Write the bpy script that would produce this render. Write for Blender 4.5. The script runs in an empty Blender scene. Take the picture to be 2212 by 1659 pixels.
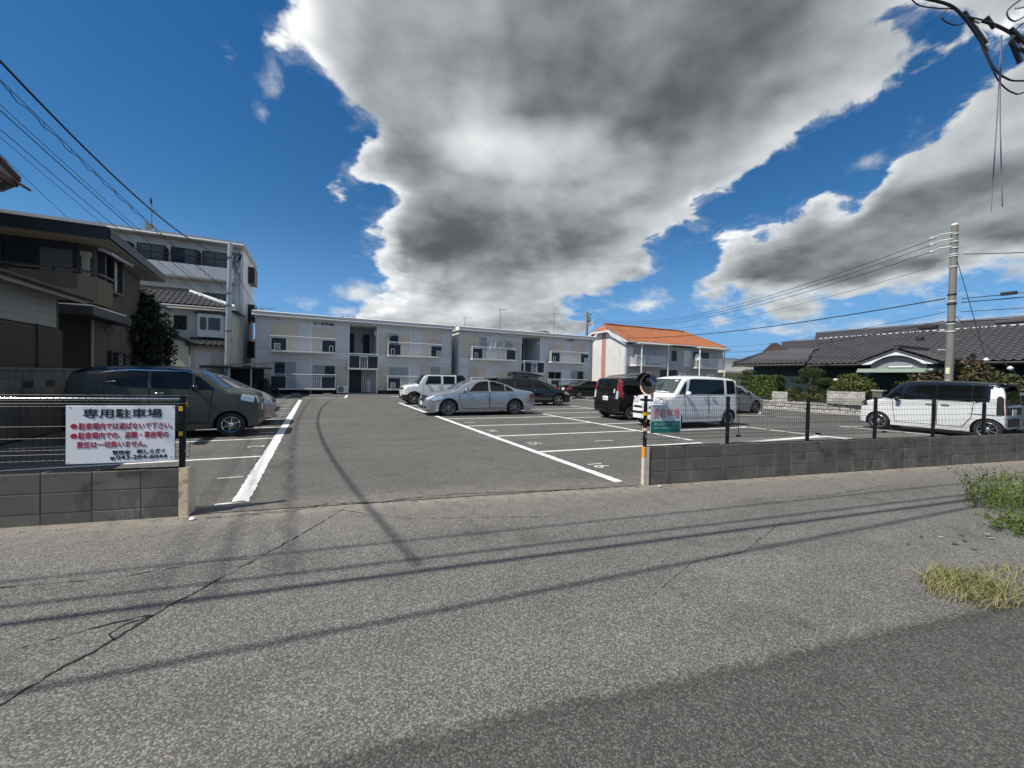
import bpy, bmesh, math, random
import numpy as np
from mathutils import Vector, Matrix, Euler
random.seed(7)
R = math.radians
scene = bpy.context.scene
COL = scene.collection

# ------------------------------------------------------------------ camera
CAM_H = 1.53
_n = Vector((.0206, 1, .01711)).normalized()
_v = Vector(((683-1106)/865., -(806-829.5)/865., -1)); _v = (_v-_n*_v.dot(_n)).normalized()
_u = _v.cross(_n)
cd = bpy.data.cameras.new("camera"); cam = bpy.data.objects.new("camera", cd); COL.objects.link(cam)
cd.sensor_width = 36; cd.lens = 36*865/2212.; cd.clip_start = .05; cd.clip_end = 3000
cam.matrix_world = Matrix.Translation((0, 0, CAM_H)) @ Matrix((_u, _v, _n)).to_4x4()
scene.camera = cam

# ------------------------------------------------------------------ light and exposure
SUN_EL, SUN_AZ = 53.0, -95.5          # azimuth clockwise from +Y
sl = bpy.data.lights.new("sun", 'SUN'); sl.energy = 4.7; sl.angle = R(.53); sl.color = (1, .94, .84)
so = bpy.data.objects.new("sun", sl); COL.objects.link(so)
S = Vector((math.sin(R(SUN_AZ))*math.cos(R(SUN_EL)), math.cos(R(SUN_AZ))*math.cos(R(SUN_EL)), math.sin(R(SUN_EL))))
so.rotation_euler = (-S).to_track_quat('-Z', 'Y').to_euler(); so.location = S*60
vs = scene.view_settings
scene.display_settings.display_device = 'sRGB'
vs.view_transform = 'Standard'; vs.look = 'None'; vs.exposure = 0.25; vs.gamma = 1.0; vs.use_curve_mapping = False
scene.cycles.max_bounces = 6; scene.cycles.diffuse_bounces = 3; scene.cycles.glossy_bounces = 3
scene.cycles.transparent_max_bounces = 6; scene.cycles.caustics_reflective = False; scene.cycles.caustics_refractive = False

# small expression wrapper for shader maths
class NX:
    def __init__(s, nt, sock): s.nt, s.s = nt, sock
    def _op(s, op, *a, clamp=False):
        n = s.nt.nodes.new('ShaderNodeMath'); n.operation = op; n.use_clamp = clamp
        for i, x in enumerate((s,)+a):
            if isinstance(x, NX): s.nt.links.new(x.s, n.inputs[i])
            else: n.inputs[i].default_value = float(x)
        return NX(s.nt, n.outputs[0])
    def __add__(s, o): return s._op('ADD', o)
    __radd__ = __add__
    def __sub__(s, o): return s._op('SUBTRACT', o)
    def __rsub__(s, o): return (s*-1)+o
    def __mul__(s, o): return s._op('MULTIPLY', o)
    __rmul__ = __mul__
    def __truediv__(s, o): return s._op('DIVIDE', o)
    def pw(s, o): return s._op('POWER', o)
    def mn(s, o): return s._op('MINIMUM', o)
    def mx(s, o): return s._op('MAXIMUM', o)
    def smax(s, o, k): return s._op('SMOOTH_MAX', o, k)
    def clamp(s): return s._op('ADD', 0, clamp=True)
    def abs(s): return s._op('ABSOLUTE')
    def sqrt(s): return s._op('SQRT')
    def ss(s, a, b, smooth=True):
        n = s.nt.nodes.new('ShaderNodeMapRange'); n.interpolation_type = 'SMOOTHSTEP' if smooth else 'LINEAR'; n.clamp = True
        s.nt.links.new(s.s, n.inputs[0]); n.inputs[1].default_value = a; n.inputs[2].default_value = b
        return NX(s.nt, n.outputs[0])
    def curve(s, pts):               # piecewise curve through (x, y) points, any range
        xs = [p[0] for p in pts]; ys = [p[1] for p in pts]
        x0, x1, y0, y1 = min(xs), max(xs), min(ys), max(ys)
        t = (s-x0)*(1/(x1-x0))
        n = s.nt.nodes.new('ShaderNodeFloatCurve'); s.nt.links.new(t.clamp().s, n.inputs['Value'])
        c = n.mapping.curves[0]; q = sorted(((x-x0)/(x1-x0), (y-y0)/(y1-y0)) for x, y in pts)
        c.points[0].location = q[0]; c.points[-1].location = q[-1]
        for a in q[1:-1]: c.points.new(*a)
        for p_ in c.points: p_.handle_type = 'VECTOR'
        n.mapping.update()
        return NX(s.nt, n.outputs[0])*(y1-y0)+y0
def noise(nt, vec, scale, detail=6, rough=.55, dist=0., col=False, ntype='FBM', lac=2.):
    n = nt.nodes.new('ShaderNodeTexNoise'); n.noise_type = ntype
    n.inputs['Scale'].default_value = scale; n.inputs['Detail'].default_value = detail
    n.inputs['Roughness'].default_value = rough; n.inputs['Distortion'].default_value = dist; n.inputs['Lacunarity'].default_value = lac
    if vec is not None: nt.links.new(vec, n.inputs['Vector'])
    return n.outputs['Color'] if col else NX(nt, n.outputs[0])
def mixcol(nt, fac, a, b, mode='MIX'):
    n = nt.nodes.new('ShaderNodeMix'); n.data_type = 'RGBA'; n.blend_type = mode
    for sock, v in ((n.inputs[0], fac), (n.inputs[6], a), (n.inputs[7], b)):
        if isinstance(v, NX): nt.links.new(v.s, sock)
        elif hasattr(v, 'is_linked'): nt.links.new(v, sock)
        elif isinstance(v, (int, float)): sock.default_value = v
        else: sock.default_value = (*v, 1)
    return n.outputs[2]
def combine(nt, x, y, z):
    n = nt.nodes.new('ShaderNodeCombineXYZ')
    for i, v in enumerate((x, y, z)):
        if isinstance(v, NX): nt.links.new(v.s, n.inputs[i])
        else: n.inputs[i].default_value = v
    return n.outputs[0]

# ------------------------------------------------------------------ sky: Nishita air with cumulus laid out by azimuth and elevation
world = bpy.data.worlds.new("World"); scene.world = world; world.use_nodes = True
nt = world.node_tree; nt.nodes.clear()
wo = nt.nodes.new('ShaderNodeOutputWorld'); bg = nt.nodes.new('ShaderNodeBackground'); nt.links.new(bg.outputs[0], wo.inputs[0])
SKY_STRENGTH = .105
bg.inputs[1].default_value = SKY_STRENGTH
sky = nt.nodes.new('ShaderNodeTexSky'); sky.sky_type = 'NISHITA'; sky.sun_disc = False
sky.sun_elevation = R(SUN_EL); sky.sun_rotation = R(SUN_AZ); sky.altitude = 20; sky.air_density = 1.0; sky.dust_density = .1; sky.ozone_density = 3.0
hs = nt.nodes.new('ShaderNodeHueSaturation'); hs.inputs['Saturation'].default_value = 1.33; hs.inputs['Value'].default_value = .80
nt.links.new(sky.outputs[0], hs.inputs['Color'])
tc = nt.nodes.new('ShaderNodeTexCoord'); D = tc.outputs['Generated']
sp = nt.nodes.new('ShaderNodeSeparateXYZ'); nt.links.new(D, sp.inputs[0])
dx, dy, dz = (NX(nt, sp.outputs[i]) for i in range(3))
az = dx._op('ARCTAN2', dy)*57.29578
el = dz._op('ARCSINE')*57.29578
# cloud-deck coordinates: features flatten and shrink towards the horizon
k = dz.mx(0)+.30
PV = combine(nt, dx/k, dy/k, dz*.6)
big = noise(nt, PV, 2.4, 2, .5)
edge = noise(nt, PV, 5.0, 5, .52, .1)
fine = noise(nt, D, 30., 4, .6, .1)
wisp = noise(nt, PV, 8., 6, .64, .6)
amp = el.ss(4, 34)*8.0+3.4
turb = (big-.5)*amp*3.4+(edge-.5)*amp*2.9+(fine-.5)*1.8
def between(lo, hi): return lo.mn(hi)
# the big cloud overhead
L1 = el.curve([(0, 6), (7.5, 4.5), (8.8, 5.9), (12.9, 8.2), (17.2, 5.0), (21, 5.4), (23.5, 5.8), (25.5, 1.8), (28.3, 3.2), (31.4, -2.6), (34, -3.6), (36.1, -5.2), (40, -6), (60, -12)])
R1 = el.curve([(0, 33), (8.3, 34), (11.4, 38.4), (15.7, 46.5), (19, 52.5), (23.2, 55.5), (25.5, 61), (28, 67.5), (30, 72), (33, 77), (40, 95), (60, 150)])
c1 = between((az-L1)*.95, (R1-az)*.8).mn((el-5.0)*1.6)
# the cumulus bank on the right
U2 = az.curve([(42, 6), (49, 8.5), (50.6, 15.5), (53, 18.0), (56.3, 19.8), (60, 21.4), (62.6, 22.2), (66, 21.0), (68, 21.8), (70.1, 24.1), (74.4, 26.0), (78, 28.5), (95, 32), (140, 30)])
D2 = az.curve([(42, 7.6), (50.3, 7.8), (58, 7.6), (68.4, 7.6), (78, 8.6), (95, 11), (140, 12)])
c2 = between((U2-el)*1.15, (el-D2)*1.5).mn((az-48.3)*1.4)
def puff(a, e, ra, re):
    q = ((az-a)/ra).pw(2)+((el-e)/re).pw(2)
    return (1-q.sqrt())*min(ra, re)*1.3
cl = None
for a, e, ra, re in [(5.3, 10.9, 3.0, 1.7), (3.2, 8.2, 1.8, .9), (-1.2, 8.7, 1.0, .5), (-5.3, 31.6, 1.3, 1.9), (-6.1, 28.4, 1.0, 1.0), (44.3, 10.2, 3.2, 1.5),
                     (61, 6.1, 3.4, 1.0), (67, 6.0, 2.0, .8), (77.5, 5.4, 6.5, 1.9), (62.8, 4.0, 2., .7), (67.0, 22.6, 1.6, .9), (12, 7.4, 7, 1.6), (22, 7.6, 9, 2.0), (31, 7.2, 6, 1.2),
                     (-58, 17, 13, 6), (-100, 30, 16, 8), (125, 24, 22, 9), (-140, 22, 24, 9), (170, 30, 22, 10)]:
    p_ = puff(a, e, ra, re); cl = p_ if cl is None else cl.mx(p_)
small = cl+(edge-.5)*4.2+(fine-.5)*2.2+(wisp-.5)*2.6
dbig = c1.mx(c2)
d1 = dbig+turb
d = d1.mx(small)
lright = (az-L1).ss(14, 40)*el.ss(10, 20)                       # the leeward side frays out
alpha = (d1+(wisp-.5)*(lright*10+2.5)-lright*.6).ss(-.6, 2.2+0).mx(small.ss(-.5, 2.4)*.92)
veil = (dbig+turb*.7+(wisp-.5)*20+1.5).ss(0, 9)*.6
alpha = alpha.mx(veil*(dbig.ss(-8, 0)))
thick = (dbig+(big-.5)*24+(edge-.5)*8).ss(-.2, 6.5)
def shifted(v, *a):
    n_ = nt.nodes.new('ShaderNodeVectorMath'); n_.operation = 'ADD'; nt.links.new(v, n_.inputs[0]); n_.inputs[1].default_value = a; return n_.outputs[0]
soft1 = noise(nt, PV, 1.9, 4, .44, .3); soft2 = noise(nt, shifted(PV, -.13, .0, .08), 1.9, 4, .44, .3)
curd1 = noise(nt, PV, 7.5, 5, .5, .1); curd2 = noise(nt, shifted(PV, -.04, .0, .035), 7.5, 5, .5, .1)
puffs = curd1-curd2
relief = soft1-soft2
def blob(a, e, ra, re, w):
    q = ((az-a)/ra).pw(2)+((el-e)/re).pw(2)
    return (1-q).clamp().ss(0, 1)*w
dark = (blob(23, 19.2, 22, 6.0, .95)+blob(18.5, 14.4, 15, 4.4, .55)+blob(46, 36, 30, 13, .65)+blob(20, 43, 26, 10, .5)+blob(67, 11.5, 19, 4.6, .85)+blob(78, 16.5, 13, 4.5, .7)+blob(54, 22, 9, 4, .2)+blob(16, 26.5, 9, 4, .25)
        -blob(29, 29.3, 17, 4.2, .75)-blob(40, 20.5, 8, 7, .35)-blob(75, 22.5, 10, 4, .35)-blob(66, 27, 14, 5, .6)-blob(14, 9.0, 22, 2.2, .5)-blob(36, 12, 6, 4, .4))
inner = az-L1+(edge-.5)*10+(big-.5)*12
rim1 = 1-inner.ss(.3, 8.0)
rim2 = (1-(U2-el+(edge-.5)*7+(az-66).mx(0)*.35).ss(.3, 5.2))
is2 = (c2-c1).ss(-1, 1)
rim = rim1*(1-is2)+rim2*is2
body = .47-dark.mn(1.1)*.30+(soft1-.5)*.60+relief*.60+puffs*.34
lum = body+(rim*(.42+puffs*.8))
lum = lum*thick+(1-thick)*(.66+rim*.30+puffs*.7)
ps = small.ss(-.3, 2.5); big_a = d1.ss(-.3, 1.5)
lum = lum*big_a+(1-big_a)*(.80+puffs*.8)
lum = lum.smax(.15, .16).mn(1.02)
lum = lum*lum.pw(.15)
cool = (lum*-1+1)
ccol = combine(nt, lum*(1-cool*.13), lum*1.0, lum*(cool*.075+1.0))
vm = nt.nodes.new('ShaderNodeVectorMath'); vm.operation = 'SCALE'; nt.links.new(ccol, vm.inputs[0]); vm.inputs['Scale'].default_value = .86/SKY_STRENGTH
air = mixcol(nt, el.ss(-2, 20)*-.9+.9, hs.outputs[0], tuple(c/SKY_STRENGTH for c in (.10, .30, .66)))
final = mixcol(nt, alpha, air, vm.outputs[0])
nt.links.new(final, bg.inputs[0])

# ------------------------------------------------------------------ helpers: tags, things, meshes
def tag(o, label=None, cat=None, group=None, kind=None):
    for k_, v_ in (('label', label), ('category', cat), ('group', group), ('kind', kind)):
        if v_: o[k_] = v_
    return o
def thing(name, label, cat, loc=(0, 0, 0), rotz=0, group=None):
    o = bpy.data.objects.new(name, None); COL.objects.link(o); o.empty_display_size = .2
    o.location = loc; o.rotation_euler = (0, 0, rotz)
    return tag(o, label, cat, group)
def kids(o): return [c for c in o.children]
def copy_tree(o, parent=None):
    c = o.copy(); COL.objects.link(c)
    if parent is not None: c.parent = parent
    for ch in kids(o): copy_tree(ch, c)
    return c
class MB:
    def __init__(s): s.v, s.f, s.m = [], [], []
    def add(s, vs, fs, slot=0):
        b = len(s.v); s.v.extend([tuple(map(float, p)) for p in vs])
        s.f.extend([tuple(i+b for i in f) for f in fs]); s.m.extend([slot]*len(fs)); return s
    def box(s, a, b, slot=0):
        x0, y0, z0 = (min(a[i], b[i]) for i in range(3)); x1, y1, z1 = (max(a[i], b[i]) for i in range(3))
        return s.add([(x0, y0, z0), (x1, y0, z0), (x1, y1, z0), (x0, y1, z0), (x0, y0, z1), (x1, y0, z1), (x1, y1, z1), (x0, y1, z1)],
                     [(0, 3, 2, 1), (4, 5, 6, 7), (0, 1, 5, 4), (1, 2, 6, 5), (2, 3, 7, 6), (3, 0, 4, 7)], slot)
    def cbox(s, a, b, c=.006, slot=0):      # box with chamfered edges
        lo = [min(a[i], b[i]) for i in range(3)]; hi = [max(a[i], b[i]) for i in range(3)]
        vs, idx = [], {}
        for sx in (0, 1):
            for sy in (0, 1):
                for sz in (0, 1):
                    q = [(hi if t else lo)[i] for i, t in enumerate((sx, sy, sz))]
                    for ax in range(3):
                        p = [q[i]+(0 if i == ax else (-c if (sx, sy, sz)[i] else c)) for i in range(3)]
                        idx[sx, sy, sz, ax] = len(vs); vs.append(p)
        fs = []
        for ax in range(3):
            o1, o2 = (ax+1) % 3, (ax+2) % 3
            for t in (0, 1):
                ring = []
                for (p, q) in ((0, 0), (1, 0), (1, 1), (0, 1)):
                    k_ = [0, 0, 0]; k_[ax] = t; k_[o1] = p; k_[o2] = q; ring.append(idx[k_[0], k_[1], k_[2], ax])
                fs.append(tuple(ring if t else ring[::-1]))
            for p in (0, 1):                 # edge chamfers along axis ax
                for q in (0, 1):
                    k0 = [0, 0, 0]; k0[o1] = p; k0[o2] = q; k1 = list(k0); k1[ax] = 1
                    r = [idx[(*k0, o1)], idx[(*k1, o1)], idx[(*k1, o2)], idx[(*k0, o2)]]
                    fs.append(tuple(r if (p ^ q) else r[::-1]))
        for sx in (0, 1):
            for sy in (0, 1):
                for sz in (0, 1):
                    r = [idx[sx, sy, sz, i] for i in range(3)]; fs.append(tuple(r if (sx+sy+sz) % 2 else r[::-1]))
        return s.add(vs, fs, slot)
    def obox(s, p, q, w, h, slot=0, up=(0, 0, 1)):   # bar from p to q with section w (sideways) x h (up)
        p, q = Vector(p), Vector(q); d = (q-p).normalized(); u = Vector(up)
        sd = d.cross(u)
        if sd.length < 1e-4: sd = d.cross(Vector((1, 0, 0)))
        sd.normalize(); u = sd.cross(d).normalized(); vs = []
        for e in (p, q):
            for a, b in ((-1, -1), (1, -1), (1, 1), (-1, 1)): vs.append(e+sd*(a*w/2)+u*(b*h/2))
        return s.add(vs, [(0, 1, 2, 3), (7, 6, 5, 4), (0, 4, 5, 1), (1, 5, 6, 2), (2, 6, 7, 3), (3, 7, 4, 0)], slot)
    def tube(s, pts, r, n=6, slot=0, cap=True):
        pts = [Vector(p) for p in pts]; rs = r if isinstance(r, (list, tuple)) else [r]*len(pts); rings = []
        ref = None
        for i, p in enumerate(pts):
            d = (pts[min(i+1, len(pts)-1)]-pts[max(i-1, 0)]).normalized()
            if ref is None: ref = Vector((0, 0, 1)) if abs(d.z) < .9 else Vector((1, 0, 0))
            a = d.cross(ref).normalized(); b = a.cross(d).normalized(); ref = b
            rings.append([p+(a*math.cos(t)+b*math.sin(t))*rs[i] for t in [2*math.pi*j/n for j in range(n)]])
        vs = [v_ for r_ in rings for v_ in r_]; fs = []
        for i in range(len(pts)-1):
            for j in range(n): fs.append((i*n+j, i*n+(j+1) % n, (i+1)*n+(j+1) % n, (i+1)*n+j))
        if cap: fs += [tuple(range(n))[::-1], tuple(range((len(pts)-1)*n, len(pts)*n))]
        return s.add(vs, fs, slot)
    def lathe(s, prof, n=24, axis='Z', at=(0, 0, 0), slot=0, closed=False):     # prof: (radius, height)
        vs, fs = [], []
        for r_, h in prof:
            for j in range(n):
                t = 2*math.pi*j/n; c, d = r_*math.cos(t), r_*math.sin(t)
                p = {'Z': (c, d, h), 'Y': (c, h, d), 'X': (h, c, d)}[axis]; vs.append([p[i]+at[i] for i in range(3)])
        k_ = len(prof)
        for i in range(k_ if closed else k_-1):
            a, b = i*n, ((i+1) % k_)*n
            for j in range(n):
                q = (a+j, a+(j+1) % n, b+(j+1) % n, b+j); fs.append(q if axis != 'Y' else q[::-1])
        return s.add(vs, fs, slot)
    def prism(s, poly, a, b, axis='Y', slot=0):      # polygon in the plane across `axis`, extruded from a to b
        n = len(poly); f3 = {'Y': lambda p, t: (p[0], t, p[1]), 'X': lambda p, t: (t, p[0], p[1]), 'Z': lambda p, t: (p[0], p[1], t)}[axis]
        vs = [f3(p, a) for p in poly]+[f3(p, b) for p in poly]
        fs = [tuple(range(n)), tuple(range(2*n-1, n-1, -1))]+[(i, i+n, (i+1) % n+n, (i+1) % n) for i in range(n)]
        return s.add(vs, fs, slot)
    def quad(s, *p, slot=0): return s.add(p, [tuple(range(len(p)))], slot)
    def build(s, name, mats, parent=None, smooth=None, kind=None, loc=None):
        me = bpy.data.meshes.new(name); me.from_pydata(s.v, [], s.f)
        for m_ in (mats if isinstance(mats, (list, tuple)) else [mats]): me.materials.append(m_)
        if any(s.m): me.polygons.foreach_set('material_index', s.m)
        bm = bmesh.new(); bm.from_mesh(me); bmesh.ops.recalc_face_normals(bm, faces=bm.faces); bm.to_mesh(me); bm.free()
        if smooth is not None:
            me.polygons.foreach_set('use_smooth', [True]*len(me.polygons)); me.set_sharp_from_angle(angle=R(smooth))
        me.update()
        return link(name, me, parent, kind, loc)
def link(name, me, parent=None, kind=None, loc=None, rot=None):
    o = bpy.data.objects.new(name, me); COL.objects.link(o)
    if parent is not None: o.parent = parent
    if loc is not None: o.location = loc
    if rot is not None: o.rotation_euler = rot
    if kind: o['kind'] = kind
    return o
def Bx(name, m_, parent, *boxes, c=None):
    b = MB()
    for q in boxes: b.cbox(q[0], q[1], c) if c else b.box(q[0], q[1])
    return b.build(name, m_, parent)

# ------------------------------------------------------------------ materials
def mk(name, col, rough=.6, metal=0., var=.12, vscale=3., bump=0., bscale=60., spec=.5, rnd=0., coat=0., streak=0., alpha=None, grime=None, pale=None):
    m_ = bpy.data.materials.new(name); m_.use_nodes = True; t = m_.node_tree; p = t.nodes['Principled BSDF']
    p.inputs['Roughness'].default_value = rough; p.inputs['Metallic'].default_value = metal
    p.inputs['Specular IOR Level'].default_value = spec
    if coat: p.inputs['Coat Weight'].default_value = coat; p.inputs['Coat Roughness'].default_value = .04
    geo = t.nodes.new('ShaderNodeNewGeometry'); P = geo.outputs['Position']
    c = None
    if var or rnd or streak:
        f = None
        if var:
            f = (noise(t, P, vscale, 5, .6)-.5)*(2*var)+1
            f = f+(noise(t, P, vscale*9, 3, .6)-.5)*var
        if streak:
            mp = t.nodes.new('ShaderNodeMapping'); mp.inputs['Scale'].default_value = (1, 1, .12); t.links.new(P, mp.inputs[0])
            q = (noise(t, mp.outputs[0], 5, 6, .65)).ss(.48, .75)*-streak+1
            f = q if f is None else f*q
        if rnd:
            oi = t.nodes.new('ShaderNodeObjectInfo'); q = (NX(t, oi.outputs['Random'])-.5)*(2*rnd)+1
            f = q if f is None else f*q
        vm_ = t.nodes.new('ShaderNodeVectorMath'); vm_.operation = 'SCALE'; vm_.inputs[0].default_value = col; t.links.new(f.s, vm_.inputs['Scale'])
        c = vm_.outputs[0]
    if grime:                              # (colour, amount, scale)
        g_ = noise(t, P, grime[2], 7, .7, .3).ss(.5, .72)*grime[1]
        c = mixcol(t, g_, c if c is not None else col, grime[0])
    if pale:
        mp2 = t.nodes.new('ShaderNodeMapping'); mp2.inputs['Scale'].default_value = (1, 1, .35); t.links.new(P, mp2.inputs[0])
        sz_ = t.nodes.new('ShaderNodeSeparateXYZ'); t.links.new(P, sz_.inputs[0]); low_ = 1-NX(t, sz_.outputs[2]).ss(.0, .42)
        g_ = noise(t, mp2.outputs[0], pale[2], 7, .72, .2).ss(.50, .66)*pale[1]*(low_*.8+.2)
        c = mixcol(t, g_, c, pale[0])
    if c is None: p.inputs['Base Color'].default_value = (*col, 1)
    else: t.links.new(c, p.inputs['Base Color'])
    if bump:
        bn = t.nodes.new('ShaderNodeBump'); bn.inputs['Strength'].default_value = bump; bn.inputs['Distance'].default_value = .01
        t.links.new(noise(t, P, bscale, 4, .6).s, bn.inputs['Height']); t.links.new(bn.outputs[0], p.inputs['Normal'])
    return m_
def asphalt(name, lo, hi, cell, tone, dust=None, fines=.5):
    m_ = bpy.data.materials.new(name); m_.use_nodes = True; t = m_.node_tree; p = t.nodes['Principled BSDF']
    p.inputs['Roughness'].default_value = .86; p.inputs['Specular IOR Level'].default_value = .3
    geo = t.nodes.new('ShaderNodeNewGeometry'); P = geo.outputs['Position']
    vo = t.nodes.new('ShaderNodeTexVoronoi'); vo.inputs['Scale'].default_value = 1/cell; vo.inputs['Randomness'].default_value = 1; t.links.new(P, vo.inputs['Vector'])
    sp_ = t.nodes.new('ShaderNodeSeparateColor'); t.links.new(vo.outputs['Color'], sp_.inputs[0])
    stone = NX(t, sp_.outputs[0]).pw(2.0); dist = NX(t, vo.outputs['Distance'])
    grit = noise(t, P, 1/cell*2.3, 2, .6)
    pit = (1-dist.ss(.30, .66)*.42)
    big_ = noise(t, P, .55, 5, .6); mid = noise(t, P, 3.2, 4, .6)
    oil = noise(t, P, .9, 6, .68, .4).ss(.54, .70)*-.30+1
    pale = noise(t, P, .33, 5, .62, .3).ss(.52, .72)*.22+1
    glint = NX(t, sp_.outputs[2]).ss(.955, .97)*(1-dist.ss(.1, .4))*.55
    mp3 = t.nodes.new('ShaderNodeMapping'); mp3.inputs['Rotation'].default_value = (0, 0, .166); mp3.inputs['Scale'].default_value = (.10, 1.5, 1); t.links.new(P, mp3.inputs[0])
    pale = pale*((noise(t, mp3.outputs[0], 1.3, 3, .5)-.5)*.5+1)
    lum_ = (stone*(hi-lo)+lo)*pit*(grit*.6+.70)*((big_-.5)*tone*2+1)*((mid-.5)*.4+1)*oil*pale+glint*hi*1.6
    warm = combine(t, lum_*1.06, lum_*1.0, lum_*.90); cool = combine(t, lum_*1.0, lum_, lum_*.985)
    c = mixcol(t, NX(t, sp_.outputs[1]), warm, cool)
    if dust:
        sx = t.nodes.new('ShaderNodeSeparateXYZ'); t.links.new(P, sx.inputs[0]); X, Y = NX(t, sx.outputs[0]), NX(t, sx.outputs[1])
        for (ax, ay, off, w, colr, amt) in dust:       # band along the line ax*x+ay*y = off
            dd = (X*ax+Y*ay-off).abs()
            f_ = (1-(dd+(mid-.5)*w*.9).ss(0, w))*amt*(noise(t, P, 7, 5, .7).ss(.3, .62))
            c = mixcol(t, f_, c, colr)
    t.links.new(c, p.inputs['Base Color'])
    bn = t.nodes.new('ShaderNodeBump'); bn.inputs['Strength'].default_value = .75; bn.inputs['Distance'].default_value = cell*.45
    t.links.new(((1-dist)*.8+grit*.5).s, bn.inputs['Height']); t.links.new(bn.outputs[0], p.inputs['Normal'])
    return m_
def patchedge(m_):                     # worn, crumbling edge of the resurfaced strip
    t = m_.node_tree; p = t.nodes['Principled BSDF']; g_ = t.nodes.new('ShaderNodeNewGeometry'); sx = t.nodes.new('ShaderNodeSeparateXYZ'); t.links.new(g_.outputs['Position'], sx.inputs[0])
    X, Y = NX(t, sx.outputs[0]), NX(t, sx.outputs[1]); P = g_.outputs['Position']
    d_ = 1.75-X*.174-Y+(noise(t, P, 3., 3, .5)-.5)*.12+(noise(t, P, 40, 3, .6)-.5)*.25
    t.links.new(d_.ss(-.03, .10).s, p.inputs['Alpha'])
def paintmat(name, col, metallic=0., rough=.28, coat=.6):
    m_ = mk(name, col, rough, metallic, var=.05, vscale=1.5, spec=.5, coat=coat); return m_
def glassmat(name, col, rough=.03, spec=.9):
    return mk(name, col, rough, 0., var=0, spec=spec)
M = {}
def setup_materials():
    w_n = Vector((.19, .98))
    M['road'] = asphalt('road_asphalt', .118, .29, .0095, .18, dust=[(.1653, .9862, 5.0, .42, (.30, .265, .215), .75), (.1653, .9862, 4.6, .75, (.24, .22, .19), .35)])
    M['lot'] = asphalt('lot_asphalt', .100, .235, .010, .22, dust=[(.1653, .9862, 5.15, .6, (.23, .21, .175), .5)])
    M['patch'] = asphalt('patch_asphalt', .068, .165, .009, .16)
    patchedge(M['patch'])
    M['soil'] = mk('soil', (.16, .135, .10), .95, var=.25, vscale=2, bump=.5, bscale=40)
    M['linepaint'] = mk('line_paint', (.80, .80, .78), .7, var=.06, vscale=12, bump=.4, bscale=90, grime=((.20, .20, .19), .85, 17))
    M['linepaint_worn'] = mk('worn_line_paint', (.62, .62, .60), .75, var=.1, vscale=12, bump=.4, bscale=90, grime=((.15, .15, .145), 1.0, 15))
    M['skid'] = mk('rubber_skid', (.045, .045, .047), .8, var=.3, vscale=6, bump=.4, bscale=90)
    M['crack'] = mk('crack_dark', (.012, .012, .012), .95, var=0)
    M['block'] = mk('concrete_block', (.125, .117, .10), .9, var=.22, vscale=4.5, bump=.35, bscale=120, rnd=.14, grime=((.035, .034, .03), .85, 3.6), pale=((.27, .26, .235), .55, 5.5))
    M['blockold'] = mk('old_concrete_block', (.16, .15, .135), .9, var=.2, vscale=4, bump=.35, bscale=120, rnd=.16, streak=.5)
    M['mortar'] = mk('mortar', (.16, .155, .145), .95, var=.2, vscale=8)
    M['stone'] = mk('pale_stone', (.40, .385, .36), .85, var=.28, vscale=7, bump=.5, bscale=40, rnd=.2, grime=((.09, .085, .08), .8, 6))
    M['fence'] = mk('fence_black_steel', (.012, .012, .013), .45, .3, var=.1)
    M['wire'] = mk('fence_wire', (.016, .017, .018), .5, .3, var=0)
    M['chrome'] = mk('chrome', (.75, .75, .76), .12, 1., var=0)
    M['steel'] = mk('galvanised_steel', (.46, .48, .48), .42, .75, var=.12, vscale=6)
    M['white'] = mk('white_paint', (.78, .78, .76), .45, var=.05, vscale=4)
    M['whitesh'] = mk('off_white_coated_steel', (.62, .63, .63), .45, var=.08, vscale=5)
    M['black'] = mk('black_plastic', (.014, .014, .015), .5, var=0)
    M['rubber'] = mk('tyre_rubber', (.022, .022, .022), .8, var=.1, vscale=20)
    M['alloy'] = mk('alloy', (.60, .60, .62), .25, .9, var=.05)
    M['alloydk'] = mk('dark_alloy', (.13, .13, .14), .3, .85, var=.05)
    M['wheelwell'] = mk('dark_wheel_well', (.006, .006, .006), .9, var=0)
    M['glass'] = glassmat('tinted_glass', (.006, .007, .007), .04, .32)
    M['glasslt'] = glassmat('windscreen_glass', (.030, .048, .045), .03, .6)
    M['winglass'] = glassmat('window_glass', (.022, .026, .027), .05, .35)
    M['curtain'] = mk('lace_curtain', (.34, .36, .36), .4, var=.25, vscale=14, spec=.5)
    M['curtaindk'] = mk('dark_curtain', (.12, .13, .13), .3, var=.3, vscale=7, spec=.4)
    M['lamp'] = mk('clear_lamp', (.66, .67, .66), .12, .35, var=.25, vscale=30, spec=.9)
    M['redlamp'] = mk('red_lamp', (.30, .012, .014), .14, var=.2, vscale=30, spec=.9)
    M['amber'] = mk('amber_lamp', (.7, .25, .03), .2, var=0)
    M['plate'] = mk('number_plate', (.78, .79, .77), .4, var=.04)
    M['ink'] = mk('black_ink', (.013, .013, .018), .5, var=0)
    M['inkred'] = mk('red_ink', (.40, .012, .035), .5, var=.1, vscale=10)
    M['inkfade'] = mk('faded_red_ink', (.62, .25, .26), .55, var=.15, vscale=20)
    M['inkgrey'] = mk('faded_grey_ink', (.30, .27, .28), .55, var=.1)
    M['signwhite'] = mk('sign_white', (.80, .81, .83), .38, var=.05, vscale=2)
    M['signgrey'] = mk('sign_faded_white', (.56, .58, .62), .4, var=.06, vscale=5)
    M['signgreen'] = mk('sign_green', (.012, .17, .13), .4, var=.1, vscale=6)
    M['inkpale'] = mk('pale_green_ink', (.20, .42, .38), .5, var=.2, vscale=30)
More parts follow.
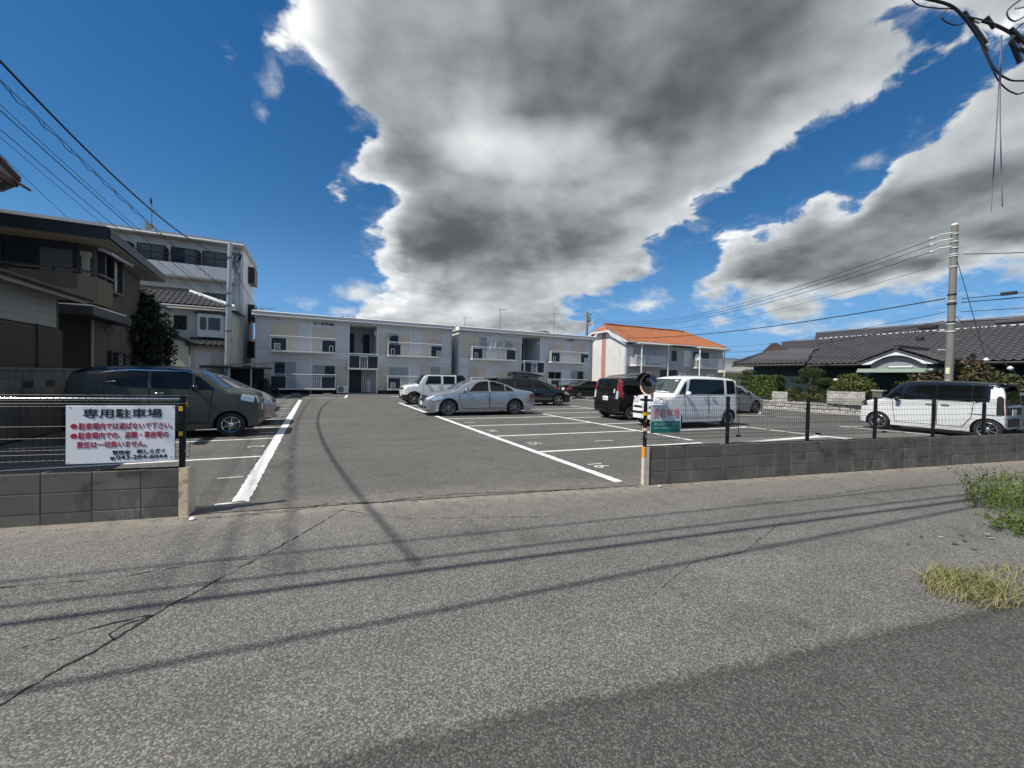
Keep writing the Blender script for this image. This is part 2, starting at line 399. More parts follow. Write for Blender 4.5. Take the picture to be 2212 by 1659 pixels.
    M['yellow'] = mk('yellow_reflector', (.72, .42, .02), .4, var=.12, vscale=20)
    M['rust'] = mk('rusty_white_paint', (.74, .60, .40), .7, var=.15, vscale=20, bump=.3, grime=((.30, .10, .03), .95, 9))
    M['orangepaint'] = mk('orange_paint', (.75, .30, .03), .5, var=.1, vscale=20)
    M['gate'] = mk('cream_paint', (.62, .55, .46), .6, var=.1, vscale=14, grime=((.30, .16, .08), .7, 14))

# ------------------------------------------------------------------ lettering
def text_mesh(name, body, size, m_, parent, loc=(0, 0, 0), rot=(math.pi/2, 0, 0), width=None, height=None, bold=.0, depth=.0015, align='LEFT'):
    cu = bpy.data.curves.new('text', 'FONT'); cu.body = body; cu.size = size; cu.align_x = align; cu.extrude = depth; cu.resolution_u = 3
    ob = bpy.data.objects.new('text', cu); COL.objects.link(ob)
    bpy.context.view_layer.update()
    me = bpy.data.meshes.new_from_object(ob.evaluated_get(bpy.context.evaluated_depsgraph_get())); bpy.data.objects.remove(ob)
    n = len(me.vertices); co = np.empty(n*3, 'f'); me.vertices.foreach_get('co', co); co = co.reshape(-1, 3)
    if bold:
        fs_ = [tuple(p.vertices) for p in me.polygons]; o_ = bold*size*.55; sh_ = [(0, 0, 0), (o_, 0, 1), (-o_, 0, 2), (0, o_, 3), (0, -o_, 4)]
        big_ = np.concatenate([co+np.array((a_, b_, k_*.0002)) for a_, b_, k_ in sh_]); me = bpy.data.meshes.new(name)
        me.from_pydata(big_.tolist(), [], [tuple(i+k_*n for i in f_) for k_ in range(5) for f_ in fs_]); co = big_.astype('f')
    if width: co[:, 0] = (co[:, 0]-co[:, 0].min())*(width/max(1e-6, np.ptp(co[:, 0])))
    if height: co[:, 1] = (co[:, 1]-co[:, 1].min())*(height/max(1e-6, np.ptp(co[:, 1])))
    me.vertices.foreach_set('co', co.ravel()); me.materials.clear(); me.materials.append(m_); me.update()
    return link(name, me, parent, loc=loc, rot=rot)

# ------------------------------------------------------------------ the ground
WD, WN, WOFF = Vector((.9862, -.1653, 0)), Vector((.1653, .9862, 0)), 5.02
WROT = math.atan2(-.1653, .9862)
WBASE = WN*WOFF
def wp(s_, y, z): p = WD*s_+WN*(WOFF+y); return (p.x, p.y, z)
setup_materials()
def sheet(name, poly, z, m_, parent=None, kind=None):
    me = bpy.data.meshes.new(name); me.from_pydata([(x, y, z) for x, y in poly], [], [tuple(range(len(poly)))]); me.materials.append(m_)
    return link(name, me, parent, kind)
sheet('ground', [(-700, -700), (700, -700), (700, 700), (-700, 700)], -.05, M['soil'], kind='structure')
def wxy(s_, y): return wp(s_, y, 0)[:2]
road = sheet('road', [wxy(-80, -9), wxy(90, -9), wxy(90, .5), wxy(-80, .5)], -.012, M['road'], kind='structure')
lot = sheet('parking_lot', [wxy(-6.4, .02), wxy(24.5, .02), (25.4, 14), (26.5, 33.5), (-5.58, 33.5)], -.004, M['lot'], kind='structure')
pave = sheet('pavement', [(-60, 12.2), (-60, -8.6), (60, -8.6), (60, -8.7)], -.004, M['patch'], kind='structure')
me = pave.data; me.clear_geometry()
edge_pts = [(-60, 12.6), (60, -8.3)]
me.from_pydata([(x, y, -.006) for x, y in edge_pts]+[(60, -30, -.006), (-60, -30, -.006)], [], [tuple(range(len(edge_pts)+2))[::-1]])
me.materials.clear(); me.materials.append(M['patch'])
def ragged(name, pts, w, z, m_, parent, jit=.3, closed=True, dens=.05):
    """a thin strip along pts with uneven edges"""
    P_ = []; 
    for a, b in zip(pts[:-1], pts[1:]):
        a, b = Vector(a), Vector(b); n = max(1, int((b-a).length/dens)); P_ += [a.lerp(b, i/n) for i in range(n)]
    P_.append(Vector(pts[-1])); vs = []; fs = []
    for i, p in enumerate(P_):
        d_ = (P_[min(i+1, len(P_)-1)]-P_[max(i-1, 0)]).normalized(); nn = Vector((-d_.y, d_.x))
        ww = w(i/(len(P_)-1)) if callable(w) else w
        o_ = nn*random.uniform(-jit, jit)*ww*.5
        l_, r_ = p+nn*ww*(.5+random.uniform(-jit, jit)*.4)+o_, p-nn*ww*(.5+random.uniform(-jit, jit)*.4)+o_
        vs += [(l_.x, l_.y, z), (r_.x, r_.y, z)]
        if i: fs.append((2*i-2, 2*i-1, 2*i+1, 2*i))
    me_ = bpy.data.meshes.new(name); me_.from_pydata(vs, [], fs); me_.materials.append(m_); return link(name, me_, parent)
ck = [(-1.35, 2.5), (-1.18, 2.78), (-1.0, 3.03), (-.89, 3.23), (-.70, 3.49), (-.42, 3.86), (-.15, 4.2), (.28, 4.87), (.34, 4.95)]
ck = [(x+random.uniform(-.012, .012), y) for x, y in ck]
ragged('crack', ck, lambda t: .017-.010*t, -.0085, M['crack'], road, jit=1.3, dens=.035)
ragged('crack', [(-1.02, 3.0), (-1.06, 3.08), (-1.02, 3.16), (-.9, 3.2)], .012, -.0085, M['crack'], road, jit=1.2, dens=.03)
ragged('crack', [(-.9, 3.22), (-1.12, 3.2), (-1.45, 3.12)], lambda t: .012*(1-t)+.003, -.0085, M['crack'], road, jit=1.2, dens=.03)
for pts_, w_ in (([(.28, 4.87), (.9, 4.3), (1.5, 4.1), (2.4, 3.75)], .005), ([(-.42, 3.86), (-.8, 3.95), (-1.3, 3.9), (-2.0, 4.05)], .005), ([(2.2, 2.1), (2.9, 2.35), (3.5, 2.3), (4.6, 2.62)], .004), ([(5.2, 3.3), (6.4, 3.0), (7.9, 2.95)], .006)):
    ragged('crack', pts_, w_, -.0085, M['crack'], road, jit=2.2, dens=.05)
ragged('crack', [(-1.03, 5.12), (-.3, 5.05), (.15, 5.14), (.7, 4.98), (1.3, 5.0), (1.74, 4.93), (2.6, 4.70), (3.4, 4.52), (4.2, 4.38)], .012, .0005, M['crack'], lot, jit=1.6, dens=.04)

# painted markings and tyre marks: parts of the lot
def line(p, q, w, worn=False, z=.0012, name='painted_line'):
    n_ = 1.0; return ragged(name, [p, q], w, z, M['linepaint_worn' if worn else 'linepaint'], lot, jit=.10, dens=.09)
line((-.79, 5.58), (-.79, 25.63), .175)
LY = [8.5, 10.73, 12.86, 15.08, 17.31, 19.5, 21.46, 23.72, 25.5]
for y_ in LY: line((-.88, y_), (-5.15, y_+.06), .085)
line((-1.03, 5.57), (-.74, 5.6), .07, True)
line((4.09, 4.64), (4.09, 22.35), .15)
RY = [7.14, 9.42, 11.62, 13.80, 15.98, 18.14, 20.25, 22.33]
for y_ in RY: line((4.16, y_), (8.62, y_-.07*4.4), .10)
line((8.72, 7.2), (8.56, 22.2), .13)
for y_ in (6.5, 8.78, 10.8, 12.9, 14.88, 16.85, 18.9, 20.9): line((8.8, y_+.06), (13.2, y_-.14), .10)
line((13.3, 5.8), (12.6, 22.0), .13)
line((13.3, 6.52), (8.7, 6.53), .10); line((17.36, 11.9), (19.6, 10.36), .10); line((16.9, 7.75), (17.36, 5.4), .11); line((16.9, 7.75), (18.6, 7.1), .09)
line((13.62, 5.9), (13.3, 6.5), .10)
line((17.5, 22.4), (17.6, 26.3), .12); line((4.8, 29.6), (5.7, 27.3), .14); line((5.7, 27.3), (9.3, 27.1), .13)
for p, q in (((-1.78, 27.45), (1.62, 27.3)), ((-1.83, 27.4), (-1.5, 30.9)), ((1.67, 27.3), (2.0, 30.9))): line(p, q, .15)
line((-3.9, 27.7), (-2.9, 27.6), .12); line((-2.6, 26.3), (-2.2, 27.3), .15)
def digits(txt, x, y, face, h=.31, worn=True):
    """a stall number painted on the asphalt, read from the aisle"""
    text_mesh('stall_number', txt, .4, M['linepaint_worn'], lot, (x, y, .0008), (0, 0, math.pi/2 if face < 0 else -math.pi/2), height=h, bold=.012, depth=.0006, align='CENTER')
for i, y_ in enumerate((6.93, 9.66, 11.75, 13.95, 16.2, 18.4, 20.5, 22.6)): digits(str(i+1), -.94, y_, -1)
for i, y_ in enumerate((5.68, 8.15, 10.45, 12.55)): digits(str(16-i), 4.36+.06*(i % 2), y_, 1)
ragged('painted_line', [(6.15, 7.9), (6.7, 7.86)], .05, .0012, M['linepaint_worn'], lot, jit=.9, dens=.02)
# ------------------------------------------------------------------ front block walls with mesh fences
def block_mesh(w, h, d_=.12, c=.005):
    b = MB(); b.cbox((0, 0, 0), (w, d_, h), c); return b
def front_wall(name, label, s_edges, z_top, pitch_z, courses, mat_):
    t = thing(name, label, 'wall', WBASE, WROT)
    s0, s1 = s_edges[0], s_edges[-1]
    zb = z_top-pitch_z*courses
    Bx('mortar', M['mortar'], t, ((s0+.004, .006, zb), (s1-.004, .114, z_top-.004)))
    cache = {}
    for k_ in range(courses):
        for a, b in zip(s_edges[:-1], s_edges[1:]):
            w = round(b-a-.008, 3)
            if w not in cache: cache[w] = block_mesh(w, pitch_z-.008).build('block', mat_, t); o = cache[w]
            else: o = cache[w].copy(); COL.objects.link(o)
            o.location = (a+.004, random.uniform(-.0015, .0015), zb+k_*pitch_z+.004)
    return t
le = [-2.148-.4*i for i in range(0, 24)][::-1]; le[-1] = -2.148; 
le = [-12.0]+[x-.325 for x in [-2.148-.4*i for i in range(0, 23)][::-1]]+[-2.148]
front_wall('block_wall', 'low stained grey concrete block wall at the left, under the large white warning sign', le, .50, .2, 3, M['block'])
re_ = [3.607, 3.9]+[3.9+.3475*i for i in range(1, 31)]
front_wall('block_wall', 'long low dark grey concrete block wall at the right, in front of the white cars', re_, .552, .187, 3, M['block'])
# steel end caps
t = thing('wall_end_guard', 'rusty white steel angle capping the right end of the left block wall', 'end guard', WBASE, WROT, 'steel guards on the wall ends')
Bx('front_plate', M['rust'], t, ((-2.144, -.012, -.02), (-2.068, -.004, .505))); Bx('side_plate', M['gate'], t, ((-2.066, -.012, -.02), (-2.058, .15, .505)))
t = thing('wall_end_guard', 'cream steel angle with yellow top capping the left end of the right block wall', 'end guard', WBASE, WROT, 'steel guards on the wall ends')
Bx('front_plate', M['gate'], t, ((3.552, -.012, -.01), (3.604, -.004, .548))); Bx('corner_strip', M['gate'], t, ((3.515, -.014, -.01), (3.549, .05, .40)))
Bx('reflector', M['orangepaint'], t, ((3.515, -.014, .403), (3.549, .05, .545)))

def fence_panel(t, s0, s1, z0, z1, pitch, hz, rail=False):
    b = MB(); r_ = .0024
    prof = [(.05, z0), (.05, z0+.05), (.028, z0+.075), (.05, z0+.10), (.05, z1-.115), (.026, z1-.085), (.05, z1-.055), (.05, z1-.03), (.032, z1)]
    n = int(round((s1-s0)/pitch))
    for i in range(n+1):
        s_ = s0+(s1-s0)*i/n; b.tube([(s_, y, z) for y, z in prof], r_, 4)
    for y, z in [(.05, z0+.01), (.028, z0+.075), (.05, z0+.115)]+[(.05, z) for z in np.arange(z0+.115+hz, z1-.14, hz)]+[(.05, z1-.115), (.026, z1-.085), (.05, z1-.055), (.032, z1)]:
        b.tube([(s0, y, z), (s1, y, z)], r_*1.15, 4)
    b.build('mesh_panel', M['wire'], t)
def fence_post(t, s_, z0, z1, w=.045):
    b = MB(); b.tube([(s_, .07, z0), (s_, .07, z1)], w*.62, 10); b.tube([(s_, .07, z1), (s_, .07, z1+.012)], w*.7, 10)
    return b.build('post', M['fence'], t, smooth=40)
t = thing('mesh_fence', 'black welded mesh fence with a shiny top rail on the left block wall', 'fence', WBASE, WROT)
fence_panel(t, -5.12, -2.15, .60, 1.262, .05, .117); fence_panel(t, -8.1, -5.12, .60, 1.262, .05, .117); fence_panel(t, -2.145, -2.07, .60, 1.262, .0375, .117)
for s_ in (-2.147, -4.6, -7.0): fence_post(t, s_, .5, 1.25)
b = MB(); b.tube([(-8.1, .055, 1.228), (-2.16, .055, 1.228)], .0085, 8); b.build('top_rail', M['chrome'], t, smooth=60)
for z, h, y in ((1.125, .05, .034), (1.17, .05, .06), (.86, .045, .034)):
    Bx('yellow_tag', M['yellow'], t, ((-2.165 if y < .05 else -2.115, y-.006, z-h/2), (-2.13 if y < .05 else -2.10, y+.002, z+h/2)))
t = thing('mesh_fence', 'black welded mesh fence with V-shaped folds on the right block wall', 'fence', WBASE, WROT)
PS = [3.577, 5.087, 6.782, 8.42, 10.03, 11.6, 13.2]
for a, b_ in zip(PS[:-1], PS[1:]): fence_panel(t, a+.03, b_-.03, .645, 1.275, .042, .108)
fence_panel(t, 3.50, 3.56, .645, 1.275, .03, .108)
for s_ in PS: fence_post(t, s_, .55, 1.285)
for z, w_, m_ in ((1.03, .062, 'yellow'), (.80, .045, 'rust')):
    Bx('clamp', M[m_], t, ((3.55, .035, z-.022), (3.55+w_, .105, z+.022)))
for z in (.93, .70): Bx('yellow_tag', M['yellow'], t, ((3.568, .036, z-.016), (3.575, .042, z+.016)))
for s_ in (5.29, 7.0, 8.65): Bx('joint_bracket', M['fence'], t, ((s_-.03, .03, .655), (s_+.03, .075, .685)))
for s_ in (5.29,): Bx('stay_rod', M['fence'], t, ((s_-.004, .05, .65), (s_+.004, .058, 1.27)))

# ------------------------------------------------------------------ signs
SN = thing('warning_sign', 'large white sign with black heading and red Japanese lines wired to the left fence', 'sign', WBASE, WROT)
SL, SR_, SB, ST = -3.085, -2.187, .578, 1.158
Bx('sign_board', M['signwhite'], SN, ((SL, .006, SB), (SR_, .011, ST)), c=.002)
u = (SR_-SL)/945.; v = (ST-SB)/500.
def sx(px): return SL+(px-565)*u
def sz(py): return ST-(py-515)*v
def st(name, txt, x0, x1, y0, y1, m_, bold=.02):
    return text_mesh(name, txt, .1, m_, SN, (sx(x0), .0045, sz(y1)), width=(x1-x0)*u, height=(y1-y0)*v, bold=bold)
st('lettering', '専用駐車場', 706, 1392, 540, 622, M['ink'], .03)
st('lettering', '駐車場内では遊ばないで下さい。', 672, 1485, 662, 722, M['inkred'], .022)
st('lettering', '駐車場内での、盗難・事故等の', 668, 1452, 742, 802, M['inkred'], .022)
st('lettering', '責任は一切負いません。', 655, 1252, 823, 880, M['inkred'], .022)
st('lettering', '管理者', 955, 1108, 906, 945, M['ink'], .02); st('lettering', '㈱しらぎく', 1170, 1418, 900, 940, M['ink'], .018)
st('lettering', '℡', 938, 980, 962, 990, M['ink'], .012); st('lettering', '043-284-6044', 988, 1440, 950, 985, M['ink'], .024)
for y in (692, 775):
    b = MB(); n = 22; b.prism([(sx(632)+28*u*math.cos(a), sz(y)+22*v*math.sin(a)) for a in np.linspace(0, 2*math.pi, n, endpoint=False)], .003, .0055, 'Y'); b.build('bullet', M['inkred'], SN)
for px, py in ((597, 527), (1490, 522), (585, 1005), (1477, 975)):
    b = MB(); b.lathe([(.0, 0), (.007, 0), (.005, -.004), (0, -.005)], 10, 'Y', (sx(px), .006, sz(py))); b.build('screw', M['steel'], SN)
SG = thing('parking_rental_sign', 'faded pink and green rental parking sign on the right fence below the mirror', 'sign', WBASE, WROT)
a0, a1, b0, b1 = 3.620, 4.152, .748, 1.162
Bx('sign_board', M['signgrey'], SG, ((a0, .006, b0), (a1, .011, b1)), c=.002)
uu = (a1-a0)/1355.; vv = (b1-b0)/1235.
def s2(px): return a0+(px-135)*uu
def z2(py): return b1-(py-240)*vv
Bx('green_panel', M['signgreen'], SG, ((s2(152), .004, z2(1462)), (s2(1452), .0055, z2(945))))
for txt, x0, x1, y0, y1, m_, b_ in (('貸', 232, 488, 385, 805, 'inkgrey', .06), ('駐', 545, 805, 385, 790, 'inkgrey', .06), ('車', 848, 1100, 385, 745, 'inkgrey', .06), ('場', 1145, 1395, 385, 800, 'inkgrey', .06)):
    text_mesh('lettering', txt, .1, M[m_], SG, (s2(x0), .0048, z2(y1)), width=(x1-x0)*uu, height=(y1-y0)*vv, bold=b_)
    text_mesh('lettering', txt, .1, M['inkfade'], SG, (s2(x0+8), .0034, z2(y1-10)), width=(x1-x0-16)*uu, height=(y1-y0-20)*vv, bold=.015)
text_mesh('lettering', '㈱しらぎく', .1, M['inkpale'], SG, (s2(305), .0028, z2(1150)), width=560*uu, height=150*vv, bold=.02)
text_mesh('lettering', '物産', .1, M['inkpale'], SG, (s2(1075), .0028, z2(1145)), width=225*uu, height=145*vv, bold=.02)
text_mesh('lettering', '043-284-6044', .1, M['inkpale'], SG, (s2(310), .0028, z2(1295)), width=920*uu, height=85*vv, bold=.012)

# ------------------------------------------------------------------ convex traffic mirror on the first fence post
mp = Vector(wp(3.55, -.02, 1.465))
TM = thing('traffic_mirror', 'round convex mirror in an orange rim on the post above the rental sign', 'mirror', mp, R(180+3))
def dome(r, sag, n=24, k_=6): return [(r*i/k_, sag*(1-(i/k_)**2)) for i in range(k_+1)]
b = MB(); b.lathe(dome(.140, .03), 32, 'X'); b.build('mirror_face', mk('mirror_chrome', (.22, .22, .22), .08, 1., var=0), TM, smooth=60)
b = MB(); b.lathe([(.146, .004), (.152, .012), (.158, .004), (.152, -.012), (.142, -.006)], 32, 'X', closed=True); b.build('rim', mk('mirror_rim_orange', (.72, .47, .33), .45, var=.15, vscale=30), TM, smooth=50)
b = MB(); b.lathe([(0, -.075), (.06, -.07), (.11, -.05), (.145, -.012)], 32, 'X'); b.build('back_shell', mk('mirror_shell_orange', (.62, .22, .05), .5, var=.2, vscale=10), TM, smooth=60)
b = MB(); n = 14
for i in range(n+1):
    a = math.pi*(.08+.84*i/n)
    for x_, r_ in ((-.006, .163), (.085, .168), (.085, .164), (-.006, .159)): b.v.append((x_, r_*math.cos(a), r_*math.sin(a)))
for i in range(n):
    for j in range(4): b.f.append((i*4+j, i*4+(j+1) % 4, (i+1)*4+(j+1) % 4, (i+1)*4+j)); b.m.append(0)
b.build('visor', M['black'], TM)
Bx('bracket', M['steel'], TM, ((-.10, -.012, -.19), (-.07, .012, -.03))); b = MB(); b.tube([(-.085, 0, -.24), (-.085, 0, 0)], .014, 8); b.build('stem', M['steel'], TM)

# ------------------------------------------------------------------ vehicles
def lerp_pts(pts, x):
    if x <= pts[0][0]: return pts[0][1]
    for (a, za), (b, zb) in zip(pts[:-1], pts[1:]):
        if x <= b: return za+(zb-za)*(x-a)/max(1e-9, b-a)
    return pts[-1][1]
def smooth_prof(pts, n=6):                      # Catmull-Rom through the side silhouette, kept monotone in x
    out = []
    for i in range(len(pts)-1):
        p0, p1, p2, p3 = (pts[max(0, min(len(pts)-1, j))] for j in (i-1, i, i+1, i+2))
        for t in np.linspace(0, 1, n, endpoint=False):
            q = [.5*((2*p1[k])+(p2[k]-p0[k])*t+(2*p0[k]-5*p1[k]+4*p2[k]-p3[k])*t*t+(3*p1[k]-p0[k]-3*p2[k]+p3[k])*t**3) for k in (0, 1)]
            q = [p1[k]+(p2[k]-p1[k])*t if k == 0 else .65*q[1]+.35*(p1[1]+(p2[1]-p1[1])*t) for k in (0, 1)]
            out.append(tuple(q))
    out.append(pts[-1]); return out
class Shell:
    def __init__(s, sp):
        s.p = smooth_prof(sp['prof']); s.W = sp['W']; s.H = max(z for _, z in sp['prof']); s.zb = sp.get('zb', .2)
        s.belt = sp['belt']; s.tum = sp.get('tumble', .12); s.r = sp.get('r', .09); s.crown = sp.get('crown', .035)
        s.x0, s.x1 = s.p[0][0], s.p[-1][0]; L2 = s.x1
        c = sp.get('corner', .10)
        s.plan = sp.get('plan') or [(s.x0, 1-c*1.5), (s.x0+.03, 1-c*1.0), (s.x0+.12, 1-c*.5), (s.x0+.35, 1-c*.12), (s.x0+.7, 1), (s.x1-.8, 1), (s.x1-.42, 1-c*.22), (s.x1-.2, 1-c*.75), (s.x1-.07, 1-c*1.5), (s.x1, 1-c*2.5)]
    def top(s, x): return lerp_pts(s.p, x)
    def side(s, x, z):
        b = lerp_pts(s.belt, x); w = s.W/2*lerp_pts(s.plan, x)
        if z < .6: q = 1-.06*((.6-z)/.42)**2
        elif z < b: q = 1-.025*((z-.6)/(b-.6))**2
        else: q = .975-s.tum*((z-b)/max(.05, s.H-b))**1.15
        return w*q
    def Y(s, x, z):
        if x < s.x0 or x > s.x1: return -1
        zt = s.top(x)
        if z > zt or z < .05: return -1
        cr = min(s.crown, .2*(zt-s.zb)+1e-4); r = min(s.r, .4*max(.01, zt-s.zb-cr)); ze = zt-cr; zr = ze-r
        if z <= zr: return s.side(x, z)
        h = s.side(x, zr)
        if z <= ze: return h-r+math.sqrt(max(0, r*r-(z-zr)**2))
        return (h-r)*math.sqrt(max(0, (zt-z)/cr))
    def end(s, y, z, sign):                      # outermost x at (y, z), towards front (+1) or rear (-1)
        xs = np.linspace(s.x1, 0, 140) if sign > 0 else np.linspace(s.x0, 0, 140)
        prev = xs[0]
        for x in xs:
            if s.Y(x, z) >= abs(y):
                a, b = prev, x
                for _ in range(10):
                    m = (a+b)/2
                    if s.Y(m, z) >= abs(y): b = m
                    else: a = m
                return b
            prev = x
        return 0
def rpoly(pts, r=.03, n=3):
    out = []
    for i, p in enumerate(pts):
        a, b, c = Vector(pts[i-1]), Vector(p), Vector(pts[(i+1) % len(pts)])
        d1, d2 = (a-b), (c-b); q = min(r, d1.length*.45, d2.length*.45); s_, e_ = b+d1.normalized()*q, b+d2.normalized()*q
        for k in range(n+1):
            t = k/n; out.append(tuple(s_*(1-t)**2+b*2*t*(1-t)+e_*t*t))
    return out
def patch(sh, kind, name, poly, m_, parent, off=.005, sign=1, cuts=3, r=.03, smooth=50):
    """a fitted panel: polygon in (x, z) for a side (sign = left/right), in (y, z) for front 'F' or rear 'R'"""
    bm = bmesh.new()
    pts = rpoly(poly, r) if r else poly
    f = bm.faces.new([bm.verts.new((a, b, 0)) for a, b in pts])
    bmesh.ops.triangulate(bm, faces=[f])
    bmesh.ops.subdivide_edges(bm, edges=[e for e in bm.edges if e.calc_length() > .10], cuts=cuts, use_grid_fill=True)
    e_ = .004
    for v in bm.verts:
        a, b = v.co.x, v.co.y
        if kind == 'S':
            y = sh.Y(a, b)
            if y < 0: y = sh.side(a, b)
            dyx = (max(sh.Y(a+e_, b), 0)-max(sh.Y(a-e_, b), 0))/(2*e_); dyz = (max(sh.Y(a, b+e_), 0)-max(sh.Y(a, b-e_), 0))/(2*e_)
            dyx = max(-1.5, min(1.5, dyx)); dyz = max(-1.2, min(1.2, dyz))
            n_ = Vector((-dyx, 1, -dyz)).normalized()*off; v.co = (a+n_.x, sign*(y+n_.y), b+n_.z)
        else:
            sg = 1 if kind == 'F' else -1
            x = sh.end(a, b, sg); dz_ = (sh.end(a, b+.01, sg)-sh.end(a, b-.01, sg))/.02
            n_ = Vector((1, 0, -dz_*1.0)).normalized()*off if sg > 0 else Vector((-1, 0, dz_)).normalized()*off
            v.co = (x+n_.x, a, b+n_.z)
    ctr = Vector((0, 0, .7))
    me = bpy.data.meshes.new(name); bmesh.ops.recalc_face_normals(bm, faces=bm.faces)
    ref = {'S': Vector((0, sign, 0)), 'F': Vector((1, 0, 0)), 'R': Vector((-1, 0, 0))}[kind]
    if sum((f_.normal.dot(ref)*f_.calc_area() for f_ in bm.faces)) < 0: bmesh.ops.reverse_faces(bm, faces=bm.faces)
    for f_ in bm.faces: f_.smooth = True
    bm.to_mesh(me); bm.free(); me.materials.append(m_); return link(name, me, parent)
WCACHE = {}
def wheel(parent, x, y, sign, Rr, rim, width, nsp, m_rim, twin=False, dish=.02):
    key = (Rr, rim, width, nsp, m_rim.name, twin)
    if key not in WCACHE:
        h = width/2
        b = MB(); b.lathe([(rim, -h+.01), (Rr-.035, -h), (Rr-.008, -h+.018), (Rr, -h+.05), (Rr, h-.05), (Rr-.008, h-.018), (Rr-.035, h), (rim+.012, h-.004), (rim, h-.012)], 36, 'Y', closed=True)
        ty = b
        b = MB(); b.lathe([(rim+.002, h-.012), (rim-.006, h-.006), (rim-.016, h-.012), (rim-.022, h-.05)], 32, 'Y')
        for i in range(nsp):
            a = 2*math.pi*i/nsp+.3
            for da in ((-.14, .14) if twin else (0,)):
                ca, sa = math.cos(a+da), math.sin(a+da); ci, si = math.cos(a+da*.25), math.sin(a+da*.25)
                w_ = (.30*rim/ (nsp**.5)) * (.62 if twin else 1.0)
                b.obox((ci*.035, h-dish-.012, si*.035), (ca*(rim-.012), h-dish, sa*(rim-.012)), w_*.8, .022, up=(0, 1, 0))
        b.lathe([(0, h-dish+.014), (.032, h-dish+.012), (.055, h-dish), (.058, h-dish-.03)], 16, 'Y')
        rm = b
        b = MB(); b.lathe([(0, h-.075), (rim*.72, h-.075), (rim*.72, h-.07), (rim-.02, h-.10), (rim-.02, h-.052)], 24, 'Y')
        WCACHE[key] = (ty, rm, b)
        t = ty.build('wheel', M['rubber'], parent, smooth=40); r_ = rm.build('rim', m_rim, t, smooth=35); d_ = b.build('brake_disc', M['alloydk'] if nsp < 8 else M['black'], t, smooth=40)
        WCACHE[key] = (t, r_, d_)
    else:
        t0, r0, d0 = WCACHE[key]; t = t0.copy(); COL.objects.link(t); t.parent = parent
        for q in (r0, d0): c_ = q.copy(); COL.objects.link(c_); c_.parent = t
    t.location = (x, y, Rr); t.rotation_euler = (0, random.uniform(0, 6), 0 if sign > 0 else math.pi)
    if sign < 0: t.rotation_euler = Euler((0, random.uniform(0, 6), math.pi), 'XYZ')
    return t
def mirror_y(poly): return [(-a, b) for a, b in poly][::-1]
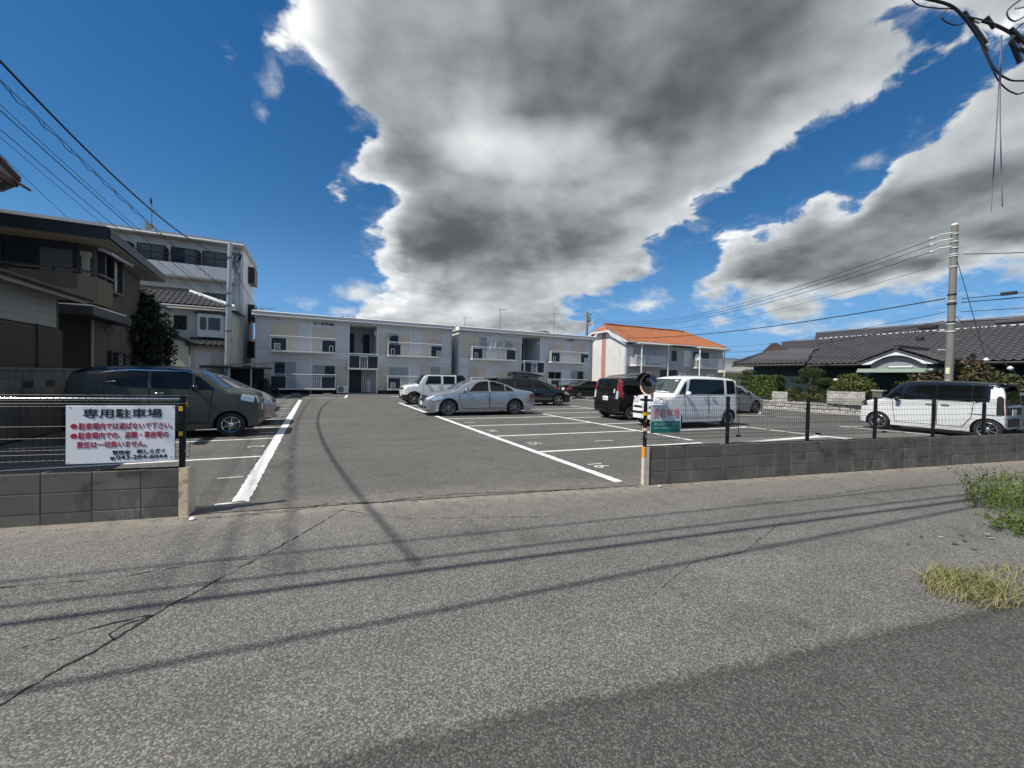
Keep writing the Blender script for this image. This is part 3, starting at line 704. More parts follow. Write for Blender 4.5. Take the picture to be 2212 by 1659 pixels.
def make_car(name, label, cat, loc, rotz, sp, group=None):
    t = thing(name, label, cat, loc, rotz, group); sh = Shell(sp); paint = sp['paint']; roofm = sp.get('roofpaint')
    Rw = sp.get('R', .285); Ra = sp.get('Ra', Rw+.055); wx = sp['wheels']; zb = sh.zb
    xs = set([round(a, 4) for a, _ in sh.p])
    for w in wx:
        for a in np.linspace(-1, 1, 25): xs.add(round(w+Ra*math.sin(a*math.pi/2), 4))
        xs.add(w-Ra-.006); xs.add(w+Ra+.006)
    for a in np.linspace(sh.x0, sh.x1, 46): xs.add(round(float(a), 4))
    xs = sorted(x for x in xs if sh.x0-1e-6 <= x <= sh.x1+1e-6); xs = [x for i, x in enumerate(xs) if i == 0 or x-xs[i-1] > .0015]
    b = MB(); NZ = 26; rows = []
    for x in xs:
        zl = zb+(.06*max(0, (abs(x)-abs(sh.x1)+.55)/.55) if abs(x) > abs(sh.x1)-.55 else 0)
        for w in wx:
            if abs(x-w) < Ra: zl = max(zl, Rw+math.sqrt(Ra*Ra-(x-w)**2)-.01)
        zt = sh.top(x); zl = min(zl, zt-.02); row = []
        cr = min(sh.crown, .2*(zt-zb)+1e-4); r = min(sh.r, .4*max(.01, zt-zb-cr)); zr = max(zl+.005, zt-cr-r); ze = max(zr+.002, zt-cr)
        zz = [zl+(zr-zl)*i/14 for i in range(15)]+[zr+(ze-zr)*math.sin(math.pi/2*i/6) for i in range(1, 7)]+[zt-cr*(1-i/5)**2 for i in range(1, 6)]
        for z in zz: row.append((x, max(0, sh.Y(x, min(z, zt-1e-6))), z))
        rows.append(row)
    n = len(rows[0]); base = 0
    for row in rows:
        for p in row: b.v.append(p)
        for p in row: b.v.append((p[0], -p[1], p[2]))
    cut = sp.get('roofline'); low = sp.get('cladding')
    for i in range(len(rows)-1):
        for j in range(n-1):
            for sgn in (0, 1):
                o = i*2*n+sgn*n; q = (o+j, o+j+1, o+2*n+j+1, o+2*n+j)
                c = sum(b.v[k][2] for k in q)/4; xx = sum(b.v[k][0] for k in q)/4
                sl_ = 0
                if roofm and cut and c > lerp_pts(cut, xx): sl_ = 1
                if low and c < lerp_pts(low, xx): sl_ = 2
                b.f.append(q if sgn == 0 else q[::-1]); b.m.append(sl_)
        o = i*2*n; b.f.append((o, o+2*n, o+3*n, o+n)); b.m.append(2)
    for o in (0, (len(rows)-1)*2*n): b.f.append(tuple([o+j for j in range(n)]+[o+n+j for j in range(n-1, -1, -1)])); b.m.append(2 if low else 0)
    me = bpy.data.meshes.new('body'); me.from_pydata(b.v, [], b.f)
    for m_ in (paint, roofm or paint, M['black']): me.materials.append(m_)
    me.polygons.foreach_set('material_index', b.m)
    bm = bmesh.new(); bm.from_mesh(me); bmesh.ops.remove_doubles(bm, verts=bm.verts, dist=.0005); bmesh.ops.recalc_face_normals(bm, faces=bm.faces); bm.to_mesh(me); bm.free()
    me.polygons.foreach_set('use_smooth', [True]*len(me.polygons)); me.set_sharp_from_angle(angle=R(38)); link('body', me, t)
    Bx('underbody', M['wheelwell'], t, ((sh.x0+.12, -sh.W*.34, .17), (sh.x1-.14, sh.W*.34, min(.75, Rw+Ra+.05))))
    for w in wx:
        for sgn in (1, -1):
            wheel(t, w, sgn*(sh.side(w, .35)-sp.get('tw', .165)/2-.012), sgn, Rw, sp.get('rim', .19), sp.get('tw', .165), sp.get('spokes', 7), sp.get('rimmat', M['alloy']), sp.get('twin', False))
            if sp.get('archtrim'):
                k = [(w+(Ra+.05)*math.cos(a), Rw+(Ra+.05)*math.sin(a)) for a in np.linspace(-.25, math.pi+.25, 18)]+[(w+(Ra-.004)*math.cos(a), Rw+(Ra-.004)*math.sin(a)) for a in np.linspace(math.pi+.25, -.25, 18)]
                patch(sh, 'S', 'wheel_arch', k, sp['archtrim'], t, .007, sgn, 1, 0)
    # doors: a dark gap under a proud panel, with its handle as a sub-part
    for poly in sp.get('doors', []):
        for sgn in (1, -1):
            cx = sum(p[0] for p in poly)/len(poly); cz = sum(p[1] for p in poly)/len(poly)
            big = [(cx+(p[0]-cx)*(1+.016/abs(p[0]-cx+1e-6)) if abs(p[0]-cx) > .05 else p[0], cz+(p[1]-cz)*(1+.014/abs(p[1]-cz+1e-6)) if abs(p[1]-cz) > .05 else p[1]) for p in poly]
            d_ = patch(sh, 'S', 'door', poly, paint, t, .0042, sgn, 3, .02)
            patch(sh, 'S', 'door_gap', big, M['black'], d_, .0018, sgn, 3, .02)
            hx, hz = sp['handle'](poly) if 'handle' in sp else (min(p[0] for p in poly)+.14, max(p[1] for p in poly)-.09)
            y = sh.Y(hx, hz); hb = MB(); hb.cbox((hx-.09, sgn*(y+.012), hz-.016), (hx+.09, sgn*(y+.04), hz+.016), .01); hb.build('handle', sp.get('handlemat', paint), d_, smooth=40)
    for kind, nm, poly, m_, off in sp.get('side', []):
        for sgn in (1, -1): patch(sh, 'S', nm, poly, m_, t, off, sgn)
    for kind, nm, poly, m_, off in sp.get('ends', []):
        k = kind[0]
        patch(sh, k, nm, poly, m_, t, off)
        if len(kind) > 1: patch(sh, k, nm, mirror_y(poly), m_, t, off)
    for kind, z, txt in sp.get('plates', []):
        sg = 1 if kind == 'F' else -1; x = sh.end(0, z, sg)
        x += sg*.012
        pl = MB(); pl.cbox((x-.006, -.165, z-.0825), (x+.006, .165, z+.0825), .003); po = pl.build('number_plate', M['plate'], t)
        if txt: text_mesh('plate_number', txt, .1, mk('plate_green', (.02, .14, .07), .5, var=0), po, (x+sg*.0065, -.12*sg, z-.055), (math.pi/2, 0, sg*math.pi/2), width=.24, height=.075, bold=.03)
    if 'mirror' in sp:
        mx_, mz = sp['mirror']; y = sh.Y(mx_, mz)
        for sgn in (1, -1):
            mb = MB(); mb.cbox((mx_-.05, sgn*(y+.03), mz-.02), (mx_+.07, sgn*(y+.19), mz+.12), .03); mo = mb.build('side_mirror', sp.get('mirrormat', paint), t, smooth=50)
            mb = MB(); mb.cbox((mx_-.02, sgn*(y-.03), mz-.035), (mx_+.03, sgn*(y+.08), mz), .01); mb.build('mirror_foot', M['black'], mo)
            Bx('mirror_glass', M['chrome'], mo, ((mx_-.054, sgn*(y+.045), mz+.0), (mx_-.051, sgn*(y+.175), mz+.105)))
    for bx in sp.get('boxes', []):
        q = MB(); q.cbox(bx[2], bx[3], bx[4] if len(bx) > 4 else .01); q.build(bx[0], bx[1], t, smooth=45)
    return t
def ell(cx, cz, rx, rz, n=14): return [(cx+rx*math.cos(a), cz+rz*math.sin(a)) for a in np.linspace(0, 2*math.pi, n, endpoint=False)]
G, GL, K = M['glass'], M['glasslt'], M['black']
P_green = paintmat('army_green_paint', (.056, .064, .050), .0, .5, .12); P_navy = paintmat('navy_black_paint', (.006, .008, .014), .0, .2)
P_pink = paintmat('pale_pink_paint', (.42, .34, .345), .4, .3); P_white = paintmat('white_car_paint', (.76, .78, .78), 0, .25)
P_silver = paintmat('silver_paint', (.40, .43, .47), .65, .3); P_black = paintmat('black_car_paint', (.007, .008, .008), 0, .16)
P_red = paintmat('crimson_paint', (.13, .006, .014), .2, .2); P_blue = paintmat('blue_grey_paint', (.17, .23, .30), .6, .25)

slash = dict(W=1.475, zb=.19, paint=P_green, roofpaint=P_navy, roofline=[(-1.7, 1.42), (-1.05, 1.44), (-.6, 1.53), (.5, 1.50), (1.0, 1.2), (1.06, 3), (1.7, 3)],
    prof=[(-1.70, .34), (-1.695, .8), (-1.67, 1.1), (-1.60, 1.42), (-1.52, 1.53), (-1.25, 1.60), (-.6, 1.635), (0, 1.625), (.38, 1.58), (.62, 1.49), (.96, 1.20), (1.08, 1.115), (1.25, 1.10), (1.46, 1.075), (1.60, 1.03), (1.665, .95), (1.69, .82), (1.70, .55), (1.70, .34)],
    belt=[(-1.7, 1.2), (-.6, 1.13), (1.7, 1.07)], tumble=.13, wheels=(1.15, -1.34), R=.285, rim=.185, spokes=6, rimmat=M['chrome'], corner=.055,
    doors=[[(-.30, .36), (.72, .36), (.80, 1.09), (-.30, 1.12)], [(-1.02, .62), (-.80, .36), (-.33, .36), (-.33, 1.12), (-.75, 1.14), (-1.04, 1.22)]], handle=lambda p: (-.15, 1.02) if p[0][0] > -.5 else (-.95, 1.27), handlemat=M['chrome'],
    side=[('S', 'side_window', [(-1.13, 1.42), (-1.05, 1.27), (-.80, 1.17), (-.36, 1.145), (-.36, 1.50), (-.62, 1.51), (-.95, 1.47)], G, .006), ('S', 'side_window', [(-.29, 1.14), (.42, 1.115), (.42, 1.45), (.30, 1.50), (-.29, 1.505)], G, .006),
          ('S', 'quarter_window', [(.47, 1.11), (.86, 1.10), (.56, 1.38), (.47, 1.42)], G, .006), ('S', 'window_trim', [(-1.15, 1.44), (-.95, 1.495), (-.62, 1.53), (.30, 1.52), (.46, 1.47), (.45, 1.455), (.30, 1.505), (-.62, 1.515), (-.95, 1.48)], M['chrome'], .009),
          ('S', 'sill_trim', [(-.95, .33), (.74, .33), (.74, .36), (-.95, .36)], K, .007)],
    ends=[('F', 'windscreen', [(-.60, 1.12), (.60, 1.12), (.50, 1.46), (-.50, 1.46)], GL, .006), ('F2', 'headlight', [(.40, .80), (.655, .78), (.66, .97), (.42, .95)], M['lamp'], .012), ('F', 'grille', [(-.38, .83), (.38, .83), (.38, .93), (-.38, .93)], M['chrome'], .01),
          ('F', 'lower_grille', [(-.5, .38), (.5, .38), (.44, .58), (-.44, .58)], K, .008), ('R', 'rear_window', [(-.55, 1.12), (.55, 1.12), (.48, 1.42), (-.48, 1.42)], G, .006), ('R2', 'tail_light', [(.50, .85), (.66, .85), (.63, 1.15), (.52, 1.15)], M['redlamp'], .012)],
    plates=[('F', .66, None), ('R', .75, None)], mirror=(.50, 1.09), mirrormat=P_navy, boxes=[('front_lip', M['chrome'], (1.60, -.45, .30), (1.70, .45, .335))])
slash['side'] += [('S', 'headlight', [(1.34, .86), (1.60, .80), (1.62, .96), (1.36, 1.0)], M['lamp'], .007)]
fit = dict(W=1.66, zb=.18, paint=P_pink, prof=[(-1.95, .34), (-1.94, .75), (-1.88, 1.0), (-1.68, 1.34), (-1.45, 1.44), (-.9, 1.51), (-.3, 1.53), (.2, 1.50), (.6, 1.40), (1.15, 1.11), (1.32, 1.02), (1.62, .90), (1.82, .76), (1.93, .58), (1.95, .34)],
    belt=[(-1.95, 1.05), (1.2, .92), (1.95, .85)], tumble=.17, wheels=(1.15, -1.35), R=.30, rim=.195, spokes=9, corner=.12,
    doors=[[(-.25, .32), (.78, .32), (.92, .92), (-.25, .98)], [(-1.25, .60), (-.95, .32), (-.28, .32), (-.28, .98), (-1.2, 1.03)]],
    side=[('S', 'side_window', [(-.2, 1.0), (.62, .96), (.28, 1.36), (-.2, 1.42)], G, .006), ('S', 'quarter_window', [(.68, .96), (1.10, .95), (.80, 1.15), (.60, 1.24)], G, .006), ('S', 'side_window', [(-1.4, 1.06), (-.26, 1.0), (-.26, 1.42), (-1.0, 1.40)], G, .006),
          ('S', 'headlight', [(1.42, .66), (1.80, .60), (1.76, .72), (1.45, .86)], M['lamp'], .008)],
    ends=[('F', 'windscreen', [(-.66, 1.06), (.66, 1.06), (.55, 1.44), (-.55, 1.44)], GL, .006), ('F2', 'headlight', [(.46, .62), (.72, .64), (.72, .80), (.50, .74)], M['lamp'], .010), ('F', 'grille', [(-.5, .62), (.5, .62), (.46, .70), (-.46, .70)], K, .008), ('F', 'lower_grille', [(-.5, .34), (.5, .34), (.45, .48), (-.45, .48)], K, .008),
          ('R', 'rear_window', [(-.6, 1.05), (.6, 1.05), (.5, 1.38), (-.5, 1.38)], G, .006), ('R2', 'tail_light', [(.5, .8), (.72, .8), (.7, 1.05), (.56, 1.05)], M['redlamp'], .01)], plates=[('F', .55, None), ('R', .7, None)], mirror=(.74, .97))
hust = dict(W=1.475, zb=.22, paint=P_white, roofpaint=P_black, roofline=[(-1.7, .93), (-1.12, .93), (-1.10, 1.56), (.45, 1.56), (.62, 1.50), (.95, 1.0), (1.02, 3), (1.7, 3)], cladding=[(-1.7, .45), (1.2, .34), (1.45, .52), (1.7, .52)],
    prof=[(-1.70, .36), (-1.695, .9), (-1.66, 1.3), (-1.60, 1.52), (-1.48, 1.60), (-.8, 1.64), (0, 1.65), (.42, 1.62), (.62, 1.55), (.90, 1.16), (.98, 1.07), (1.25, 1.045), (1.52, 1.0), (1.64, .92), (1.69, .75), (1.70, .36)],
    belt=[(-1.7, 1.03), (1.7, 1.0)], tumble=.09, wheels=(1.15, -1.28), R=.30, rim=.19, spokes=5, twin=True, rimmat=M['alloy'], archtrim=K, corner=.06,
    doors=[[(-.33, .36), (.62, .36), (.70, 1.04), (-.33, 1.04)], [(-1.05, .66), (-.86, .36), (-.37, .36), (-.37, 1.04), (-1.08, 1.04)]], handlemat=M['chrome'],
    side=[('S', 'side_window', [(-.25, 1.09), (.58, 1.09), (.42, 1.50), (-.25, 1.50)], G, .006), ('S', 'side_window', [(-1.0, 1.09), (-.38, 1.09), (-.38, 1.50), (-1.0, 1.50)], G, .006), ('S', 'quarter_window', [(-1.56, 1.09), (-1.14, 1.09), (-1.14, 1.50), (-1.50, 1.50)], G, .006)],
    ends=[('F', 'windscreen', [(-.60, 1.10), (.60, 1.10), (.54, 1.52), (-.54, 1.52)], GL, .006), ('F2', 'headlight', ell(.50, .82, .11, .10), M['lamp'], .012), ('F', 'grille', [(-.40, .76), (.40, .76), (.40, .88), (-.40, .88)], K, .008), ('R', 'rear_window', [(-.56, 1.08), (.56, 1.08), (.5, 1.48), (-.5, 1.48)], G, .006), ('R2', 'tail_light', [(.5, .62), (.66, .62), (.66, .8), (.5, .8)], M['redlamp'], .01)],
    plates=[('F', .50, None), ('R', .7, None)], mirror=(.52, 1.10), mirrormat=K)
sedan = dict(W=1.77, zb=.17, paint=P_silver, prof=[(-2.29, .36), (-2.285, .7), (-2.24, .90), (-2.12, .975), (-1.75, 1.02), (-1.42, 1.08), (-1.05, 1.235), (-.7, 1.345), (-.3, 1.395), (.1, 1.40), (.45, 1.355), (.75, 1.235), (1.1, 1.03), (1.25, .965), (1.65, .905), (1.98, .82), (2.16, .72), (2.25, .58), (2.29, .36)],
    belt=[(-2.29, .95), (-1.2, .94), (1.2, .87), (2.29, .75)], tumble=.20, r=.07, wheels=(1.40, -1.36), R=.322, Ra=.372, rim=.225, tw=.21, spokes=6, twin=True, rimmat=mk('grey_alloy', (.32, .31, .31), .3, .85, var=.05), corner=.10,
    doors=[[(-.22, .30), (.82, .30), (1.0, .58), (.98, .86), (-.22, .915)], [(-1.10, .66), (-.93, .38), (-.85, .30), (-.26, .30), (-.26, .915), (-1.28, .945), (-1.20, .80)]], handlemat=M['chrome'],
    side=[('S', 'side_window', [(-.20, .955), (.62, .935), (.32, 1.24), (.12, 1.325), (-.20, 1.345)], G, .006), ('S', 'quarter_window', [(.66, .935), (.86, .925), (.60, 1.10)], K, .006), ('S', 'side_window', [(-.90, .965), (-.28, .957), (-.28, 1.345), (-.62, 1.31), (-.88, 1.22)], G, .006), ('S', 'quarter_window', [(-1.30, .975), (-.94, .967), (-.92, 1.20), (-1.10, 1.11)], G, .006),
          ('S', 'headlight', [(1.62, .66), (1.98, .58), (2.10, .62), (1.98, .71), (1.70, .79)], M['lamp'], .008), ('S', 'tail_light', [(-2.22, .66), (-2.02, .68), (-2.05, .83), (-2.2, .87)], M['redlamp'], .008), ('S', 'sill_trim', [(-.98, .20), (1.02, .20), (1.02, .27), (-.98, .27)], P_silver, .016),
          ('S', 'crease', [(-1.9, .775), (1.0, .70), (1.0, .712), (-1.9, .79)], P_silver, .008)],
    ends=[('F', 'windscreen', [(-.66, 1.0), (.66, 1.0), (.52, 1.34), (-.52, 1.34)], GL, .006), ('F2', 'headlight', [(.44, .62), (.80, .62), (.82, .72), (.50, .74)], M['lamp'], .009), ('F', 'grille', [(-.36, .55), (.36, .55), (.42, .74), (-.42, .74)], K, .008), ('F', 'grille_bar', [(-.37, .60), (.37, .60), (.37, .615), (-.37, .615)], M['chrome'], .02), ('F', 'grille_bar', [(-.39, .65), (.39, .65), (.39, .665), (-.39, .665)], M['chrome'], .02), ('F', 'grille_bar', [(-.4, .70), (.4, .70), (.4, .715), (-.4, .715)], M['chrome'], .02),
          ('F', 'lower_grille', [(-.40, .28), (.40, .28), (.40, .38), (-.40, .38)], K, .008), ('F2', 'fog_lamp', [(.52, .28), (.74, .30), (.72, .38), (.5, .38)], K, .008), ('R', 'rear_window', [(-.58, 1.08), (.58, 1.08), (.5, 1.32), (-.5, 1.32)], G, .006), ('R2', 'tail_light', [(.5, .66), (.80, .66), (.78, .84), (.56, .82)], M['redlamp'], .009)],
    plates=[('F', .44, None), ('R', .74, None)], mirror=(.74, .94))
wagon = dict(W=1.80, zb=.15, paint=P_black, prof=[(-2.38, .34), (-2.37, .75), (-2.31, 1.05), (-2.15, 1.40), (-1.95, 1.475), (-1.2, 1.52), (-.4, 1.52), (.15, 1.46), (.7, 1.32), (1.3, 1.06), (1.5, .98), (1.9, .85), (2.2, .71), (2.35, .52), (2.38, .32)], belt=[(-2.38, 1.0), (1.3, .88), (2.38, .8)], tumble=.2, wheels=(1.50, -1.33), R=.33, rim=.235, tw=.2, spokes=5, rimmat=M['alloy'], corner=.11,
    doors=[[(-.1, .32), (.98, .32), (1.14, .9), (-.1, .95)], [(-1.15, .32), (-.14, .32), (-.14, .95), (-1.15, 1.0)]], handlemat=M['chrome'],
    side=[('S', 'side_window', [(-.05, .98), (.88, .94), (.42, 1.28), (-.05, 1.38)], G, .006), ('S', 'side_window', [(-1.1, 1.02), (-.12, .98), (-.12, 1.38), (-1.1, 1.42)], G, .006), ('S', 'quarter_window', [(-2.0, 1.08), (-1.18, 1.02), (-1.18, 1.42), (-1.9, 1.36)], G, .006), ('S', 'side_trim', [(-1.0, .41), (1.08, .36), (1.08, .385), (-1.0, .435)], M['chrome'], .008), ('S', 'headlight', [(1.85, .66), (2.2, .56), (2.14, .68), (1.9, .8)], M['lamp'], .008)],
    ends=[('F', 'windscreen', [(-.7, 1.02), (.7, 1.02), (.6, 1.4), (-.6, 1.4)], GL, .006), ('F2', 'headlight', [(.5, .56), (.84, .58), (.82, .70), (.55, .68)], M['lamp'], .009), ('F', 'grille', [(-.5, .52), (.5, .52), (.46, .64), (-.46, .64)], K, .008), ('F', 'grille_bar', [(-.8, .34), (.8, .34), (.8, .36), (-.8, .36)], M['chrome'], .012), ('R', 'rear_window', [(-.65, 1.05), (.65, 1.05), (.55, 1.38), (-.55, 1.38)], G, .006), ('R2', 'tail_light', [(.5, .8), (.8, .8), (.76, 1.05), (.55, 1.0)], M['redlamp'], .01)], plates=[('F', .48, None), ('R', .7, None)], mirror=(.82, .95), boxes=[('roof_spoiler', P_black, (-2.42, -.62, 1.42), (-1.98, .62, 1.475), .02)])
roomy = dict(W=1.67, zb=.20, paint=P_black, roofpaint=P_red, roofline=[(-1.85, 1.56), (-1.50, 1.60), (-1.45, 3), (2, 3)], prof=[(-1.85, .34), (-1.845, .85), (-1.80, 1.2), (-1.72, 1.52), (-1.62, 1.605), (-1.2, 1.645), (-.4, 1.66), (.4, 1.645), (.75, 1.56), (1.12, 1.12), (1.25, 1.03), (1.55, .97), (1.76, .86), (1.84, .65), (1.85, .34)], belt=[(-1.85, 1.05), (1.85, .95)], tumble=.10, wheels=(1.2, -1.27), R=.29, rim=.195, spokes=10, corner=.07,
    doors=[[(-.2, .34), (.78, .34), (.86, 1.0), (-.2, 1.02)], [(-.92, .34), (-.24, .34), (-.24, 1.02), (-1.02, 1.04)]],
    side=[('S', 'side_window', [(-.15, 1.06), (.70, 1.04), (.52, 1.5), (-.15, 1.52)], G, .006), ('S', 'side_window', [(-.95, 1.06), (-.25, 1.06), (-.25, 1.52), (-.95, 1.52)], G, .006), ('S', 'quarter_window', [(-1.62, 1.08), (-1.02, 1.06), (-1.02, 1.52), (-1.55, 1.50)], G, .006), ('S', 'tail_light', [(-1.80, .92), (-1.66, .80), (-1.60, .92), (-1.68, 1.15), (-1.64, 1.50), (-1.70, 1.50), (-1.78, 1.2)], M['redlamp'], .010)],
    ends=[('R', 'rear_window', [(-.60, 1.06), (.60, 1.06), (.54, 1.52), (-.54, 1.52)], G, .006), ('R2', 'tail_light', [(.62, .80), (.76, .80), (.75, 1.1), (.64, 1.1)], M['lamp'], .014), ('R2', 'tail_light', [(.64, 1.10), (.755, 1.10), (.70, 1.52), (.62, 1.52)], M['redlamp'], .014), ('F', 'windscreen', [(-.64, 1.1), (.64, 1.1), (.56, 1.54), (-.56, 1.54)], GL, .006), ('F2', 'headlight', [(.45, .72), (.76, .72), (.74, .92), (.5, .9)], M['lamp'], .01), ('F', 'grille', [(-.45, .5), (.45, .5), (.42, .8), (-.42, .8)], M['chrome'], .01),
          ('R', 'bumper_line', [(-.7, .47), (.7, .47), (.7, .485), (-.7, .485)], K, .01), ('R', 'badge', ell(0, .96, .045, .035), M['chrome'], .014), ('R', 'sticker', ell(-.50, 1.13, .04, .035), M['white'], .012), ('R', 'sticker', ell(-.50, 1.05, .04, .035), M['white'], .012), ('R', 'reflector', [(-.66, .38), (-.5, .38), (-.5, .41), (-.66, .41)], M['redlamp'], .012)],
    plates=[('R', .80, '59-11'), ('F', .45, None)], mirror=(.72, 1.05), mirrormat=P_black)
spacia = dict(W=1.475, zb=.2, paint=P_white, prof=[(-1.70, .34), (-1.695, .9), (-1.675, 1.35), (-1.62, 1.58), (-1.50, 1.65), (-.8, 1.695), (0, 1.705), (.45, 1.68), (.72, 1.60), (1.12, 1.16), (1.22, 1.07), (1.42, 1.04), (1.58, .98), (1.665, .86), (1.70, .6), (1.70, .32)], belt=[(-1.7, 1.05), (1.7, 1.02)], tumble=.09, wheels=(1.16, -1.28), R=.28, rim=.185, spokes=8, corner=.07,
    doors=[[(-.28, .32), (.68, .32), (.76, 1.06), (-.28, 1.06)], [(-1.06, .62), (-.86, .32), (-.32, .32), (-.32, 1.06), (-1.10, 1.06)]], handle=lambda p: (-.14, .97) if p[0][0] > -.5 else (-.50, .97), handlemat=M['chrome'],
    side=[('S', 'side_window', [(-1.02, 1.10), (.62, 1.10), (.50, 1.56), (.42, 1.59), (-1.02, 1.58)], G, .006), ('S', 'quarter_window', [(.72, 1.10), (1.0, 1.10), (.70, 1.48), (.64, 1.50)], G, .006), ('S', 'quarter_window', [(-1.58, 1.12), (-1.14, 1.10), (-1.14, 1.57), (-1.54, 1.55)], G, .006), ('S', 'side_moulding', [(-.85, .42), (.1, .38), (.62, .36), (.62, .40), (.1, .425), (-.8, .47)], P_white, .012), ('S', 'headlight', [(1.42, .80), (1.62, .76), (1.63, .96), (1.46, .98)], M['lamp'], .008)],
    ends=[('F', 'windscreen', [(-.62, 1.12), (.62, 1.12), (.55, 1.58), (-.55, 1.58)], GL, .006), ('F2', 'headlight', [(.34, .78), (.66, .78), (.66, .97), (.36, .96)], M['lamp'], .012), ('F', 'grille', [(-.32, .84), (.32, .84), (.30, .91), (-.30, .91)], K, .01), ('F', 'lower_grille', [(-.60, .42), (.60, .42), (.56, .68), (-.56, .68)], K, .008), ('F', 'grille_bar', [(-.58, .50), (.58, .50), (.58, .60), (-.58, .60)], M['plate'], .013), ('R', 'rear_window', [(-.58, 1.1), (.58, 1.1), (.52, 1.56), (-.52, 1.56)], G, .006), ('R2', 'tail_light', [(.56, .8), (.68, .8), (.66, 1.4), (.58, 1.4)], M['redlamp'], .01)],
    plates=[('F', .70, None), ('R', .7, None)], mirror=(.70, 1.07))
prius = dict(W=1.745, zb=.17, paint=P_silver, prof=[(-2.23, .34), (-2.22, .8), (-2.15, 1.08), (-1.6, 1.22), (-.9, 1.36), (-.2, 1.42), (.2, 1.40), (.6, 1.28), (1.2, 1.0), (1.4, .92), (1.75, .82), (2.05, .68), (2.2, .5), (2.23, .32)], belt=[(-2.23, 1.0), (1.2, .86), (2.23, .76)], tumble=.2, wheels=(1.36, -1.34), R=.31, rim=.20, spokes=5, corner=.12,
    doors=[[(-.2, .3), (.85, .3), (1.0, .85), (-.2, .93)], [(-1.1, .6), (-.9, .3), (-.24, .3), (-.24, .93), (-1.2, 1.0)]], side=[('S', 'side_window', [(-.15, .96), (.72, .91), (.35, 1.22), (-.15, 1.33)], G, .006), ('S', 'quarter_window', [(.78, .91), (1.02, .90), (.66, 1.08)], G, .006), ('S', 'side_window', [(-1.5, 1.04), (-.21, .965), (-.21, 1.335), (-.9, 1.28)], G, .006), ('S', 'headlight', [(1.62, .66), (2.0, .55), (1.96, .64), (1.7, .76)], M['lamp'], .008)],
    ends=[('F', 'windscreen', [(-.64, .98), (.64, .98), (.54, 1.34), (-.54, 1.34)], GL, .006), ('F2', 'headlight', [(.45, .55), (.8, .57), (.78, .68), (.5, .66)], M['lamp'], .01), ('R', 'rear_window', [(-.6, .95), (.6, .95), (.5, 1.2), (-.5, 1.2)], G, .006), ('R2', 'tail_light', [(.5, .75), (.78, .75), (.74, 1.0), (.56, .98)], M['redlamp'], .01)], plates=[('F', .42, None), ('R', .7, None)], mirror=(.75, .93))
nbox = dict(W=1.475, zb=.19, paint=P_white, roofpaint=P_navy, roofline=[(-1.7, 1.50), (-1.41, 1.50), (-1.40, 1.075), (1.02, 1.075), (1.1, 3), (1.7, 3)], prof=[(-1.70, .34), (-1.695, .9), (-1.665, 1.35), (-1.60, 1.58), (-1.48, 1.655), (-.8, 1.70), (0, 1.71), (.38, 1.68), (.64, 1.58), (1.02, 1.16), (1.14, 1.07), (1.38, 1.04), (1.56, .97), (1.655, .84), (1.695, .6), (1.70, .32)], belt=[(-1.7, 1.05), (1.7, 1.02)], tumble=.09, wheels=(1.16, -1.36), R=.288, rim=.205, spokes=8, twin=False, rimmat=M['alloy'], corner=.07,
    doors=[[(-.28, .32), (.68, .32), (.78, 1.06), (-.28, 1.06)], [(-1.04, .62), (-.86, .32), (-.32, .32), (-.32, 1.06), (-1.08, 1.06)]], handle=lambda p: (-.14, .95) if p[0][0] > -.5 else (-.50, .95), handlemat=M['chrome'],
    side=[('S', 'side_window', [(-.26, 1.09), (.52, 1.09), (.38, 1.52), (-.26, 1.55)], G, .006), ('S', 'quarter_window', [(.58, 1.09), (.92, 1.09), (.62, 1.44), (.52, 1.47)], G, .006), ('S', 'side_window', [(-1.02, 1.09), (-.30, 1.09), (-.30, 1.55), (-1.02, 1.55)], G, .0065), ('S', 'side_window', [(-1.36, 1.11), (-1.06, 1.09), (-1.06, 1.55), (-1.36, 1.54)], G, .006), ('S', 'headlight', [(1.44, .82), (1.62, .80), (1.62, .94), (1.50, .97)], K, .008), ('S', 'tail_light', [(-1.675, .72), (-1.53, .74), (-1.53, 1.22), (-1.58, 1.28), (-1.655, 1.22)], K, .012), ('S', 'side_moulding', [(-1.62, .70), (-1.0, .715), (-1.0, .73), (-1.62, .718)], K, .010)],
    ends=[('R', 'rear_window', [(-.60, 1.02), (.60, 1.02), (.55, 1.56), (-.55, 1.56)], G, .006), ('R', 'tailgate_trim', [(-.62, .72), (.62, .72), (.62, .94), (-.62, .94)], K, .008), ('R', 'tailgate_bar', [(-.55, .94), (.55, .94), (.55, 1.01), (-.55, 1.01)], M['chrome'], .012), ('R2', 'tail_light', [(.60, .72), (.665, .72), (.645, 1.22), (.60, 1.22)], M['redlamp'], .012), ('R', 'bumper_grille', [(-.5, .38), (.5, .38), (.5, .62), (-.5, .62)], K, .006), ('F', 'windscreen', [(-.62, 1.12), (.62, 1.12), (.54, 1.56), (-.54, 1.56)], GL, .006), ('F2', 'headlight', [(.4, .8), (.66, .8), (.66, .94), (.44, .94)], M['lamp'], .01), ('F', 'grille', [(-.38, .72), (.38, .72), (.38, .92), (-.38, .92)], M['chrome'], .01)],
    plates=[('R', .80, None), ('F', .5, None)], mirror=(.60, 1.03), mirrormat=K, boxes=[('roof_spoiler', P_navy, (-1.70, -.52, 1.585), (-1.45, .52, 1.64), .02)])
make_car('parked_car', 'dark green boxy small car with a navy roof, nearest car on the left', 'car', (-2.94, 11.98, 0), R(0.5), slash)
make_car('parked_car', 'pale pink hatchback parked behind the dark green car', 'car', (-3.02, 14.15, 0), R(.5), fit)
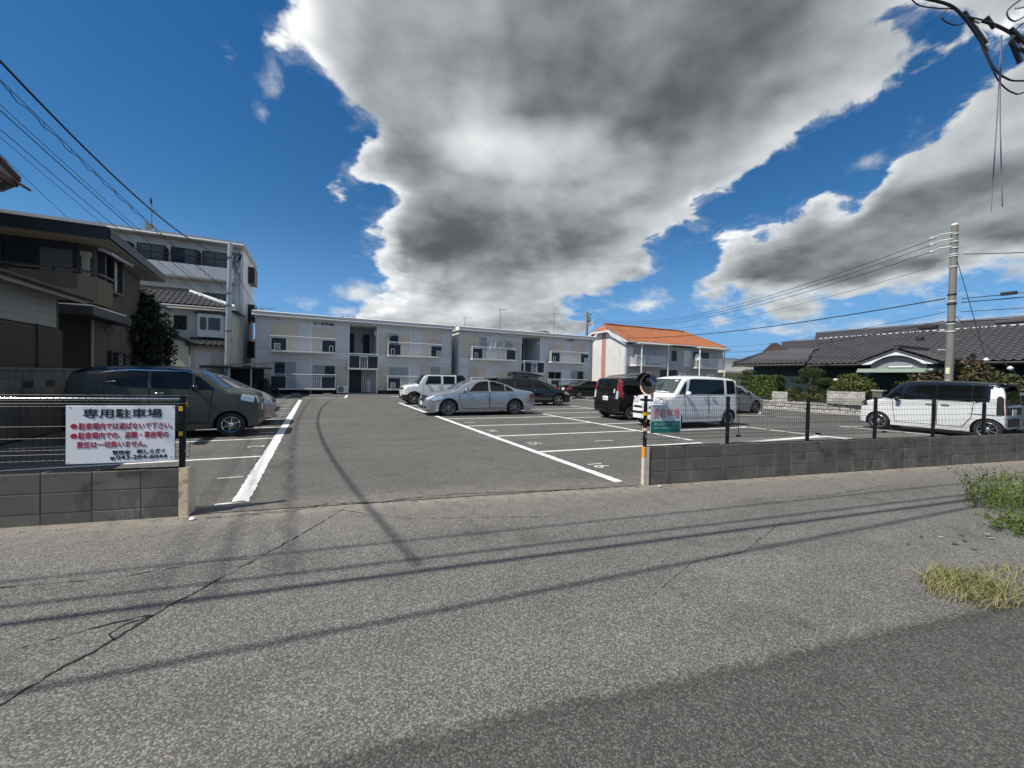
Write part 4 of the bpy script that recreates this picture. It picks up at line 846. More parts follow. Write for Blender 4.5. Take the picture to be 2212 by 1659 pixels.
make_car('parked_car', 'small white boxy car with black roof and black wheel arches, behind the silver sedan', 'car', (5.75, 21.56, 0), R(180-1.5), hust)
make_car('parked_car', 'silver four door sedan with grey spoked wheels in the middle of the lot', 'car', (5.98, 15.50, 0), R(180-2.5), sedan)
make_car('parked_car', 'long black wagon carrying a black roof box', 'car', (10.62, 19.70, 0), R(-3), wagon)
make_car('parked_car', 'black sedan with red tail light parked by the far end of the apartments', 'car', (19.28, 25.72, 0), R(-2), dict(sedan, paint=P_black, rimmat=M['alloy'], spokes=9, twin=False, handlemat=P_black, side=[q for q in sedan['side'] if q[1] not in ('sill_trim', 'crease')], boxes=[('rear_spoiler', P_black, (-2.28, -.6, .99), (-2.08, .6, 1.03), .01)]))
make_car('parked_car', 'black tall wagon with crimson tail lights seen from behind, beside the traffic mirror', 'car', (11.95, 12.26, 0), R(-3), roomy)
make_car('parked_car', 'white boxy small car facing left behind the right fence', 'car', (11.38, 9.74, 0), R(180-3), spacia)
make_car('parked_car', 'silver wedge-shaped hatchback half hidden behind the white boxy car', 'car', (18.15, 13.30, 0), R(-1), prius)
make_car('parked_car', 'white small car with black roof and black wheels parked sideways at the right', 'car', (18.22, 5.72, 0), R(90), nbox)
make_car('parked_car', 'blue grey sedan at the right edge behind the white and black car', 'car', (21.5, 5.1, 0), R(90), dict(sedan, paint=P_blue, rimmat=M['alloydk'], spokes=5, twin=False))
make_car('parked_car', 'white small car parked far behind beside the ball-pruned pine', 'car', (27.2, 20.4, 0), R(60), dict(spacia, rimmat=M['alloydk'], spokes=5))
# the roof box rests on the wagon
t = thing('roof_box', 'black roof box on top of the black wagon', 'roof box', (10.45, 19.70, 1.55), R(-3))
b = MB(); n = 14; rings = []
for i in range(n+1):
    q = i/n; x = -1.0+2.1*q; w = .38*(1-abs(2*q-1)**6*.5); h = .30*(1-.75*max(0, (q-.35)/.65)**1.6)*(1-.25*max(0, (.1-q)/.1))
    rings.append([(x, w*math.cos(a)*(1 if math.sin(a) > 0 else 1), .03+(h*abs(math.sin(a))**.6 if math.sin(a) > 0 else 0)) for a in np.linspace(0, math.pi, 11)])
vs = [p for r_ in rings for p in r_]; fs = [(i*11+j, i*11+j+1, i*11+12+j, i*11+11+j) for i in range(n) for j in range(10)]+[(i*11, (i+1)*11, (i+1)*11+10, i*11+10) for i in range(n)]+[tuple(range(11)), tuple(range(n*11, n*11+11))]
b.add(vs, fs); b.build('lid', P_black, t, smooth=40)
for x in (-.5, .5): Bx('roof_bar', M['alloydk'], t, ((x-.03, -.62, -.02), (x+.03, .62, .03)))

# ------------------------------------------------------------------ buildings
M['panelblue'] = mk('blue_grey_siding', (.70, .695, .69), .7, var=.07, vscale=1.2, bump=.2, bscale=30, streak=.10)
M['panelbeige'] = mk('beige_shutter_panel', (.69, .60, .47), .65, var=.06, vscale=2, bump=.15, bscale=60)
M['band'] = mk('pale_grey_band', (.82, .81, .79), .7, var=.08, vscale=1.5, streak=.12)
M['apwall'] = mk('apartment_wall', (.71, .70, .69), .75, var=.06, vscale=1.1, streak=.1)
M['fascia'] = mk('fascia_metal', (.74, .73, .71), .5, var=.06, vscale=3, streak=.08)
M['navy'] = mk('navy_balcony_panel', (.018, .024, .04), .4, var=.08, vscale=5)
M['dark_base'] = mk('dark_base_paint', (.05, .05, .052), .85, var=.2, vscale=5)
M['concrete'] = mk('concrete', (.38, .37, .35), .85, var=.15, vscale=2, bump=.3, bscale=50, grime=((.15, .14, .13), .5, 2))
M['stairdark'] = mk('stairwell_plaster', (.30, .32, .36), .8, var=.1)
M['alu'] = mk('window_aluminium', (.48, .49, .50), .4, .4, var=.05)
M['bronze'] = mk('bronze_window_frame', (.03, .028, .027), .45, .3, var=.1)
M['whitewall'] = mk('white_plaster', (.62, .62, .60), .8, var=.09, vscale=1, streak=.3, bump=.2, bscale=60)
M['pinkstripe'] = mk('pink_brown_stripe', (.42, .20, .16), .75, var=.1, vscale=3)
M['greyside'] = mk('grey_siding', (.40, .41, .43), .75, var=.08, vscale=2, bump=.2, bscale=50)
M['orangetile'] = mk('orange_roof_tile', (.33, .115, .045), .75, var=.4, vscale=2.2, bump=.2, bscale=30, grime=((.14, .075, .045), .7, 3))
M['greytile'] = mk('grey_roof_tile', (.062, .062, .066), .55, var=.35, vscale=2.5, bump=.2, bscale=30)
M['ridgetile'] = mk('ridge_tile', (.07, .07, .075), .5, var=.25, vscale=4)
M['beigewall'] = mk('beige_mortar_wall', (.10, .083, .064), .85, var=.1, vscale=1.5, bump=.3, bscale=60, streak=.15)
M['brownshut'] = mk('brown_shutter', (.07, .055, .04), .6, var=.12, vscale=4)
M['sidingcream'] = mk('cream_siding', (.34, .335, .29), .7, var=.06, vscale=2, streak=.1)
M['navyfascia'] = mk('navy_fascia', (.022, .027, .035), .45, var=.1, vscale=4)
M['whitebldg'] = mk('tower_white_wall', (.68, .68, .67), .75, var=.1, vscale=.8, streak=.25)
M['greenwall'] = mk('dark_green_wall', (.055, .085, .078), .8, var=.1, vscale=2)
M['mintwall'] = mk('mint_wall', (.30, .37, .31), .7, var=.08, vscale=3)
M['wood'] = mk('dark_wood', (.06, .042, .034), .7, var=.2, vscale=6)
M['barge'] = mk('white_bargeboard', (.74, .75, .75), .55, var=.05)
M['creamwall'] = mk('cream_plaster', (.62, .59, .50), .8, var=.06, vscale=1.5)
M['redbrown'] = mk('red_brown_cladding', (.22, .085, .06), .75, var=.2, vscale=4)
class Face:
    """a wall plane: a = along, d = outwards, z = up"""
    def __init__(s, kind, pos): s.k, s.p = kind, pos
    def __call__(s, a, d, z): return {'-Y': (a, s.p-d, z), '+X': (s.p+d, a, z), '-X': (s.p-d, a, z)}[s.k]
    def box(s, b, p, q): return b.box(s(*p), s(*q))
def Fb(name, m_, parent, F, *boxes):
    b = MB()
    for p, q in boxes: F.box(b, p, q)
    return b.build(name, m_, parent)
def window(parent, F, a0, a1, z0, z1, fm, panes=2, mats=('winglass',), fw=.045, proud=.05, name='window'):
    lo, hi = min(a0, a1), max(a0, a1); b = MB()
    F.box(b, (lo, 0, z0), (lo+fw, proud, z1)); F.box(b, (hi-fw, 0, z0), (hi, proud, z1)); F.box(b, (lo+fw, 0, z0), (hi-fw, proud, z0+fw)); F.box(b, (lo+fw, 0, z1-fw), (hi-fw, proud, z1))
    for i in range(1, panes): m_ = lo+(hi-lo)*i/panes; F.box(b, (m_-fw*.4, .004, z0+fw), (m_+fw*.4, proud-.008, z1-fw))
    w = b.build(name, fm, parent)
    for i in range(panes):
        x0, x1 = lo+(hi-lo)*i/panes, lo+(hi-lo)*(i+1)/panes
        Fb('pane', M[mats[i % len(mats)]], w, F, ((x0+fw*.5, .006, z0+fw*.5), (x1-fw*.5, .018+.008*(i % 2), z1-fw*.5)))
    return w
def louvre(parent, F, a0, a1, z0, z1, m_, pitch=.075, name='shutter'):
    b = MB(); F.box(b, (a0, 0, z0), (a1, .015, z1)); s_ = b.build(name, m_, parent); n = int((z1-z0)/pitch)
    b = MB()
    for i in range(n): F.box(b, (a0+.02, .015, z0+.012+i*pitch), (a1-.02, .034, z0+i*pitch+pitch*.62))
    b.build('slats', m_, s_, kind='stuff'); return s_

def apartment(x0, label, letter, variant):
    t = thing('apartment_building', label, 'building', (x0, 33.0, 0)); F = Face('-Y', 0)
    W_, Dp = 14.2, 8.0
    b = MB(); b.box((0, 0, .02), (6.06, Dp, 5.44)); b.box((8.13, 0, .02), (W_, Dp, 5.44)); b.box((6.06, 3.2, .02), (8.13, Dp, 5.44)); b.box((6.06, .0, 5.30), (8.13, 3.2, 5.44)); b.box((6.06, .06, 2.86), (8.13, 3.2, 3.0))
    b.build('wall', M['apwall'], t)
    Fb('dark_base', M['dark_base'], t, F, ((0, .012, 0), (6.06, .03, .27)), ((8.13, .012, 0), (W_, .03, .27)))  # flat dark strip painted for the shade in the open foundation
    # roof edge in two steps, gutter and end return
    b = MB(); b.prism([(-.42, 5.42), (-.47, 5.44), (-.52, 5.58), (-.50, 5.60), (-.56, 5.72), (-.50, 5.76), (Dp+.1, 5.76), (Dp+.1, 5.45), (0, 5.442)], -.14, W_+.14, 'X'); b.build('roof', M['fascia'], t)
    b = MB(); b.tube([(-.16, -.52, 5.47), (W_+.16, -.52, 5.47)], .045, 8); g_ = b.build('gutter', M['whitesh'], t, smooth=50)
    for x in (.05, W_-.05):
        b = MB(); b.tube([(x, -.5, 5.43), (x, -.12, 5.2), (x, -.06, 5.05), (x, -.06, .1)], .032, 8); b.build('downpipe', M['whitesh'], t, smooth=50)
    for xa, xb in ((0, .10), (3.41, 3.56), (5.98, 6.11), (8.08, 8.22), (10.64, 10.78), (W_-.10, W_)):
        Fb('column', M['white'], t, F, ((xa, .0, .05), (xb, .035, 5.43)))
    for xa, xb in ((.10, 3.41), (3.56, 5.98), (8.22, 10.64), (10.78, W_-.1)): Fb('floor_band', M['band'], t, F, ((xa, 0, 2.62), (xb, .022, 3.10)))
    Z = {'u': (3.13, 5.40), 'l': (.27, 2.60)}
    def panel(a, b_, z0, z1, m_, p=.02): Fb('wall_panel', M[m_], t, F, ((a+.008, 0, z0+.008), (b_-.008, p, z1-.008)))
    if variant == 0:
        rows = [(.12, .93, 3.15, 4.95, 'panelblue'), (.95, 2.60, 3.15, 5.08, 'panelbeige'), (2.62, 3.40, 3.15, 5.2, 'panelblue'), (3.57, 5.17, 3.15, 4.84, 'panelbeige'), (3.57, 5.95, 4.88, 5.2, 'panelblue'), (5.2, 5.96, 3.15, 4.8, 'panelblue'),
                (8.24, 9.0, 3.15, 4.82, 'panelbeige'), (9.8, 10.62, 3.15, 4.80, 'panelbeige'), (10.80, 11.62, 3.15, 5.0, 'panelblue'), (11.66, 13.3, 3.15, 5.12, 'panelbeige'), (13.34, 14.06, 3.15, 5.05, 'panelblue'),
                (2.62, 3.40, .30, 2.35, 'panelblue'), (5.2, 5.96, .30, 2.10, 'panelbeige'), (8.24, 9.02, .30, 2.16, 'panelbeige'), (10.80, 11.60, .30, 2.2, 'panelblue'), (13.36, 14.06, .30, 2.25, 'panelbeige')]
        wins = [(9.04, 9.78, 3.15, 4.78, 1, ('winglass',)), (1.15, 2.55, .32, 2.31, 2, ('winglass', 'curtain')), (3.60, 5.15, .32, 2.13, 2, ('curtain', 'winglass')), (9.06, 10.55, .32, 2.14, 2, ('curtain', 'curtain')), (11.66, 13.2, .32, 2.28, 2, ('panelbeige', 'curtain'))]
        louvre(t, F, .42, .98, .32, 2.27, M['panelbeige'])
    else:
        rows = [(.30, 1.9, 3.15, 5.08, 'panelbeige'), (2.62, 3.40, 3.15, 5.2, 'panelblue'), (3.57, 4.45, 3.15, 4.82, 'panelbeige'), (5.2, 5.96, 3.15, 4.8, 'panelbeige'), (8.24, 8.95, 3.15, 4.8, 'panelblue'), (9.02, 10.6, 3.15, 4.82, 'panelbeige'), (10.80, 11.5, 3.15, 5.05, 'panelblue'), (11.55, 13.3, 3.15, 5.02, 'panelbeige'), (13.34, 14.06, 3.15, 5.0, 'panelblue'),
                (.15, .85, .3, 2.3, 'panelblue'), (1.95, 2.6, .32, 2.3, 'panelbeige'), (2.62, 3.4, .3, 2.32, 'panelblue'), (3.6, 5.15, .3, 2.15, 'panelbeige'), (5.2, 5.96, .3, 2.12, 'panelblue'), (8.24, 9.0, .3, 2.16, 'panelbeige'), (10.8, 11.6, .3, 2.2, 'panelblue'), (13.2, 14.06, .3, 2.25, 'panelbeige')]
        wins = [(1.95, 2.58, 3.15, 5.02, 1, ('curtain',)), (4.47, 5.15, 3.15, 4.78, 1, ('curtain',)), (9.04, 10.5, .32, 2.14, 2, ('winglass', 'winglass')), (11.66, 13.15, .32, 2.28, 2, ('curtain', 'winglass'))]
        louvre(t, F, .95, 1.93, .32, 2.28, M['panelbeige'])
    for r_ in rows: panel(*r_)
    for a, b_, z0, z1, n, ms in wins: window(t, F, a, b_, z0, z1, M['alu'], n, ms)
    for x, z in ((1.5, 5.2), (4.35, 4.98), (9.7, 5.03), (12.0, 5.22), (1.5, 2.47), (4.35, 2.33), (9.7, 2.33), (12.0, 2.45)):
        Fb('vent_hood', M['panelblue'], t, F, ((x-.15, 0, z-.05), (x+.15, .07, z+.06)))
    # four balconies
    for (a, b_) in ((1.0, 5.14), (8.86, 13.15)):
        for zf in (2.96, .31):
            y0, y1 = .02, .80; s_ = MB(); s_.cbox((a, -y1, zf), (b_, -y0, zf+.12), .012); bl = s_.build('balcony', M['band'], t)
            top = zf+1.10
            q = MB(); q.cbox((a-.02, -y1-.02, top-.02), (b_+.02, -y1+.04, top+.035), .012); q.box((a, -y1, top-.14), (b_, -y1+.03, top-.105))
            for x in (a+.015, a+.96, b_-.94, b_-.015): q.box((x-.022, -y1, zf+.12), (x+.022, -y1+.035, top-.14))
            for x in (a+.015, b_-.015): q.box((x-.02, -y1+.03, top-.02), (x+.02, -y0, top+.02)); q.box((x-.012, -y1+.03, top-.14), (x+.012, -y0, top-.11)); 
            q.build('railing', M['white'], bl)
            q = MB(); n = int((b_-a-2.0)/.125)
            for i in range(n+1):
                x = a+1.02+(b_-a-2.04)*i/n; q.box((x-.017, -y1+.004, zf+.12), (x+.017, -y1+.022, top-.14))
            for k_ in range(6):
                for x in (a+.012, b_-.012): q.box((x-.009, -y1+.1+k_*.11, zf+.12), (x+.009, -y1+.12+k_*.11, top-.11))
            q.build('balusters', M['white'], bl, kind='stuff')
            for x in ((a+.04, a+.935), (b_-.915, b_-.04)):
                Bx('screen_panel', M['navy'], bl, ((x[0], -y1+.006, zf+.125), (x[1], -y1+.02, top-.145)))
            for x in (a+.22, b_-.45):
                if random.random() < .8:
                    q = MB(); w = random.choice((.36, .26)); h = .42
                    for p_, q_ in (((x, zf+.14), (x+.035, zf+.14+h)), ((x+w-.035, zf+.14), (x+w, zf+.14+h)), ((x, zf+.14+h), (x+w, zf+.175+h))): q.box((p_[0], -y1-.012, p_[1]), (q_[0], -y1+.004, q_[1]))
                    if w > .3:
                        for i in range(5): q.box((x+.05+i*.055, -y1-.008, zf+.14), (x+.068+i*.055, -y1+.002, zf+.14+h))
                    q.build('vent_frame', M['white'], bl)
    # stairwell: floor, stairs, landing front, lattice and doors
    s_ = MB()
    for i in range(14): s_.box((7.15, .9+.16*i, 3.0-.205*(14-i)), (8.05, 1.1+.16*i, 3.0-.205*(13-i)))
    s_.build('stairs', M['concrete'], t)
    for x in (6.2, 7.42): Bx('door', M['bronze'], t, ((x-.02, 3.16, 3.02), (x+.5, 3.19, 4.9)))
    for x in (6.25, 7.3): Bx('stair_window', M['winglass'], t, ((x, 3.15, 4.15), (x+.22, 3.185, 4.6)))
    Bx('stair_lamp', M['white'], t, ((7.95, .25, 4.6), (8.1, .42, 4.95)), c=.03)
    s_ = MB(); s_.box((6.02, -.80, 1.86), (8.14, .05, 1.98)); bl = s_.build('stair_landing', M['band'], t)
    q = MB(); q.cbox((6.0, -.84, 3.02), (8.16, -.77, 3.07), .012); q.box((6.02, -.81, 2.90), (8.14, -.78, 2.94))
    for x in (6.03, 6.80, 7.34, 8.11): q.box((x-.025, -.81, 1.98), (x+.025, -.775, 3.02))
    for i in range(4): q.box((6.88+i*.115, -.80, 1.98), (6.905+i*.115, -.78, 2.9))
    for x in (6.03, 8.11): q.box((x-.02, -.78, 3.02), (x+.02, .04, 3.05))
    q.build('railing', M['white'], bl)
    for x in ((6.06, 6.775), (7.365, 8.085)): Bx('screen_panel', M['navy'], bl, ((x[0], -.80, 2.0), (x[1], -.785, 2.89)))
    q = MB()
    for i in range(9): q.box((7.02+i*.122, -.02, .12), (7.048+i*.122, .0, 1.84))
    for i in range(11): q.box((7.02, -.03, .14+i*.165), (8.03, -.021, .165+i*.165))
    q.build('lattice', M['white'], t)
    Bx('shade_backing', M['black'], t, ((6.12, .45, .06), (8.06, .5, 2.8)))  # added black sheet: painted shade behind the lattice and doorway
    Bx('entrance_floor', M['concrete'], t, ((6.06, -.5, 0), (8.13, 3.2, .05)))
    Bx('bicycle_cover', M['whitesh'], t, ((7.45, .15, .05), (7.72, .4, 1.1)), c=.1)
    txt = 'コーポ平成'+letter
    if variant == 0: text_mesh('lettering', txt, .2, M['ink'], t, (3.62, -.03, 5.07), width=1.42, height=.22, bold=.03, depth=.012)
    else: text_mesh('lettering', txt, .2, M['ink'], t, (10.84, -.03, 5.17), width=1.2, height=.19, bold=.03, depth=.012)
    return t
apartment(-3.85, 'left grey two-storey apartment block with white railed balconies and an open stairwell', 'B', 0)
apartment(10.95, 'right grey two-storey apartment block beyond the parked cars, beside the orange roof house', 'A', 1)

for i, (x, z, w, c, lb_) in enumerate(((-1.0, 4.55, .5, (.55, .57, .60), 'pale towel drying above the upper left balcony of the left apartments'), (13.6, 4.6, .6, (.60, .60, .58), 'white washing drying over the upper left balcony of the right apartments'), (14.6, 4.6, .35, (.32, .36, .42), 'grey shirt drying next to the white washing on the right apartments'))):
    if i == 0: continue
    t = thing('laundry', lb_, 'laundry', (x, 32.45, z)); b = MB(); vs = []
    for k_ in range(7):
        for j in range(4): vs.append((w*k_/6, .03*math.sin(k_*1.7+j), -.75*j/3))
    b.add(vs, [(k_*4+j, k_*4+j+1, k_*4+j+5, k_*4+j+4) for k_ in range(6) for j in range(3)]); b.build('cloth', mk('washing', c, .9, var=.1), t, smooth=60)
for x0_, x1_, z, lb_ in ((11.9, 15.9, 4.62, 'drying pole across the upper left balcony of the right apartments'), (5.2, 9.2, 4.62, 'drying pole across the upper right balcony of the left apartments')):
    t = thing('drying_pole', lb_, 'pole', (x0_, 32.45, z)); b = MB(); b.tube([(0, 0, 0), (x1_-x0_, 0, 0)], .016, 6); b.build('rod', M['steel'], t)
    for q in (.1, x1_-x0_-.1): Bx('pole_bracket', M['white'], t, ((q-.015, -.02, -.05), (q+.015, .5, .03)))

# roof surfaces with real courses and rolls
def tiles(name, m_, parent, O, A, B, la, lb, poly=None, tw=.27, th=.28, amp=.028, step=.03, seg=4):
    """O corner at the eave, A unit vector along the eave, B unit vector up the slope; poly in (a, b) limits the roof"""
    O, A, B = Vector(O), Vector(A).normalized(), Vector(B).normalized(); Nn = A.cross(B).normalized()
    if Nn.z < 0: Nn = -Nn
    nc = int(la/tw)*seg; nr = int(lb/th)+1; vs, fs = [], []
    for r_ in range(nr):
        for e in (0, 1):
            bb = min(lb, (r_+e)*th)
            for c in range(nc+1):
                aa = la*c/nc; ph = (c % seg)/seg
                h = amp*(math.cos(2*math.pi*ph)+.35*math.cos(4*math.pi*ph))+step*(1-e)+random.uniform(-.002, .002)
                vs.append(O+A*aa+B*bb+Nn*h)
    def inside(a, b_):
        if not poly: return True
        c = False
        for i in range(len(poly)):
            (x0, y0), (x1, y1) = poly[i-1], poly[i]
            if (y0 > b_) != (y1 > b_) and a < (x1-x0)*(b_-y0)/(y1-y0)+x0: c = not c
        return c
    w = nc+1
    for r_ in range(nr):
        for c in range(nc):
            if inside(la*(c+.5)/nc, min(lb, (r_+.5)*th)):
                i = r_*2*w+c; fs.append((i, i+1, i+w+1, i+w))
                if r_: fs.append((i-w, i-w+1, i+1, i))
    me_ = bpy.data.meshes.new(name); me_.from_pydata([tuple(v_) for v_ in vs], [], fs); me_.materials.append(m_)
    o = link(name, me_, parent); o['kind'] = 'stuff'; return o
def ridge(name, m_, parent, p, q, w=.22, h=.2, cap=.09):
    b = MB(); b.obox(p, q, w, h); p2, q2 = Vector(p)+Vector((0, 0, h*.5+cap*.3)), Vector(q)+Vector((0, 0, h*.5+cap*.3)); b.tube([p2, q2], cap, 10); return b.build(name, m_, parent, smooth=35)
def slab(name, m_, parent, pts, thick):
    b = MB(); n = len(pts); lo = [(x, y, z-thick) for x, y, z in pts]
    b.add(list(pts)+lo, [tuple(range(n)), tuple(range(2*n-1, n-1, -1))]+[(i, i+n, (i+1) % n+n, (i+1) % n) for i in range(n)]); return b.build(name, m_, parent)

# the house with the orange roof
t = thing('orange_roof_house', 'white two-storey house with an orange tiled roof and railed balconies', 'house', (29.3, 32.8, 0)); F = Face('-Y', 0); FL = Face('-X', 0)
b = MB(); b.box((0, 0, 0), (14.6, 7.6, 5.35)); b.prism([(0, 5.35), (7.6, 5.35), (4.35, 7.15), (3.1, 7.15)], .0, .12, 'X'); b.build('wall', M['whitewall'], t)
Fb('front_wall', M['greyside'], t, F, ((.0, 0, 0), (5.0, .015, 5.3)), ((5.0, 0, 2.75), (7.7, .015, 5.3)), ((7.7, 0, 0), (14.6, .015, 5.3)))
Fb('stripe', M['pinkstripe'], t, FL, ((3.2, 0, 0), (3.9, .02, 6.9)))
Fb('siding_lines', M['greyside'], t, FL, *[((0.1, 0, z), (7.5, .006, z+.012)) for z in np.arange(.8, 5.3, .42)])
Fb('entrance', M['black'], t, F, ((5.0, -.0, 0), (7.7, .006, 2.72)))  # flat black sheet, the dark inside of the opening is painted on
A_, rise = 1.0, 0
e0, e1 = -.75, 3.75                                  # eave overhang and ridge offset
zE, zR = 5.55, 7.75
Bv = Vector((0, e1-e0, zR-zE)); lb = Bv.length
slab('roof', M['greyside'], t, [(-.45, e0, zE-.03), (15.0, e0, zE-.03), (12.9, e1, zR-.03), (.2, e1, zR-.03)], .14)
tiles('roof_tiles', M['orangetile'], t, (-.45, e0, zE), (1, 0, 0), Bv, 15.45, lb, [(0, -.1), (15.45, -.1), (15.45-2.1, lb+.1), (.65, lb+.1)], tw=.30, th=.30, amp=.03, step=.03)
slab('roof', M['orangetile'], t, [(15.0, e0, zE-.05), (15.0, 8.2, zE-.05), (12.9, e1, zR-.05)], .1); slab('roof', M['orangetile'], t, [(-.45, 8.2, zE), (15.0, 8.2, zE), (12.9, e1, zR-.02), (.2, e1, zR-.02)], .1)
slab('roof', M['orangetile'], t, [(-.5, 2.4, 6.98), (.2, e1, zR), (-.5, 5.1, 6.98)], .1)
ridge('ridge', M['orangetile'], t, (.15, e1, zR+.03), (12.9, e1, zR+.03), .16, .07, .09); ridge('ridge', M['orangetile'], t, (12.9, e1, zR+.03), (15.0, e0, zE+.04), .16, .06, .08); ridge('ridge', M['orangetile'], t, (.2, e1, zR), (-.42, e0, zE+.04), .10, .05, .05)
for p, q in (((-.5, e0, 5.42), (-.5, 2.4, 6.83)), ((-.5, 2.4, 6.83), (-.5, 5.1, 6.83)), ((-.5, 5.1, 6.83), (-.5, 8.2, 5.42))):
    b = MB(); b.obox(p, q, .06, .2); b.build('bargeboard', M['whitesh'], t)
b = MB(); b.tube([(-.5, e0-.06, 5.46), (15.05, e0-.06, 5.46)], .06, 8); b.build('gutter', M['whitesh'], t, smooth=50)
b = MB(); b.tube([(.06, -.08, 5.4), (.06, -.08, 0)], .035, 8); b.build('downpipe', M['whitesh'], t)
window(t, F, 6.75, 7.5, 3.72, 4.88, M['bronze'], 1); 
for a, b_ in ((8.6, 9.75),): Fb('shutter_box', M['panelblue'], t, F, ((a, .015, 3.1), (b_, .07, 5.05)))
window(t, F, 1.2, 4.4, 3.1, 5.0, M['alu'], 2, ('curtain', 'greyside')); window(t, F, 10.1, 12.9, 3.1, 5.0, M['alu'], 2, ('winglass', 'winglass')); window(t, F, 1.2, 4.4, .4, 2.3, M['alu'], 2, ('greyside', 'curtain')); window(t, F, 10.1, 12.9, .4, 2.3, M['alu'], 2, ('curtain', 'greyside'))
Fb('shutter_box', M['panelblue'], t, F, ((.15, .015, 3.0), (1.0, .06, 5.0)))
for a, b_, post in ((.60, 5.15, (1.25, 5.05)), (9.6, 14.35, (10.0, 14.25))):
    s_ = MB(); s_.cbox((a, -1.0, 2.95), (b_, -.02, 3.10), .015); bl = s_.build('balcony', M['white'], t)
    q = MB(); q.cbox((a, -1.02, 4.05), (b_, -.95, 4.11), .012); q.box((a, -1.0, 3.10), (a+.05, -.95, 4.05)); q.box((b_-.05, -1.0, 3.10), (b_, -.95, 4.05)); q.box((a, -.95, 4.06), (a+.05, -.02, 4.10)); q.box((b_-.05, -.95, 4.06), (b_, -.02, 4.10)); q.build('railing', M['white'], bl)
    q = MB(); n = int((b_-a)/.13)
    for i in range(1, n): x = a+(b_-a)*i/n; q.box((x-.025, -.99, 3.10), (x+.025, -.965, 4.05))
    for i in range(1, 8): q.box((a+.01, -.95+.115*i, 3.1), (a+.035, -.91+.115*i, 4.06))
    q.build('balusters', M['white'], bl, kind='stuff')
    for x in post:
        q = MB(); q.cbox((x-.055, -1.16, 0), (x+.055, -1.05, 5.30), .01); q.build('post', M['white'], t)
    q = MB(); q.cbox((a+.2, -1.3, 5.30), (b_+.3, -.1, 5.36), .015); q.build('balcony_canopy', M['white'], t)
for x in (1.2, 6.0, 10.5): 
    q = MB()
    for dx in (0, .8): q.box((x+dx-.03, -1.9, 1.4), (x+dx+.03, -1.85, 2.3))
    q.box((x-.03, -1.9, 2.25), (x+.83, -1.85, 2.32)); q.build('pole_frame', M['white'], t)
t2 = thing('futon', 'pale bedding hung over the left balcony rail of the orange roof house', 'bedding', (31.5, 31.78, 3.1))
b = MB(); vs = []
for i in range(13):
    for j in range(5): vs.append((i*.14, -.05-.03*math.sin(i*1.4)-.02*j*.3, .98-.19*j))
b.add(vs, [(i*5+j, i*5+j+1, i*5+j+6, i*5+j+5) for i in range(12) for j in range(4)]); b.build('cover', mk('pale_cloth', (.52, .55, .60), .9, var=.15, vscale=8), t2, smooth=60)

# the white flat-roofed building beyond it
t = thing('flat_roof_building', 'low cream flat-roofed building between the orange house and the green house', 'building', (47.5, 35.8, 0))
b = MB(); b.box((0, 0, 0), (7.5, 8, 4.6)); b.build('wall', M['creamwall'], t); Bx('parapet', M['ridgetile'], t, ((-.05, -.05, 4.6), (7.55, 8, 4.68)))
b = MB(); b.box((.3, 1.5, 4.6), (3.4, 6, 5.75)); b.build('penthouse', M['whitewall'], t); Bx('penthouse_roof', M['whitesh'], t, ((-.2, .8, 5.75), (4.0, 6.5, 6.1))); Bx('window', M['winglass'], t, ((1.9, 1.44, 4.8), (2.4, 1.5, 5.3)))
Bx('awning', M['whitesh'], t, ((-.1, -1.5, 2.7), (8, .0, 2.95)))
t = thing('warehouse', 'grey brown gabled roof rising behind the right apartment block', 'building', (24.5, 52, 0))
b = MB(); b.prism([(0, 0), (11, 0), (11, 7.2), (6.5, 8.6), (0, 7.7)], 0, 10, 'Y'); b.build('wall', mk('brown_grey_roofing', (.30, .27, .23), .85, var=.1), t)

# the green house on the right: long tiled main roof, hipped wing, porch
t = thing('green_house', 'single-storey dark green house under long grey tiled roofs with a white gabled porch', 'house', (26.0, 12.5, 0)); FX = Face('-X', .9)
b = MB(); b.box((1.0, -17, 0), (8, 1.0, 2.75)); b.box((.9, 1.0, 0), (7.5, 4.9, 2.7)); b.build('wall', M['greenwall'], t)
Fb('lower_wall', M['mintwall'], t, FX, ((1.2, .0, .0), (3.2, .02, 1.95)), ((-17, -.08, 0), (-4.7, -.05, 1.0)))
Fb('eave_beam', M['wood'], t, FX, ((-17, -.09, 2.35), (.9, .0, 2.5)))
Fb('glass_doors', M['winglass'], t, FX, ((-16.5, -.08, .5), (-5.2, -.07, 2.2)), ((-1.5, -.08, .5), (.8, -.07, 2.1)))
for y in np.arange(-16.5, -5, 1.4): Fb('door_post', M['wood'], t, FX, ((y-.05, -.08, .3), (y+.05, .0, 2.3)))
Fb('window_band', M['mintwall'], t, FX, ((-16.5, -.08, 2.02), (-5.0, .0, 2.12)))
main_b = Vector((4.2, 0, 1.9)); lb = main_b.length
slab('roof', M['ridgetile'], t, [(-.05, -17.5, 2.60), (-.05, 2.72, 2.60), (4.15, 2.72, 4.48), (4.15, -17.5, 4.48)], .12)
slab('roof', M['ridgetile'], t, [(4.15, 2.7, 4.5), (8.4, 4.8, 2.6), (8.4, -17.5, 2.6), (4.15, -17.5, 4.5)], .1)
tiles('roof_tiles', M['greytile'], t, (-.05, -17.5, 2.66), (0, 1, 0), main_b, 20.25, lb, None, tw=.27, th=.29, amp=.03, step=.032)
ridge('ridge', M['ridgetile'], t, (4.15, -17.5, 4.68), (4.15, 2.75, 4.68), .26, .3, .11)
b = MB()
for i in range(66): b.box((3.98, -17.3+.302*i, 4.50), (4.03, -17.3+.302*i+.2, 4.545))
b.build('ridge_plaster', M['barge'], t, kind='stuff')
